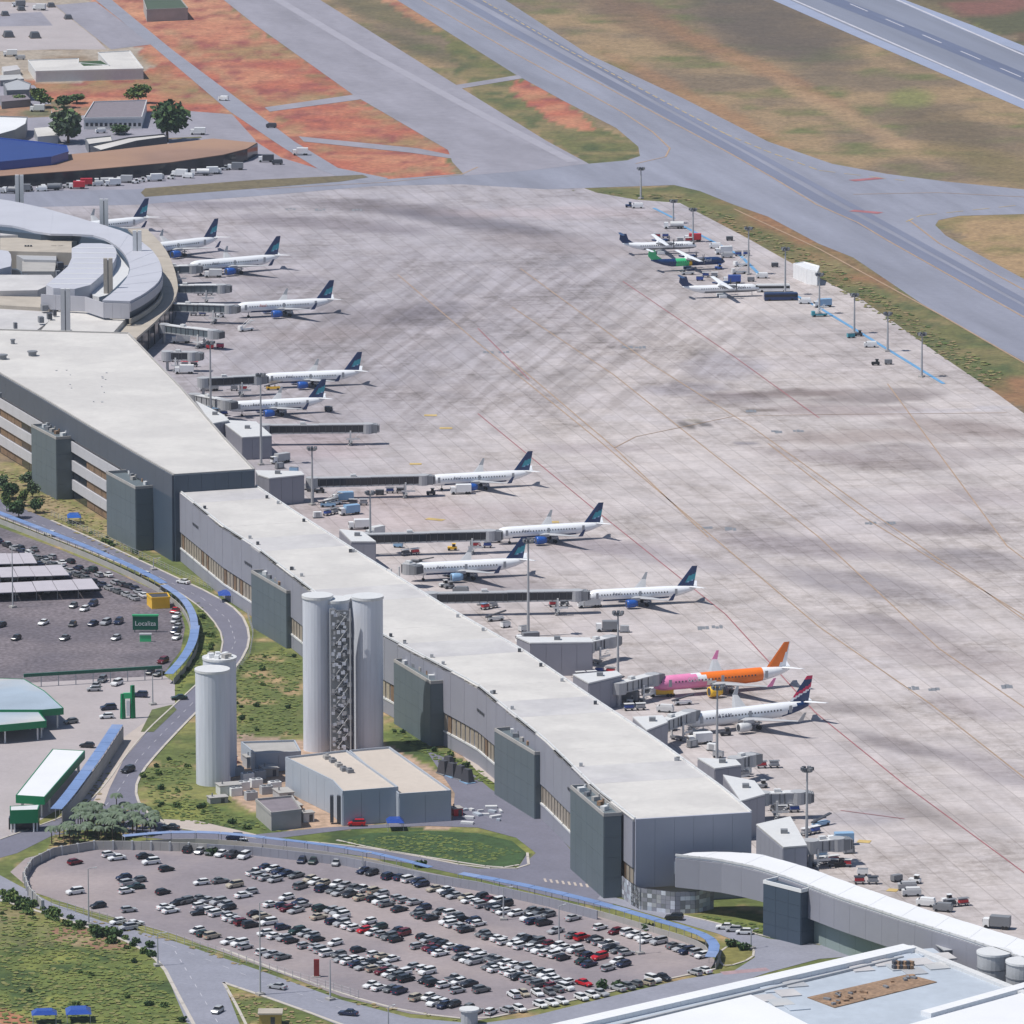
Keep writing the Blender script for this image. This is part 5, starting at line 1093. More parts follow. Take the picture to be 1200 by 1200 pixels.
# ------------------------------------------------------------------ trees and shrubs
def clump_mesh(name, n, rx, ry, rz, leaf, mats, shell=.55):
    q = MB()
    lobes = [(R.uniform(-.45, .45)*rx, R.uniform(-.45, .45)*ry, R.uniform(-.25, .55)*rz, R.uniform(.42, .62)) for _ in range(9)]
    for _ in range(n):
        lx, ly, lz, lr = R.choice(lobes); v = Vector((R.gauss(0, 1), R.gauss(0, 1), R.gauss(0, 1))).normalized()*R.uniform(shell, 1)
        c = Vector((lx+v.x*rx*lr, ly+v.y*ry*lr, lz+v.z*rz*lr)); a = Vector((R.gauss(0, 1), R.gauss(0, 1), R.gauss(0, .7))).normalized(); b = a.cross(Vector((R.gauss(0, 1), R.gauss(0, 1), R.gauss(0, 1)))).normalized(); s = leaf*R.uniform(.6, 1.4)
        q.add([c-a*s-b*s*.5, c+a*s-b*s*.5, c+a*s*.6+b*s*.6, c-a*s*.6+b*s*.6], [(0, 1, 2, 3)], R.choice([0, 0, 1]))
    return q.mesh(name, mats)
CR = [clump_mesh('crown', 900, 1, 1, .8, .12, [M['leaf2'], M['leaf']]), clump_mesh('crown', 700, 1, 1, .8, .13, [M['leaf'], M['leaf4']]), clump_mesh('crown', 700, 1, 1, .9, .13, [M['leaf3'], M['leaf']])]
def tree(x, y, r, h, k, label, group=None):
    p = P(x, y); t = thing('round_tree', label, 'tree', (p.x, p.y, 0), R.random()*6, group)
    q = MB(); q.tube((0, 0, 0), (0, 0, h*.5), r*.09, r*.06, n=8)
    for i in range(5): a = i*1.3; q.tube((0, 0, h*.35), (r*.5*math.cos(a), r*.5*math.sin(a), h*.65), r*.05, r*.02, n=5)
    part('trunk', q, M['bark'], t, local=True)
    o = part('crown', CR[k], None, t, local=True); o.location = (0, 0, h*.62); o.scale = (r*1.3, r*1.3, h*.62)
tree(196, 166, 7.8, 16, 0, 'large dark green tree right of the grey tile roofed house')
tree(80, 168, 7.6, 14, 2, 'large grey green tree left of the grey tile roofed house')
tree(162, 121, 5, 8, 1, 'smaller tree behind the grey tile roofed house')
tree(48, 126, 4.6, 8, 1, 'bright green bush tree left of the house with tile roof')
tree(75, 126, 4.5, 5, 0, 'dark low tree between the bright bush and the house')
tree(90, 121, 4, 4, 1, 'light green low tree by the red earth')
tree(20, 122, 4, 4, 1, 'yellow green bush at the left frame edge above the arched shed')
tree(140, 158, 4, 4, 0, 'low dark shrub in front of the tile roofed house')
for k, (x, y) in enumerate([(3, 572), (14, 582), (27, 590), (34, 566), (42, 598), (8, 596), (38, 580), (22, 604)]):
    tree(x, y+3, R.uniform(1.8, 2.8), R.uniform(4, 6), [2, 0, 1][k % 3], 'young slope tree beside the banded facade, '+['at the left frame edge', 'second from the left edge', 'beside the pale stones', 'highest up the slope', 'closest to the road kerb', 'low by the frame edge', 'in the middle of the cluster', 'just above the blue walkway'][k], 'young trees on the slope by the terminal')
def nth(k): return ['first', 'second', 'third', 'fourth', 'fifth', 'sixth', 'seventh', 'eighth', 'ninth', 'tenth'][k] if k < 10 else str(k+1)+({1: 'st', 2: 'nd', 3: 'rd'}.get((k+1) % 10, 'th') if (k+1) % 100 not in (11, 12, 13) else 'th')
# palms and shrubs on the traffic island
def frond_mesh():
    q = MB()
    for i in range(14):
        a = i*2*math.pi/14+R.uniform(-.2, .2); L = R.uniform(1.7, 2.4); pts = [Vector((math.cos(a)*L*u, math.sin(a)*L*u, .7*math.sin(u*2.4)-u*u*1.1)) for u in (0, .25, .5, .75, 1)]; s = Vector((-math.sin(a), math.cos(a), 0))
        for j in range(4):
            w0, w1 = .14+.42*math.sin(math.pi*j/4.4), .10+.42*math.sin(math.pi*(j+1)/4.4)
            q.quad(pts[j]-s*w0, pts[j]+s*w0, pts[j+1]+s*w1, pts[j+1]-s*w1, i % 2)
    return q.mesh('fronds', [M['leaf3'], mat('frond_pale', (.12, .16, .11), .7, .25, .8)])
FR = [frond_mesh() for _ in range(3)]
tk = MB(); tk.tube((0, 0, 0), (0, 0, 1), .16, .11, n=7); TK = tk.mesh('trunk', M['bark'])
pal = []
rp = random.Random(5); tries = 0
while len(pal) < 58 and tries < 4000:
    tries += 1; x, y = rp.uniform(56, 184), rp.uniform(952, 992)
    if not inpoly(np.array([x]), np.array([y]), [(60, 985), (90, 965), (125, 952), (165, 955), (185, 966), (180, 980), (140, 984), (100, 992), (58, 996)])[0]: continue
    if any(abs(x-a)/6+abs(y-b)/3 < 1 for a, b in pal): continue
    pal.append((x, y))
pal.sort()
for k, (x, y) in enumerate(pal):
    p = P(x, y); h = rp.uniform(2.5, 5.5); t = thing('palm_tree', ('tall' if h > 4 else 'short')+' grey green palm, '+nth(k)+' from the left on the road junction island', 'palm tree', (p.x, p.y, 0), rp.random()*6, 'palms on the junction island')
    o = part('trunk', TK, None, t, local=True); o.scale = (1, 1, h); o = part('fronds', FR[k % 3], None, t, local=True); o.location = (0, 0, h); o.scale = (rp.uniform(.8, 1.15),)*3
SH = [clump_mesh('shrub', 160, 1, 1, .7, .22, [M['leaf2'], M['leaf']]), clump_mesh('shrub', 160, 1, 1, .7, .22, [M['leaf'], M['leaf4']])]
def shrub(x, y, r, k, label, group):
    p = P(x, y); o = bpy.data.objects.new('shrub', SH[k]); COL.objects.link(o); o.location = (p.x, p.y, r*.35); o.scale = (r, r, r); o.rotation_euler = (0, 0, R.random()*6); props(o, label, 'shrub', group)
rs = random.Random(12)
BUSH = []
areas = [([(292, 765), (352, 755), (352, 860), (290, 862), (222, 890), (262, 805)], 18, 'shrub on the bank left of the twin cylinders', 'shrubs on the cylinder bank'),
         ([(165, 905), (222, 880), (225, 935), (300, 975), (190, 955)], 18, 'shrub near the foot of the single cylinder', 'shrubs by the single cylinder'),
         ([(0, 1045), (70, 1075), (170, 1110), (195, 1150), (230, 1200), (0, 1200)], 14, 'shrub in the lower left meadow', 'shrubs in the lower left meadow'),
         ([(455, 850), (560, 900), (580, 925), (470, 870)], 9, 'shrub on the verge under the pier', 'shrubs on the pier verge'),
         ([(232, 705), (258, 750), (206, 812), (228, 760)], 12, 'shrub between blue walkway and bending road', 'shrubs on the walkway verge'),
         ([(60, 600), (180, 655), (200, 668), (120, 645)], 10, 'shrub on the dry slope below the banded facade', 'dry shrubs below the banded facade')]
for poly, n, lab, grp in areas:
    xs = [p[0] for p in poly]; ys = [p[1] for p in poly]; c_ = 0
    while c_ < n:
        x, y = rs.uniform(min(xs), max(xs)), rs.uniform(min(ys), max(ys))
        if inpoly(np.array([x]), np.array([y]), poly)[0]: BUSH.append((x, y, rs.uniform(.6, 1.5), rs.randrange(2), lab, grp)); c_ += 1
rs = random.Random(31); c_ = 0        # hedge along the top of the lower-left meadow
while c_ < 44:
    u = rs.random(); x = u*178; y = 1048+u*62+rs.uniform(-2, 12)
    BUSH.append((x, y, rs.uniform(1.0, 2.3), 1 if rs.random() < .75 else 0, 'hedge clump along the meadow road edge', 'hedge clumps of the meadow edge')); c_ += 1
BUSH.sort(key=lambda b: (b[5], b[0])); kk = 0; last = None
for x, y, r, k, lab, grp in BUSH:
    kk = kk+1 if grp == last else 0; last = grp
    shrub(x, y, r, k, ('small ' if r < 1.0 else 'larger ')+('dark ' if k == 0 else 'bright ')+lab+', '+nth(kk)+' from the left', grp)
for x, y, l in [(247, 1002, 'small shrub among dark cars on the upper left of the main car park'), (493, 1016, 'round green bush against the car park wall beside dark cars'), (858, 1110, 'dark bush on the small yellow green traffic island'), (872, 1114, 'second dark bush on the small yellow green traffic island'),
                (726, 1158, 'bright bush between the red car and the blue one at the lower car row'), (704, 1158, 'dull bush left of the bright one in the lower car row'), (760, 1090, 'shrub on the strip under the blue walkway bend')]: shrub(x, y, 1.9, 0, l, None)

# ------------------------------------------------------------------ blue roofed walkways
def walkway(pts, label, width=3.0, z=3.0, seg=5.5, wallh=1.6, m='canopyblue', posts=True, wallm='concrete'):
    width *= .78
    w_ = gp(smooth(pts, 2, False)); L = sum((b-a).length for a, b in zip(w_[:-1], w_[1:])); n = max(2, int(L/seg)); s = interp(w_, n); c = s[n//2]
    t = thing('covered_walkway', label, 'walkway', (c.x, c.y, 0))
    for i in range(n):
        a, b = s[i], s[i+1]; d = b-a; mm = (a+b)/2; ang = math.atan2(d.y, d.x)
        q = MB(); q.box((mm.x, mm.y, z+.08+.03*(i % 2)), (d.length-.12, width, .12), ang); part('roof_panel', q, M[m] if (i*7) % 9 else M['canopypale'], t)
        if posts:
            q = MB(); o = Vector((-d.y, d.x, 0)).normalized()*width*.42; q.tube((a.x+o.x, a.y+o.y, 0), (a.x+o.x, a.y+o.y, z), .08, n=5); q.tube((a.x-o.x, a.y-o.y, 0), (a.x-o.x, a.y-o.y, z), .08, n=5); q.box((a.x, a.y, z-.05), (.12, width, .12), ang); part('portal_frame', q, M['lgrey'], t)
        if wallh:
            o = Vector((d.y, -d.x, 0)).normalized()*width*.5; o = o if o.y < 0 else -o; q = MB(); q.box((mm.x+o.x, mm.y+o.y, wallh/2), (d.length-.06, .2, wallh), ang); part('side_wall_panel', q, M[wallm], t)
    return t
walkway([(-40, 596), (0, 612), (60, 635), (120, 659), (175, 685), (192, 695)], 'long straight blue roofed walkway above the dark left car park', 3.2)
walkway([(192, 697), (215, 712), (226, 730), (228, 745)], 'short grey blue stretch of walkway roof at the yellow box', 3.0, m='canopypale')  # this stretch has the paler roofing colour
walkway([(229, 745), (226, 765), (214, 785), (198, 802)], 'bright blue walkway roof bending down to the green beam', 3.4)
walkway([(138, 868), (112, 908), (80, 952), (66, 968)], 'blue roofed walkway beside the long white and green canopy', 4.0, z=4.5, wallh=4.0, wallm='concrete')
walkway([(145, 993), (200, 988), (260, 989), (310, 995)], 'pale blue walkway roof at the left end of the main car park wall', 3.0, m='canopypale')
walkway([(310, 995), (380, 1003), (440, 1013), (505, 1030)], 'thin blue walkway roof behind the upper car row of the main car park', 2.4)
walkway([(540, 1037), (600, 1048), (660, 1061), (720, 1077), (780, 1095), (820, 1107), (838, 1118), (836, 1131), (832, 1136)], 'long blue walkway roof curving round the right end of the main car park', 3.4)
# ribbed retaining wall of the main car park
rw_ = interp(gp([(50, 1066), (34, 1050), (28, 1032), (38, 1016), (62, 1004), (110, 996), (150, 996), (220, 998), (300, 1003), (400, 1014), (500, 1034), (560, 1044), (640, 1062), (700, 1078)]), 90)
t = thing('retaining_wall', 'ribbed concrete retaining wall round the upper left of the main car park', 'wall', rw_[45])
t.location.z = 0
for i in range(90):
    a, b = rw_[i], rw_[i+1]; d = b-a; mm = (a+b)/2; q = MB(); q.box((mm.x, mm.y, 1.2), (d.length-.05, .3, 2.4), math.atan2(d.y, d.x)); part('wall_panel', q, M['concrete'] if i < 40 else M['metalwall'], t)
    if i % 2 == 0 and i < 40: q = MB(); q.box((a.x, a.y, 1.25), (.5, .8, 2.5), math.atan2(d.y, d.x)); part('rib', q, M['lgrey'], t)

# ------------------------------------------------------------------ left yard: canopies, signs, carports
def canopy(name, label, roof, z, rm, fm, fh=1.6, cat='canopy', posts=6):
    r = [P(x, y, z) for x, y in roof]; c = sum(r, Vector())/len(r); t = thing(name, label, cat, (c.x, c.y, 0))
    q = MB(); q.prism([(p.x, p.y) for p in r], z-.3, z); part('roof', q, rm, t)
    for i in range(len(r)):
        a, b = r[i], r[(i+1) % len(r)]; d = b-a; mm = (a+b)/2; q = MB(); q.box((mm.x, mm.y, z-fh/2+.1), (d.length+.2, .25, fh), math.atan2(d.y, d.x)); part('fascia', q, fm, t)
        for k in range(2):
            p = a.lerp(b, .12+.76*k); p = c.lerp(p, .93); q = MB(); q.tube((p.x, p.y, 0), (p.x, p.y, z-.3), .25, n=8); part('post', q, M['offwhite'], t)
    return t, r
canopy('station_canopy', 'wide grey blue canopy roof with green edge at the left frame edge, farther half', [(-60, 797), (0, 795), (28, 796), (52, 810), (74, 830), (50, 832), (-60, 832)], 6.0, M['cantroof'], M['green'], 1.9)
canopy('station_canopy', 'nearer half of the wide green edged canopy, its edge standing lower', [(-60, 826), (40, 828), (54, 845), (0, 850), (-60, 851)], 5.4, M['cantroof'], M['green'], 1.9)
t, r = canopy('rental_canopy', 'long narrow canopy with brilliant white top and green edges beside the blue walkway', [(62, 878), (99, 880), (52, 934), (19, 932)], 6.0, M['brightroof'], M['green'], 2.2)
t, r = canopy('rental_canopy', 'small green box fronted canopy with a white swoosh, below the long white one', [(12, 945), (46, 943), (44, 949), (12, 950)], 6.0, M['offwhite'], M['green'], 3.6)
p = P(30, 955, 4.2); q = MB(); q.loft([[(p.x-2.2, p.y-1.6, 3.2), (p.x-2.2, p.y-1.6, 3.6)], [(p.x-.5, p.y-1.6, 3.6), (p.x-.5, p.y-1.6, 4.3)], [(p.x+1.5, p.y-1.6, 4.0), (p.x+2.3, p.y-1.6, 4.8)]], caps=False); part('white_swoosh', q, M['white'], t)
q = MB(); p = P(28, 968, 1); q.box((p.x, p.y+1.5, 1.6), (8, 3, 3.0)); part('glass_front', q, M['glassdark'], t)
def board(x, ytop, yb, w_, label, txt, m, name='sign_board', th=.5, frac=1.0):
    b = P(x, yb); h = hof(x, ytop, yb); t = thing(name, label, 'sign', (b.x, b.y, 0)); z0 = h*(1-frac)
    q = MB(); q.box((0, 0, (z0+h)/2), (w_, th, h-z0)); part('panel', q, m, t, local=True)
    q = MB(); q.box((0, 0, h), (w_+.3, th+.3, .5)); part('top_trim', q, M['lime'] if m is M['dgreen'] else M['offwhite'], t, local=True)
    for s in (-1, 1): q = MB(); q.tube((s*w_*.42, .1, 0), (s*w_*.42, .1, max(z0, .3)), .15, n=6); part('leg', q, M['grey'], t, local=True)
    if txt: lettering('sign_text', txt, w_*.26, M['white'], t, (0, -th/2-.03, z0+(h-z0)*.30), (math.pi/2, 0, 0))
    return t
board(170.5, 721, 741, 7.6, 'green sign with white lettering standing in the left car park', 'Localiza', M['dgreen'], frac=.85)
board(170.5, 743, 752, 3.4, 'small pale green board just below the big green sign', None, M['lime'])
t, h, r, c = block('booth', 'yellow booth with dark top beside the blue walkway', 'booth', [(172, 696), (196, 695), (199, 700), (178, 701)], 714, 3, M['yellowp'], M['dgrey'], par=.2)
# green gantry arch and beam
p0, p1 = P(28, 806), P(190, 796); t = thing('green_beam', 'long thin green overhead beam between the dark lot and the pale yard', 'gantry', (p0.x, p0.y, 0))
d = p1-p0
for k in range(16): a = p0.lerp(p1, (k+.5)/16); q = MB(); q.box((a.x, a.y, 3.6), (d.length/16-.05, .6, .9), math.atan2(d.y, d.x)); part('beam_section', q, M['dgreen'], t)
for k in range(9): a = p0.lerp(p1, k/8); q = MB(); q.tube((a.x, a.y, 0), (a.x, a.y, 3.2), .14, n=6); part('post', q, M['lgrey'], t)
b = P(149, 842); t = thing('entrance_totem', 'tall green folded entrance totem at the pale yard gate', 'totem', (b.x, b.y, 0), .2)
for x, z, hh, a in ((-1.2, 3.6, 7.2, .10), (1.6, 4.8, 9.4, -.06)): q = MB(); q.box((x, 0, z), (1.3, 1.0, hh), .5, top=.75); part('totem_leg', q, M['green'], t, local=True)
q = MB(); q.box((.2, 0, 6.6), (2.4, .7, 1.6)); part('totem_link', q, M['lime'], t, local=True); q = MB(); q.box((.3, -.3, 3.0), (.9, .6, 4.4)); part('white_panel', q, M['white'], t, local=True)
def carport(pts, label):
    r = [P(x, y, 3.0) for x, y in pts]; c = sum(r, Vector())/4; t = thing('carport', label, 'carport', (c.x, c.y, 0), group='white roofed carports in the left lot')
    a, b, c2, d2 = r; n = 8
    for i in range(n):
        A0, B0 = a.lerp(b, i/n), a.lerp(b, (i+1)/n-.004); C0, D1 = d2.lerp(c2, (i+1)/n-.004), d2.lerp(c2, i/n); q = MB(); q.prism([(p.x, p.y) for p in (A0, B0, C0, D1)], 2.85, 3.0+.08*(i % 2)); part('roof_panel', q, M['carportroof'], t)
        q = MB(); m = D1.lerp(A0, .1); q.tube((m.x, m.y, 0), (m.x, m.y, 2.85), .1, n=5); m = D1.lerp(A0, .9); q2 = MB(); q2.tube((m.x, m.y, 0), (m.x, m.y, 2.85), .1, n=5); part('post', q, M['lgrey'], t); part('post', q2, M['lgrey'], t)
carport([(-80, 650), (37, 648), (44, 660), (-80, 663)], 'farthest of the three white roofed carports')
carport([(-80, 668), (72, 662), (82, 674), (-80, 679)], 'middle one of the three white roofed carports')
carport([(-80, 687), (108, 678), (117, 690), (-80, 698)], 'nearest and longest of the three white roofed carports')
# blue stall, tarpaulins, small huts
for x, y, wx, wy, l, m in [(273, 704, 9, 6, 'bright blue flat canopy tent against the pier foot above the road bend', 'blue'), (87, 613, 4.5, 6, 'blue tarpaulin shelter on the dry slope', 'midblue'), (463, 972, 4.5, 5, 'bright blue skip between the two plant building fronts', 'blue'), (92, 1196, 6, 6, 'blue peaked tent at the bottom edge of the frame, right', 'blue'), (52, 1198, 6, 4, 'blue peaked tent at the bottom edge of the frame, left', 'blue')]:
    p = P(x, y); t = thing('canopy_tent', l, 'tent', (p.x, p.y, 0), .1)
    q = MB(); q.box((0, 0, 2.7), (wx, wy, .9), top=.6); part('roof', q, M[m], t, local=True)
    for sx in (-1, 1):
        for sy in (-1, 1): q = MB(); q.tube((sx*wx*.45, sy*wy*.45, 0), (sx*wx*.45, sy*wy*.45, 2.3), .08, n=5); part('leg', q, M['lgrey'], t, local=True)
p = P(317, 1200); t = thing('yellow_hut', 'small yellow hut with darker roof cut by the bottom edge', 'hut', (p.x, p.y, 0)); q = MB(); q.box((0, 0, 1.4), (5.2, 4, 2.8)); part('wall', q, mat('faded_yellow_wall', (.5, .36, .12), .8, .1, .3), t, local=True); q = MB(); q.box((0, 0, 3.0), (5.8, 4.6, .4)); part('roof', q, M['beigeconc'], t, local=True); q = MB(); q.box((.6, -2.03, 1.2), (1, .1, 2)); part('door', q, M['dgrey'], t, local=True)
p = P(72, 722); 
t = thing('toll_cabin', 'white cylinder topped kiosk at the lower edge of the main car park', 'kiosk', tuple(P(550, 1200))); q = MB(); q.tube((0, 0, 0), (0, 0, 3.4), 2.0, n=14); part('wall', q, M['lgrey'], t, local=True); q = MB(); q.tube((0, 0, 3.4), (0, 0, 3.8), 2.4, n=14); part('roof', q, M['offwhite'], t, local=True)
p = P(371, 1145); t = thing('red_totem', 'dark red upright payment totem at the lower edge of the car park', 'totem', (p.x, p.y, 0)); q = MB(); q.box((0, 0, 2.2), (1.3, .8, 4.4)); part('panel', q, mat('dark_red_paint', (.22, .02, .02), .5, .05, .3), t, local=True); q = MB(); q.box((0, 0, .15), (1.9, 1.4, .3)); part('plinth', q, M['concrete'], t, local=True)
p = P(500, 912)
for k, (x, y) in enumerate([(520, 907), (530, 910), (540, 913), (548, 917), (526, 902)]):
    p = P(x, y); t = thing('fabric_roll_rack', 'dark blue grey equipment rack on the forecourt, '+['leftmost of the front four', 'second of the front four', 'third of the front four', 'rightmost', 'behind the others'][k], 'equipment rack', (p.x, p.y, 0), .5, 'equipment racks on the forecourt')
    q = MB(); q.box((0, 0, 2.0), (2.2, 3.5, 3.6), .2, top=.6); part('cover', q, M['dgrey'], t, local=True); q = MB(); q.box((0, 0, .15), (2.8, 4.2, .3)); part('base', q, M['lblue'] if k % 2 else M['grey'], t, local=True)
for k in range(13):
    x, y = R.uniform(536, 600), R.uniform(945, 968); p = P(x, y); q = MB(); q.box((p.x, p.y, .35), (R.uniform(.4, 1.6), R.uniform(1, 4), .55), R.random()*3)
    part('concrete_slab', q, M['offwhite'] if k % 3 else M['palemetal'], label='pale loose slab scattered on the forecourt beside the plant building', cat='slab', group='loose slabs on the forecourt')
# lamp posts of the car parks and roads
for x, a, b, l in [(15, 640, 712, 'in front of the white carports'), (305, 1058, 1166, 'at the lower left fence of the main car park, tallest there'), (185, 1094, 1132, 'at the road fork by the meadow'), (104, 1018, 1084, 'left part of the main car park'), (655, 1062, 1106, 'behind the red car of the upper rows'),
                   (387, 1125, 1172, 'right of the dark red totem'), (590, 1040, 1078, 'against the blue walkway, centre'), (180, 655, 668, 'below the leftmost stair tower'), (179, 790, 826, 'at the yard gate by the road'), (750, 1090, 1118, 'at the right end of the upper rows'), (455, 1180, 1205, 'at the bottom edge of the frame'),
                   (880, 1090, 1112, 'by the small island at the right'), (592, 878, 905, 'at the pier foot by the forecourt'), (425, 1000, 1020, 'at the canopy wall left of the bush')]:
    mast(x, a, b, 'slim grey lamp post '+l, head=False, r=.16, group='lamp posts of roads and car parks')
# ------------------------------------------------------------------ road vehicles
CP = {'white': (.72, .73, .74), 'silver': (.42, .43, .45), 'grey': (.16, .17, .18), 'black': (.025, .028, .036), 'dark blue': (.02, .03, .07), 'red': (.50, .012, .02), 'maroon': (.14, .015, .025), 'beige': (.42, .37, .29), 'dark green': (.02, .045, .04), 'blue': (.03, .09, .26), 'orange': (.65, .16, .03), 'yellow': (.7, .45, .05)}
CM = {k: paint(k.replace(' ', '_')+'_car_paint', v, .22, .15 if k in ('silver', 'grey') else 0) for k, v in CP.items()}
M['carglass'] = mat('car_glass', (.012, .015, .02), .08, .05, 1)
def car_proto(kind):
    L, W_, H, hood, cab0, cab1, rear = {'hatchback': (3.9, 1.68, 1.48, .92, -.62, 1.75, 1.0), 'sedan': (4.5, 1.75, 1.46, .92, -.55, 1.35, 1.02), 'suv': (4.4, 1.82, 1.72, 1.10, -.75, 2.0, 1.15), 'pickup': (5.2, 1.85, 1.76, 1.12, -.95, .75, 1.10)}[kind]
    hl = L/2; prof = [(-hl, .32), (-hl, .62), (-hl+.15, hood*.84), (cab0-.45, hood), (cab1+.25, rear), (hl-.1, rear*.92), (hl, .6), (hl, .32)]
    t = thing('parked_car', None, None); w2 = W_/2
    q = MB(); n = len(prof)
    rings = []
    for y, k in ((-w2, 0), (-w2+.1, 1), (w2-.1, 1), (w2, 0)):
        rings.append([(x*(.985 if not k else 1), y, z-(.05 if not k and z > .5 else 0)) for x, z in prof])
    q.loft(rings); 
    # roof skin carried by the body
    rx0, rx1 = cab0+.35, cab1-.35 if kind != 'suv' else cab1-.2; q.loft([[(rx0, y, H), (rx0-.08, y, H-.06), (rx1+.1, y, H-.06), (rx1, y, H)] for y in (-w2*.74, w2*.74)])
    if kind == 'pickup': q.box((1.75, 0, 1.14), (1.5, 1.5, .02), mi=1)
    b = part('body', q, [CM['white'], M['dgrey']], t, local=True)
    q = MB(); q.loft([[(cab0-.4, -w2*.9, hood-.03), (cab1+.2, -w2*.9, rear-.03), (cab1+.2, w2*.9, rear-.03), (cab0-.4, w2*.9, hood-.03)], [(rx0, -w2*.73, H-.05), (rx1, -w2*.73, H-.05), (rx1, w2*.73, H-.05), (rx0, w2*.73, H-.05)]]); part('glasshouse', q, M['carglass'], t, local=True)
    for sx in (-1, 1):
        for sy in (-1, 1): q = MB(); q.tube((sx*L*.31, sy*(w2-.2), .32), (sx*L*.31, sy*(w2+.01), .32), .32, n=10); part('wheel', q, M['black'], t, local=True)
    for sx, m in ((-1, 'offwhite'), (1, 'red')):
        for sy in (-1, 1): q = MB(); q.box((sx*(hl-.02), sy*w2*.72, .68), (.1, .3, .14)); part('headlight' if sx < 0 else 'tail_light', q, M[m], t, local=True)
    return t
PROT = {k: car_proto(k) for k in ('hatchback', 'sedan', 'suv', 'pickup')}
bpy.context.view_layer.update()
for p in PROT.values(): freeze(p)
used = set()
def put_car(x, y, heading, kind, colour, label, group, z=.08, name='parked_car'):
    p = P(x, y); src = PROT[kind]
    o = src if kind not in used else copy_tree(src); used.add(kind); o.name = name
    o.location = (p.x, p.y, z); o.rotation_euler = (0, 0, heading); o.scale = (1.05,)*3; props(o, label, 'car', group)
    for c in o.children:
        if c.name.startswith('body'): c.material_slots[0].link = 'OBJECT'; c.material_slots[0].material = CM[colour]; c.material_slots[1].link = 'OBJECT'; c.material_slots[1].material = M['dgrey']
    return o
ORD = ['first', 'second', 'third', 'fourth', 'fifth', 'sixth', 'seventh', 'eighth', 'ninth', 'tenth', 'eleventh', 'twelfth', 'thirteenth', 'fourteenth', 'fifteenth', 'sixteenth', 'seventeenth', 'eighteenth', 'nineteenth', 'twentieth', '21st', '22nd', '23rd', '24th', '25th', '26th', '27th', '28th', '29th', '30th', '31st', '32nd', '33rd', '34th', '35th', '36th', '37th', '38th', '39th', '40th', '41st', '42nd']
rc = random.Random(77); PAL = ['white']*14+['silver']*10+['grey']*4+['black']*5+['dark blue']*3+['beige', 'maroon', 'dark green']
KIN = ['hatchback']*5+['sedan']*5+['suv']*3+['pickup']
fixed = {(424, 1093): 'red', (443, 1099): 'red', (683, 1098): 'red', (697, 1127): 'red', (497, 1045): 'red', (690, 1157): 'red', (594, 1096): 'maroon', (640, 1110): 'maroon', (191, 1047): 'black', (275, 1016): 'black', (748, 1148): 'blue', (738, 1151): 'blue', (387, 1084): 'dark blue', (342, 1037): 'dark green'}
placed = []
def row(pts, step, fill, side, desc, group='cars in the main car park', axis=None, jit=.10):
    """cars parked side by side along a polyline of ground points"""
    w_ = gp(pts); tot = sum((b-a).length for a, b in zip(w_[:-1], w_[1:])); s = interp(w_, int(tot/step)); d0 = []
    for i in range(len(s)-1):
        a, b = s[i], s[i+1]; d = (b-a).normalized(); q = Vector((-d.y, d.x, 0))*side; p = (a+b)/2+q
        if rc.random() > fill: continue
        if any((p-o).length < 2.5 for o in placed): continue
        px, py = PX(p); h = (math.atan2(q.y, q.x) if q.length > .1 else math.atan2(d.x, -d.y))+rc.uniform(-jit, jit)*.4+(math.pi if rc.random() < .4 else 0)
        if axis is not None: h = axis+(math.pi if rc.random() < .5 else 0)
        p = p+Vector((d.x, d.y, 0))*rc.uniform(-.15, .15)+(q.normalized() if q.length > .1 else Vector((-d.y, d.x, 0)))*rc.uniform(-.9, .9); placed.append(p)
        c = rc.choice(PAL)
        for (fx, fy), fc in fixed.items():
            if abs(px-fx) < 5.5 and abs(py-fy) < 4 and fc not in [e[1] for e in d0[-2:]]: c = fc
        if c in ('red',) and not any(abs(px-fx) < 6 and abs(py-fy) < 4 for fx, fy in fixed): c = 'silver'
        d0.append((p, c, rc.choice(KIN), h))
    for n, (p, c, k, h) in enumerate(d0):
        px, py = PX(p); nb = d0[n+1][1] if n+1 < len(d0) else None
        put_car(px, py, h, k, c, f'{c} {k} {ORD[min(n, 41)]} from left, {desc}'+(f', by a {nb} one' if nb and ' ' not in nb+c and len(desc.split()) < 9 else ''), group)
        o = bpy.data.objects; 
    return len(d0)
def drow(pts, step, f, desc):
    return row(pts, step, f, 2.95, 'far side of '+desc)+row(pts, step, f, -2.95, 'near side of '+desc)
n = 0
n += row([(412, 1020), (480, 1034), (560, 1060), (640, 1086)], 2.9, .78, 0, 'row nearest the blue walkway, middle')
n += row([(664, 1078), (740, 1098), (828, 1124)], 2.8, .84, 0, 'row under the curving blue walkway')
n += drow([(296, 1020), (350, 1036), (430, 1050), (505, 1073), (600, 1103), (728, 1136)], 2.9, .72, 'the long central band')
n += drow([(318, 1056), (400, 1080), (440, 1092), (500, 1108), (560, 1126), (660, 1158)], 2.9, .72, 'the fourth band')
n += drow([(222, 1056), (285, 1076), (330, 1096), (370, 1108), (440, 1128), (500, 1146), (560, 1166)], 2.95, .62, 'the fifth band')
n += row([(648, 1092), (690, 1103), (740, 1121)], 2.8, .85, 0, 'short row with the red car')
n += row([(590, 1188), (650, 1177), (700, 1167), (760, 1153), (828, 1138)], 2.9, .8, 0, 'lowest row along the hedge')
n += row([(225, 1092), (270, 1106), (335, 1126)], 3.2, .75, 0, 'the row by the lower left fence')
n += row([(215, 998), (245, 1001), (300, 1008), (365, 1012), (402, 1014)], 3.0, .5, 0, 'row under the pale blue walkway')
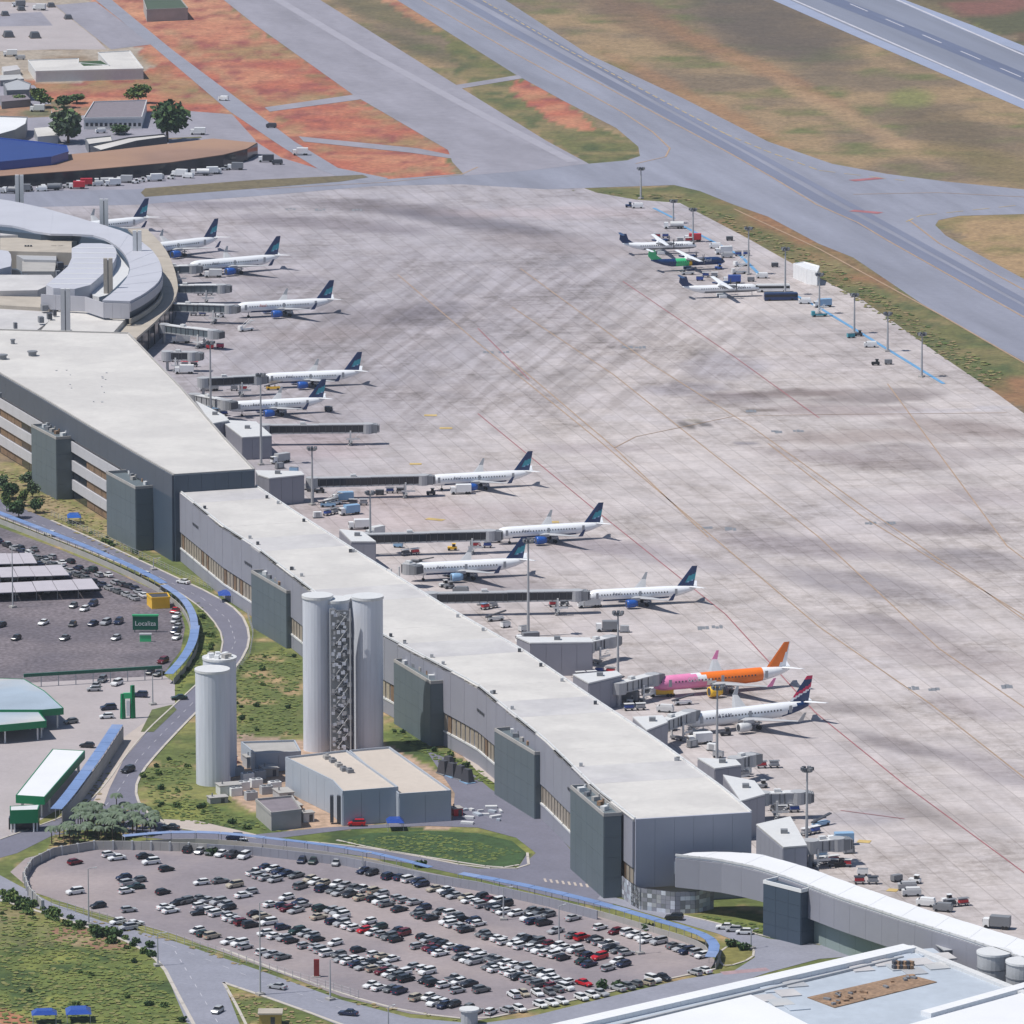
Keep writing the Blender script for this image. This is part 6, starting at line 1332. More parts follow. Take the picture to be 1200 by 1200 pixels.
n += row([(480, 1172), (540, 1184), (580, 1190)], 2.8, .6, 0, 'the lower row right of the totem')
n += row([(556, 1054), (620, 1070), (664, 1082)], 2.8, .8, 0, 'row just above the first red car')
n += row([(372, 1116), (440, 1140), (480, 1152)], 2.9, .75, 0, 'row behind the dark red totem')
n += row([(430, 1156), (520, 1176), (572, 1188)], 2.9, .7, 0, 'row near the round kiosk')
n += row([(596, 1170), (650, 1164), (690, 1154)], 2.8, .75, 0, 'row above the lowest row')
sparse = [(128, 1004, 'white'), (137, 1008, 'white'), (170, 1006, 'black'), (177, 1013, 'white'), (195, 1021, 'black'), (145, 1031, 'dark blue'), (150, 1038, 'silver'), (159, 1042, 'dark green'), (148, 1047, 'white'), (162, 1034, 'grey'), (191, 1048, 'black'), (88, 1048, 'white'), (97, 1049, 'silver'), (115, 1064, 'black'), (151, 1069, 'silver'), (138, 1083, 'white'), (158, 1085, 'white'), (150, 1090, 'silver'), (194, 1066, 'white'), (208, 1061, 'black'), (88, 1013, 'maroon'), (236, 1037, 'white'), (258, 1035, 'grey'), (275, 1040, 'beige'), (285, 1052, 'white'), (293, 1048, 'silver'), (200, 1070, 'white'), (234, 1072, 'black')]
for i, (x, y, c) in enumerate(sparse):
    p = P(x, y)
    if any((p-o).length < 2.3 for o in placed): continue
    placed.append(p); k = rc.choice(KIN[:13])
    where = ['just below the pale blue walkway', 'second below the pale blue walkway', 'standing by the wall post', 'behind the black one at the wall post', 'alone in the upper open aisle', 'top left of the small cluster', 'inside the small cluster', 'right inside the small cluster', 'lowest of the small cluster', 'right edge of the small cluster', 'alone in the middle of the left aisle', 'left of the fenced tree pit', 'right of the fenced tree pit', 'alone above the lower left fence', 'near the lower left fence', 'at the fence corner', 'second at the fence corner', 'third at the fence corner', 'at the start of the fifth band', 'beside the fifth band start', 'by the curved wall', 'left of the upper band', 'leading the upper band', 'third in the upper band', 'under the upper band', 'second under the upper band', 'beside a black car at left', 'below the fifth band start'][i]
    put_car(x, y, math.radians(30)+rc.uniform(-.2, .2)+(0 if i % 2 else math.pi), k, c, f'{c} {k} {where}, main car park', 'cars in the main car park'); n += 1
# other places
others = [(150, 905, 'black', 1.0, 'suv', 'on the road left of the single cylinder'), (200, 972, 'black', -.3, 'sedan', 'on the road right of the palm island'), (210, 832-12, 'dark green', .2, 'sedan', 'at the yard gate by the road verge'), (170, 672+3, 'white', -.9, 'hatchback', 'on the road above the long blue walkway, right'),
          (120, 650, 'silver', -.9, 'sedan', 'on the road above the long blue walkway, middle'), (58, 628, 'white', -.9, 'suv', 'on the road above the long blue walkway, left'), (215, 684, 'white', -.7, 'sedan', 'parked by the walkway bend'), (275, 984, 'dark blue', -.1, 'suv', 'above the pale blue walkway roof'), (282, 990, 'white', -.1, 'hatchback', 'right of the dark blue one above the walkway'),
          (470-52, 968, 'red', 0, 'suv', 'in front of the plant building'), (790, 1078, 'black', -.2, 'suv', 'parked under the perforated screen'), (850, 1089, 'white', -.1, 'sedan', 'leftmost on the road under the walkway'), (860, 1092, 'silver', -.1, 'hatchback', 'second on the road under the walkway'), (872, 1095, 'white', -.1, 'hatchback', 'rightmost on the road under the walkway'),
          (408, 1190, 'dark blue', -.3, 'sedan', 'on the lower road at the bottom edge'), (325, 1159, 'silver', -.5, 'sedan', 'on the lower road below the tall lamp post'), (255, 1187, 'silver', 1.2, 'hatchback', 'on the fork road at the bottom')]
lot2 = [(-2, 692-56, 'dark blue'), (8, 640, 'silver'), (22, 645, 'black'), (32, 650, 'white'), (40, 646, 'grey'), (52, 657, 'black'), (60, 655, 'silver'), (72, 662, 'white'), (82, 660, 'black'), (92, 668, 'dark blue'), (100, 672, 'grey'), (108, 670, 'dark green'), (116, 676, 'silver'), (126, 676, 'white'), (135, 685, 'silver'), (143, 687, 'grey'), (150, 689, 'black'), (158, 692, 'dark blue'), (162, 696, 'silver'), (168, 700, 'white'),
        (86, 712, 'grey'), (99, 716, 'white'), (109, 710, 'dark blue'), (85, 734, 'black'), (109, 733, 'dark blue'), (124, 732, 'silver'), (139, 731, 'dark blue'), (51, 732, 'white'), (19, 750, 'black'), (76, 750, 'grey'), (136, 750, 'silver'), (1, 735, 'black'), (205, 718, 'red'), (207, 724, 'white'), (206, 730, 'silver'), (208, 737, 'silver'), (206, 742, 'dark blue'), (207, 749, 'white'), (191, 777, 'maroon'), (176, 790, 'black'), (186, 792, 'black'), (137, 803, 'white'), (112, 806, 'silver'), (120, 799, 'grey')]
hidden = [(-30+k*9.6, 700-k*.55) for k in range(16)]+[(-20+k*10, 681-k*.3) for k in range(11)]+[(-20+k*11, 665-k*.2) for k in range(7)]+[(8+k*9.3+rc.uniform(-1, 1), 641+k*3.9) for k in range(17)]
yard = [(127, 832, 'dark blue'), (164, 817, 'dark blue'), (102, 876, 'black'), (83, 848, 'grey'), (110, 810, 'silver'), (125, 842, 'white')]
for x, y, c, h, k, w_ in others: put_car(x, y, h, k, c, f'{c} {k} {w_}', 'cars on the roads around'); n += 1
def near(x, y):
    L_ = [((180, 735), 'the green sign'), ((183, 705), 'the yellow booth'), ((15, 700), 'the lamp post'), ((60, 690), 'the nearest carport'), ((50, 668), 'the middle carport'), ((20, 655), 'the farthest carport'), ((208, 760), 'the walkway bend'), ((100, 665), 'the long blue walkway'), ((150, 790), 'the green beam'), ((100, 740), 'the open gravel'), ((150, 840), 'the green totem'), ((60, 840), 'the wide canopy')]
    return min(L_, key=lambda e: abs(e[0][0]-x)+2*abs(e[0][1]-y))[1]
cnt = {}
for i, (x, y, c) in enumerate(lot2):
    k = rc.choice(KIN[:13]); nr = near(x, y); cnt[(c, nr)] = cnt.get((c, nr), 0)+1; q_ = ORD[cnt[(c, nr)]-1]
    put_car(x, y, math.radians(-60 if y < 708 else 70)+rc.uniform(-.2, .2), k, c, f'{c} {k} near {nr} in the left lot, {q_} of its colour', 'cars in the left lot'); n += 1
for x, y, c in yard:
    k = 'suv' if c == 'dark blue' else 'hatchback'; put_car(x, y, rc.uniform(-.3, .6), k, c, f'{c} {k} on the pale yard near {near(x, y)}, standing at {"the left" if x < 115 else "the right" if x > 140 else "the middle"}', 'cars on the pale yard'); n += 1
q = MB()
for i, (x, y) in enumerate(hidden):
    p = P(x, y); a = rc.uniform(1.3, 1.7) if y > 664 and i < 34 else -1.0; mi = rc.randrange(4)
    q.box((p.x, p.y, .75), (4.2, 1.75, .8), a, mi); q.box((p.x, p.y, 1.3), (2.4, 1.55, .55), a, 4, top=.8); q.box((p.x, p.y, 1.6), (1.7, 1.2, .05), a, mi)
    for sx in (-1.3, 1.3): q.box((p.x+sx*math.cos(a), p.y+sx*math.sin(a), .38), (.6, 1.8, .6), a, 5)
o = part('parked_cars', q, [CM['black'], CM['grey'], CM['silver'], CM['dark blue'], M['carglass'], M['black']]); props(o, 'mass of cars shaded under the carports and along the far walkway', 'parked cars', None, 'stuff')
print('cars', n)

# ------------------------------------------------------------------ airport ground vehicles
def gv(kind, x, y, rz, label, group='ground vehicles on the apron', c='offwhite', z=.05):
    p = P(x, y); t = thing({'tractor': 'baggage_tractor', 'truck': 'box_truck', 'belt': 'belt_loader', 'cart': 'baggage_cart', 'bus': 'apron_bus', 'stairs': 'passenger_stairs', 'tank': 'fuel_truck', 'van': 'service_van', 'gpu': 'ground_power_unit', 'cont': 'cargo_container'}[kind], label, {'tractor': 'tractor', 'truck': 'truck', 'belt': 'belt loader', 'cart': 'cart', 'bus': 'bus', 'stairs': 'boarding stairs', 'tank': 'fuel truck', 'van': 'van', 'gpu': 'generator', 'cont': 'container'}[kind], (p.x, p.y, z), rz, group)
    def B(n_, c_, s, m, top=None, par=None): q = MB(); q.box(c_, s, 0, 0, top); return part(n_, q, M[m], par or t, local=True)
    def wheels(xs, w_, r=.42):
        for x_ in xs:
            for s in (-1, 1): q = MB(); q.tube((x_, s*(w_/2-.15), r), (x_, s*(w_/2+.12), r), r, n=10); part('wheel', q, M['black'], t, local=True)
    if kind == 'tractor': B('body', (0, 0, .8), (3.0, 1.5, .8), c); B('cab', (.5, 0, 1.6), (1.1, 1.35, 1.0), 'carglass', .85); B('roof', (.5, 0, 2.15), (1.3, 1.4, .12), c); wheels((-1, 1), 1.5)
    if kind == 'truck': B('cargo_box', (.9, 0, 2.0), (5.0, 2.4, 2.5), c); B('cab', (-2.6, 0, 1.5), (1.7, 2.2, 1.9), 'white', .9); B('windscreen', (-3.38, 0, 1.9), (.2, 1.9, .7), 'carglass'); B('chassis', (0, 0, .65), (6.6, 1.6, .3), 'dgrey'); wheels((-2.5, 1.8, 2.7), 2.3, .48)
    if kind == 'belt': B('body', (0, 0, .8), (5, 1.8, .7), c); q = MB(); q.loft([[(-3.2, -.5, 1.2), (-3.2, .5, 1.2), (-3.2, .5, 1.5), (-3.2, -.5, 1.5)], [(3.4, -.5, 2.8), (3.4, .5, 2.8), (3.4, .5, 3.1), (3.4, -.5, 3.1)]]); part('belt', q, M['dgrey'], t, local=True); B('seat_box', (-1.4, .7, 1.5), (.8, .6, .8), 'grey'); wheels((-1.7, 1.7), 1.8)
    if kind == 'cart':
        for k in range(2): B('cart_bed', (k*3.4-1.7, 0, .7), (2.9, 1.5, .25), 'grey'); B('canopy', (k*3.4-1.7, 0, 2.0), (2.9, 1.5, .12), c); B('luggage', (k*3.4-1.7, 0, 1.2), (2.4, 1.2, .8), ['red', 'dgrey', 'blue', 'lgrey'][R.randrange(4)])
        B('drawbar', (-3.8, 0, .5), (1.4, .12, .1), 'dgrey'); wheels((-2.6, -.8, .8, 2.6), 1.5, .25)
    if kind == 'bus': B('body', (0, 0, 1.6), (13.0, 2.7, 2.5), c); B('window_band', (0, 0, 2.0), (12.7, 2.76, .9), 'carglass'); B('roof', (0, 0, 2.92), (12.6, 2.5, .18), 'navy' if c == 'navy' else 'offwhite'); wheels((-4.5, 4.3), 2.5, .48)
    if kind == 'stairs':
        B('chassis', (0, 0, .7), (6.0, 2.0, .5), c); B('cab', (-2.4, 0, 1.5), (1.3, 1.9, 1.3), c, .9)
        for k in range(9): B('step', (-1.6+k*.45, 0, 1.1+k*.3), (.5, 1.5, .1), 'lgrey')
        for s in (-1, 1): q = MB(); q.tube((-1.6, s*.8, 2.0), (2.2, s*.8, 4.6), .06, n=5); part('handrail', q, M['white'], t, local=True)
        B('platform', (2.8, 0, 3.7), (1.6, 1.7, .12), 'lgrey'); wheels((-2, 2), 2.0)
    if kind == 'tank': q = MB(); q.tube((-.9, 0, 1.9), (4.6, 0, 1.9), 1.15, n=14); part('tank', q, M[c], t, local=True); B('cab', (-2.6, 0, 1.6), (1.9, 2.3, 2.1), 'white', .9); B('windscreen', (-3.45, 0, 2.0), (.2, 1.9, .7), 'carglass'); B('chassis', (.6, 0, .7), (8.2, 1.6, .3), 'dgrey'); wheels((-2.6, 2.4, 3.6), 2.4, .5)
    if kind == 'van': B('body', (0, 0, 1.05), (4.8, 1.9, 1.3), c); B('upper_body', (.4, 0, 1.95), (3.8, 1.8, .6), c, .9); B('windscreen', (-1.55, 0, 1.75), (.5, 1.6, .5), 'carglass', .8); wheels((-1.5, 1.5), 1.9, .36)
    if kind == 'gpu': B('housing', (0, 0, 1.0), (2.8, 1.6, 1.3), c); B('lid', (0, 0, 1.72), (2.6, 1.4, .16), 'grey'); wheels((-.9, .9), 1.6, .3)
    if kind == 'cont': B('box', (0, 0, 1.2), (2.8, 1.6, 1.7), c, .93); B('pallet', (0, 0, .3), (3.1, 1.8, .15), 'grey'); B('door', (0, -.83, 1.2), (1.5, .06, 1.4), 'lgrey')
    return t
GL = [('tank', 788, 268, 0, 'pale fuel truck behind the farthest turboprop', 'offwhite'), ('tractor', 737, 243, 0, 'dark tug on the bare far corner of the apron', 'navy'), ('van', 747, 244, 0, 'white van just right of the dark tug at the far corner', 'white'), ('truck', 812, 283, 0, 'red accented truck between turboprop tails and mast', 'red'), ('cart', 802, 284, 0, 'cart train with small loads left of the red truck', 'offwhite'),
      ('van', 852, 302, 0, 'silver van at the nose of the farthest turboprop', 'lgrey'), ('truck', 848, 298, .2, 'white box truck beside the blue line start', 'white'), ('stairs', 868, 312, .5, 'white stairs truck by the mast foot', 'white'), ('cart', 832, 325, 0, 'cart train behind the nearest turboprop', 'offwhite'), ('gpu', 820, 329, 0, 'navy generator under the middle turboprop', 'blue'), ('truck', 858, 332, 0, 'navy truck above the nearest turboprop nose', 'blue'),
      ('bus', 915, 352, .1, 'long navy apron bus to the right of the nearest turboprop', 'navy'), ('bus', 906, 342, .05, 'white apron bus parked behind the navy one', 'white'), ('van', 943, 356, 0, 'white van right of the long navy bus', 'white'), ('truck', 964, 360, .3, 'truck with lilac load beside the mast', 'lblue'), ('stairs', 960, 371, .2, 'teal stairs truck casting a dark shadow below the lilac load', 'teal'), ('tractor', 1006, 394, 0, 'dark tractor left of the blue line', 'dgrey'), ('van', 1020, 407, 0, 'white van below the dark tractor', 'white'),
      ('tractor', 1026, 428, 0, 'black tractor alone below the blue line', 'black'), ('gpu', 1041, 427, 0, 'grey generator next to the black tractor', 'grey'), ('gpu', 997, 396, .3, 'teal generator at the mast where the blue line restarts', 'teal'), ('gpu', 855, 282, 0, 'dark generator at the apron grass edge', 'dgrey'), ('gpu', 908, 313, 0, 'dark generator near the white cabin', 'dgrey'),
      ('truck', 540, 579, .1, 'white truck under the wing root of the sixth airliner', 'white'), ('tractor', 505, 580, 0, 'dark tractor below the bridge cab of the sixth airliner', 'dgrey'), ('belt', 578, 636, .3, 'belt loader beside the nose of the seventh airliner', 'offwhite'), ('cart', 565, 642, 0, 'cart train below the seventh airliner nose', 'lgrey'), ('truck', 690, 712, .2, 'pale truck under the bridge drum of the ninth airliner', 'offwhite'), ('cart', 655, 711, .2, 'cart train below the longest dark bridge', 'lgrey'),
      ('truck', 775, 816, .1, 'yellow service truck under the pink fuselage', 'yellowp'), ('cart', 750, 815, .2, 'cart train left of the yellow truck', 'grey'), ('tractor', 740, 824, .2, 'pale tractor near the gatehouse roof edge', 'offwhite'), ('belt', 800, 826, .3, 'white belt loader behind the crimson tailed airliner', 'white'), ('stairs', 818, 860, .7, 'grey stairs leaning to the crimson tailed airliner nose', 'lgrey'), ('tractor', 850, 862, .2, 'dark tractor under the near wing of the crimson tailed airliner', 'dgrey'),
      ('truck', 712, 732+8, 0, 'grey box truck by the retracted bridge', 'grey'), ('cont', 732, 741, 0, 'silver container right of the retracted bridge', 'lgrey'), ('truck', 820, 872, .3, 'white truck behind the gatehouse with the low mast', 'white'), ('cart', 900, 900, .1, 'cart train with dark loads above the sandy bridge', 'grey'), ('belt', 962, 968, .7, 'pale blue raised belt loader right of the lowest mast', 'lblue'), ('truck', 985, 990, .1, 'pale blue topped truck beside the last grey bridge', 'lblue'),
      ('tractor', 984, 1016, .2, 'black tractor below the last grey bridge', 'black'), ('cart', 970, 1012, .4, 'cart train under the last grey bridge', 'offwhite'), ('cont', 995, 1000, .2, 'grey container stack edge by the last bridge', 'grey'), ('van', 1063, 1043, .1, 'grey van alone right above the curved walkway', 'lgrey'), ('cart', 1015, 1036, 0, 'dark cart train between yellow markings', 'dgrey'), ('van', 1068, 1050, .1, 'pale van below the lone grey van', 'offwhite'),
      ('van', 1085, 1062, -.3, 'white van just above the curved walkway roof', 'white'), ('van', 1105, 1068, -.3, 'grey van beyond the white one', 'grey'), ('truck', 1168, 1088, -.3, 'slate truck at the walkway near the right frame edge', 'grey'),
      ('truck', 212, 402, .1, 'white truck in the terminal shadow under the wedge roof edge', 'white'), ('cart', 200, 424, 0, 'cart train with red loads by the wedge roof edge', 'red'), ('cart', 222, 430, 0, 'second cart train with red loads nearby', 'red'), ('tractor', 238, 404, 0, 'white tractor left of the red carts', 'white'), ('gpu', 246, 409, 0, 'red generator at the mast base', 'red'), ('gpu', 258, 408, 0, 'crimson generator right of the mast', 'crimson'), ('truck', 216, 438, 0, 'white truck below the red carts', 'white'),
      ('cart', 232, 370, 0, 'cart train in the dark gap between slate bridges', 'grey'), ('tractor', 258, 372, .2, 'white tractor at the lettered airliner nose', 'white'), ('stairs', 288, 388, .6, 'white stairs below the lettered airliner', 'white'), ('cart', 240, 346, 0, 'cart train with pink load between slate bridges', 'crimson'), ('truck', 250, 325, 0, 'pale truck at the nose of the second airliner', 'offwhite'), ('truck', 245, 458, .1, 'grey truck left of the teal tailed airliner', 'lgrey'), ('cart', 280, 458, 0, 'cart train between the two closely parked airliners', 'offwhite'), ('belt', 320, 457, .1, 'yellow belt loader between the two closely parked airliners', 'yellowp'),
      ('tractor', 352, 480, 0, 'grey tug behind the teal tailed airliner', 'grey'), ('gpu', 385, 482, 0, 'dark generator near the tail of the teal tailed airliner', 'dgrey'), ('truck', 236, 476, .5, 'white truck near the wedge roof edge by the first mast', 'white'), ('truck', 402, 588, .2, 'white truck with pale blue load right of the wedge corner mast', 'lblue'), ('stairs', 390, 592, .6, 'white stairs beside the pale blue load', 'white'), ('cart', 420, 592, 0, 'cart train right of the pale blue load', 'lgrey'), ('cont', 372, 607, .2, 'white container by the dark pipe frame', 'white'), ('belt', 345, 588, .8, 'pale belt loader angled beside the dark gatehouse', 'offwhite'),
      ('cart', 463, 578, 0, 'cart train under the bridge of the sixth airliner', 'grey'), ('gpu', 445, 580, 0, 'dark generator under the same long bridge', 'dgrey'), ('tractor', 530, 645, 0, 'orange tinted tug behind the green patched airliner', 'yellowp'), ('cart', 535, 676, .1, 'cart train under the near wing of the green patched airliner', 'dgrey')]
GL += [('cart', 775, 279, .1, 'cart train under the far wing of the farthest turboprop', 'lgrey'), ('van', 838, 291, 0, 'white van between the farthest and middle turboprop noses', 'white'), ('stairs', 866, 321, .3, 'light stairs at the navy turboprop nose', 'offwhite'), ('tractor', 842, 316, 0, 'blue tug beside the navy turboprop nose', 'midblue'), ('cart', 870, 300, .2, 'dark cart train near the tall mast', 'dgrey'), ('belt', 806, 322, .2, 'belt loader left of the navy generator', 'offwhite'), ('van', 893, 326, 0, 'white van left of the mast by the bus', 'white'), ('gpu', 880, 330, 0, 'grey generator above the white bus', 'grey')]
for kd, x, y, rz, l, c in GL: gv(kd, x, y, rz, l, c=c)
for k in range(26):
    x = 2+k*11+R.uniform(-3, 3); y = float(np.interp(x, [0, 100, 200, 262, 290], [224, 217, 208, 199, 193]))+R.uniform(.5, 4); kd = R.choice(['truck', 'van', 'van', 'truck', 'tractor', 'tank']); c = R.choice(['white', 'white', 'offwhite', 'lgrey', 'grey'])
    if 80 < x < 100: c = 'red'; kd = 'truck'
    w_ = {'truck': 'box truck', 'van': 'van', 'tractor': 'tractor', 'tank': 'tanker'}[kd]; gv(kd, x, y, R.uniform(-.3, .3), f'{ {"offwhite": "off white", "lgrey": "light grey"}.get(c, c)} {w_}, {ORD[k]} from the left along the brown roofed shed', 'vehicles along the brown roofed shed', c)
edge = interp([P(x, y, 0) for x, y in [(215, 470), (262, 515), (318, 560), (372, 600), (440, 645), (520, 700), (610, 756), (700, 812), (775, 862), (840, 905), (905, 975), (960, 1010), (1040, 1040), (1140, 1075)]], 74)
for k in range(74):
    a = edge[k]; x, y = PX(a); x += R.uniform(6, 34); y += R.uniform(-10, 6); kd = R.choice(['cart', 'gpu', 'tractor', 'cont', 'cart', 'belt', 'gpu', 'cont', 'van', 'truck'] if k < 56 else ['cart', 'gpu', 'tractor', 'gpu']); c = R.choice(['white', 'offwhite', 'lgrey', 'grey', 'dgrey', 'lblue', 'offwhite', 'yellowp' if k % 5 == 0 else 'grey'])
    nm = {'offwhite': 'off white', 'lgrey': 'light grey', 'dgrey': 'dark grey', 'lblue': 'pale blue', 'yellowp': 'yellow'}.get(c, c)
    gv(kd, x, y, R.uniform(-.5, .9), f'{nm} {dict(cart="cart train", gpu="generator", tractor="tractor", cont="container", belt="belt loader", van="van", truck="box truck")[kd]} by the pier foot, {nth(k)} counting from the wedge wing', 'equipment along the pier foot', c)
# people, tree pits and bollards would be under three pixels here; traffic cones as orange flecks stay out
# fences and hedge posts
def fence(pts, label, step=3.0, h=2.0):
    w_ = gp(pts); n_ = int(sum((b-a).length for a, b in zip(w_[:-1], w_[1:]))/step); s = interp(w_, n_); c = s[n_//2]; t = thing('fence', label, 'fence', (c.x, c.y, 0))
    for a in s: q = MB(); q.tube((a.x, a.y, 0), (a.x, a.y, h), .07, n=5); part('post', q, M['lgrey'], t)
    for z in (.6, 1.2, 1.9):
        q = MB()
        for a, b in zip(s[:-1], s[1:]): q.tube((a.x, a.y, z), (b.x, b.y, z), .03, n=4, caps=False)
        part('rail', q, M['lgrey'], t)
fence([(60, 1062), (110, 1075), (200, 1102), (260, 1120), (340, 1146), (420, 1170)], 'thin post and rail fence along the lower left edge of the main car park')
fence([(290, 722), (297, 745), (293, 768), (268, 800), (240, 830)], 'thin fence at the outer side of the road bend')
fence([(60, 605), (130, 637), (200, 670), (248, 692)], 'thin fence between the road and the dry slope')

for k, (x, y, wx, wy, hz_, m_, l) in enumerate([(268, 930, 6, 4, 2.6, 'offwhite', 'white walled shed nearest the single cylinder foot'), (297, 898, 5, 4, 3, 'lgrey', 'grey cabinet row behind the cooling units'), (315, 908, 4, 5, 2.2, 'concrete', 'low concrete tank beside the plant building wall'), (268, 894, 4, 3, 2, 'red', 'red brown skip at the annexe corner'), (332, 935, 4, 6, 2, 'lgrey', 'grey pump skid on the beige yard'),
        (360, 962, 3, 3, 2.4, 'offwhite', 'white kiosk at the near corner of the beige yard'), (345, 948, 3, 5, 1.4, 'rust', 'brown crate stack on the beige yard'), (308, 890, 7, 3, 2.4, 'white', 'long white container beside the annexe'), (535, 955, 2.5, 3, 2, 'red', 'small red cabinet at the right corner of the plant building'), (255, 940, 5, 3, 1.5, 'concrete', 'low concrete plinth at the yard kerb')]):
    p = P(x, y); t = thing('yard_unit', l, 'yard unit', (p.x, p.y, 0), .35); q = MB(); q.box((0, 0, hz_/2), (wx, wy, hz_)); part('casing', q, M[m_], t, local=True)
    q = MB(); q.box((0, 0, hz_+.1), (wx+.4, wy+.4, .2)); part('lid', q, M['concrete'], t, local=True); q = MB(); q.box((wx*.2, -wy/2-.04, hz_*.45), (1, .08, hz_*.8)); part('door', q, M['dgrey'], t, local=True); q = MB(); q.tube((-wx*.3, 0, hz_), (-wx*.3, 0, hz_+1.1), .2, n=6); part('pipe', q, M['grey'], t, local=True)
# low rough growth that nobody could count
rt = random.Random(41); q = MB()
tufts = [([(292, 765), (352, 755), (352, 860), (290, 862), (222, 890), (262, 805)], 1500, (0, 1, 3)), ([(165, 905), (222, 880), (225, 935), (330, 975), (230, 965), (185, 955)], 900, (0, 1, 3)),
         ([(0, 1048), (70, 1078), (170, 1112), (190, 1150), (230, 1215), (0, 1215)], 4200, (0, 1, 3, 3, 2)), ([(0, 548), (60, 575), (110, 605), (195, 662), (150, 655), (60, 610), (0, 585)], 1300, (2, 4, 4, 3)),
         ([(455, 850), (560, 900), (590, 930), (470, 870)], 350, (0, 1, 3)), ([(232, 705), (258, 750), (206, 812), (228, 760)], 500, (1, 0)), ([(150, 948), (60, 975), (60, 992), (110, 988), (184, 980)], 400, (2, 3, 4)),
         ([(60, 1068), (200, 1098), (420, 1172), (560, 1200), (420, 1178), (200, 1104)], 300, (2, 4)), ([(264, 1155), (420, 1212), (300, 1240)], 500, (3, 4)), ([(395, 985), (500, 976), (615, 998), (560, 1012), (440, 995)], 900, (1, 0)),
         ([(100, 905), (150, 860), (110, 950), (60, 965)], 250, (2, 4)), ([(820, 1072), (1000, 1102), (900, 1096)], 260, (0, 1)),
         ([(660, 222), (800, 230), (960, 300), (1180, 440), (1165, 458), (950, 318), (797, 236)], 1500, (2, 4, 1))]
for poly, n_, ms in tufts:
    xs = [p[0] for p in poly]; ys = [p[1] for p in poly]; A_ = np.array([(rt.uniform(min(xs), max(xs)), rt.uniform(min(ys), max(ys))) for _ in range(n_*6)]); k_ = A_[inpoly(A_[:, 0], A_[:, 1], poly)][:int(n_*.45)]
    for x, y in k_:
        p = P(x, y, .14); r = rt.uniform(.25, .75)*(1.6 if y < 480 else 1); a = rt.random()*3.14; h = r*rt.uniform(.06, .22); mi = rt.choice(ms)
        for da in (0, 3.14):
            c_, s_ = math.cos(a+da)*r, math.sin(a+da)*r; q.add([(p.x-c_, p.y-s_, p.z), (p.x+c_, p.y+s_, p.z), (p.x+c_*.5-s_*1.1, p.y+s_*.5+c_*1.1, p.z+h), (p.x-c_*.6-s_, p.y-s_*.6+c_, p.z+h*.7)], [(0, 1, 2, 3)], mi)
o = part('grass_tufts', q, [mat('weed_green', A(112, 126, 64), .9, .2, .3), mat('weed_dark', A(88, 108, 52), .9, .2, .3), mat('weed_olive', A(138, 138, 84), .9, .2, .3), mat('weed_bright', A(124, 134, 66), .9, .2, .3), mat('dry_straw', A(160, 142, 104), .9, .2, .3)]); props(o, 'rough tufts of grass and weeds scattered over the verges and banks', 'grass', None, 'stuff')
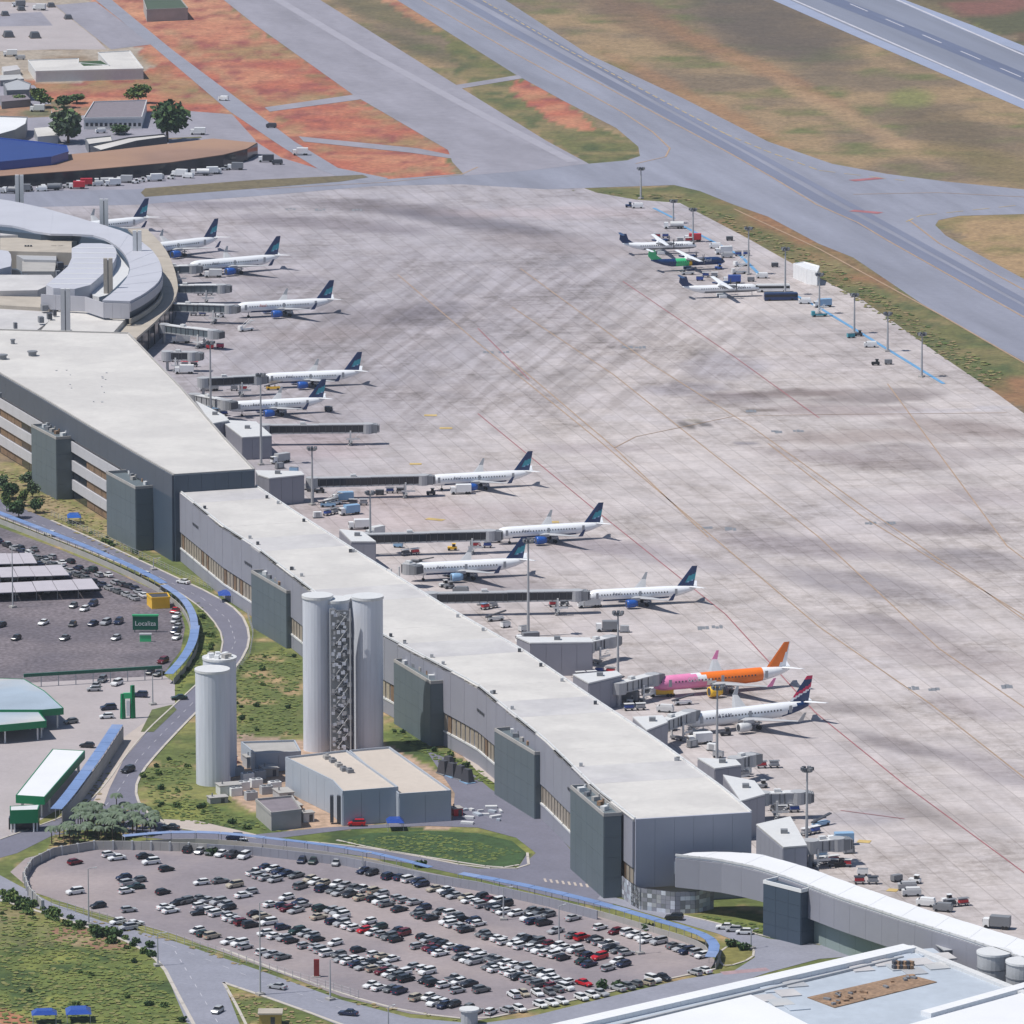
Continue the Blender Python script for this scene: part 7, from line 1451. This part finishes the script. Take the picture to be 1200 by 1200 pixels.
# far compound: more vehicles and small sheds
for k, (x, y, kd, c, w_) in enumerate([(12, 66, 'truck', 'white', 'left of the long office block'), (24, 70, 'van', 'lgrey', 'at the corner of the long office block'), (60, 92, 'van', 'white', 'in front of the office block, left'), (84, 91, 'van', 'grey', 'in front of the office block, middle'), (120, 91, 'truck', 'offwhite', 'in front of the office block, right'),
        (30, 112, 'truck', 'yellowp', 'beside the small pale blue shed'), (44, 131, 'truck', 'offwhite', 'left of the tile roofed house'), (118, 156, 'van', 'white', 'between the two round trees'), (142, 158, 'van', 'grey', 'right of the one between the trees'), (232, 172-14, 'truck', 'white', 'on the grey yard right of the dark tree'), (262, 118, 'van', 'white', 'on the airside road, upper'), (318, 150, 'van', 'dgrey', 'on the airside road, middle'),
        (352, 182, 'truck', 'white', 'on the airside road, lower'), (212, 142, 'van', 'lgrey', 'on the far edge of the grey yard'), (22, 8, 'truck', 'grey', 'at the very top left of the frame'), (46, 12, 'truck', 'offwhite', 'second at the top left of the frame'), (312, 190, 'truck', 'dgrey', 'right of the brown shed end'), (325, 193, 'van', 'dgrey', 'beside the dark one right of the brown shed')]):
    gv(kd, x, y, R.uniform(-.3, .3), f'{dict(offwhite="off white", lgrey="light grey", dgrey="dark grey", yellowp="yellow").get(c, c)} {"box truck" if kd == "truck" else "van"} {w_}', 'vehicles in the far compound', c, z=.12)
for l, roof, z, wm, rm in [('tiny white shed left of the office block', [(2, 78), (20, 76), (24, 81), (4, 84)], 3, M['offwhite'], M['roof2']), ('low grey store below the small pale blue shed', [(0, 112), (30, 110), (36, 116), (2, 119)], 3.5, M['grey'], M['tile']), ('red brown roofed lean-to beside the bright bush', [(60, 128), (84, 126), (88, 132), (62, 134)], 3, M['offwhite'], M['brownroof']),
                           ('white flat roofed annexe in front of the blue roof', [(40, 150), (62, 148), (68, 158), (44, 160)], 4, M['lgrey'], M['roof']), ('pale hangar roof on the left of the far yard', [(0, 88), (24, 87), (28, 92), (0, 94)], 3, M['grey'], M['cantroof'])]:
    block('store_shed', l, 'shed', roof, 0, 0, wm, rm, h=z, par=0)
# ------------------------------------------------------------------ thin summer haze
mh = bpy.data.materials.new('air'); mh.use_nodes = True; nh = mh.node_tree
for x in list(nh.nodes):
    if x.type == 'BSDF_PRINCIPLED': nh.nodes.remove(x)
pv = nh.nodes.new('ShaderNodeVolumePrincipled'); pv.inputs['Color'].default_value = (.80, .87, 1, 1); pv.inputs['Density'].default_value = .000025; pv.inputs['Anisotropy'].default_value = .2
nh.links.new(pv.outputs[0], [x for x in nh.nodes if x.type == 'OUTPUT_MATERIAL'][0].inputs['Volume'])
q = MB(); q.box((0, 2000, 219), (9400, 10400, 440)); hz = part('haze', q, mh); hz['kind'] = 'stuff'
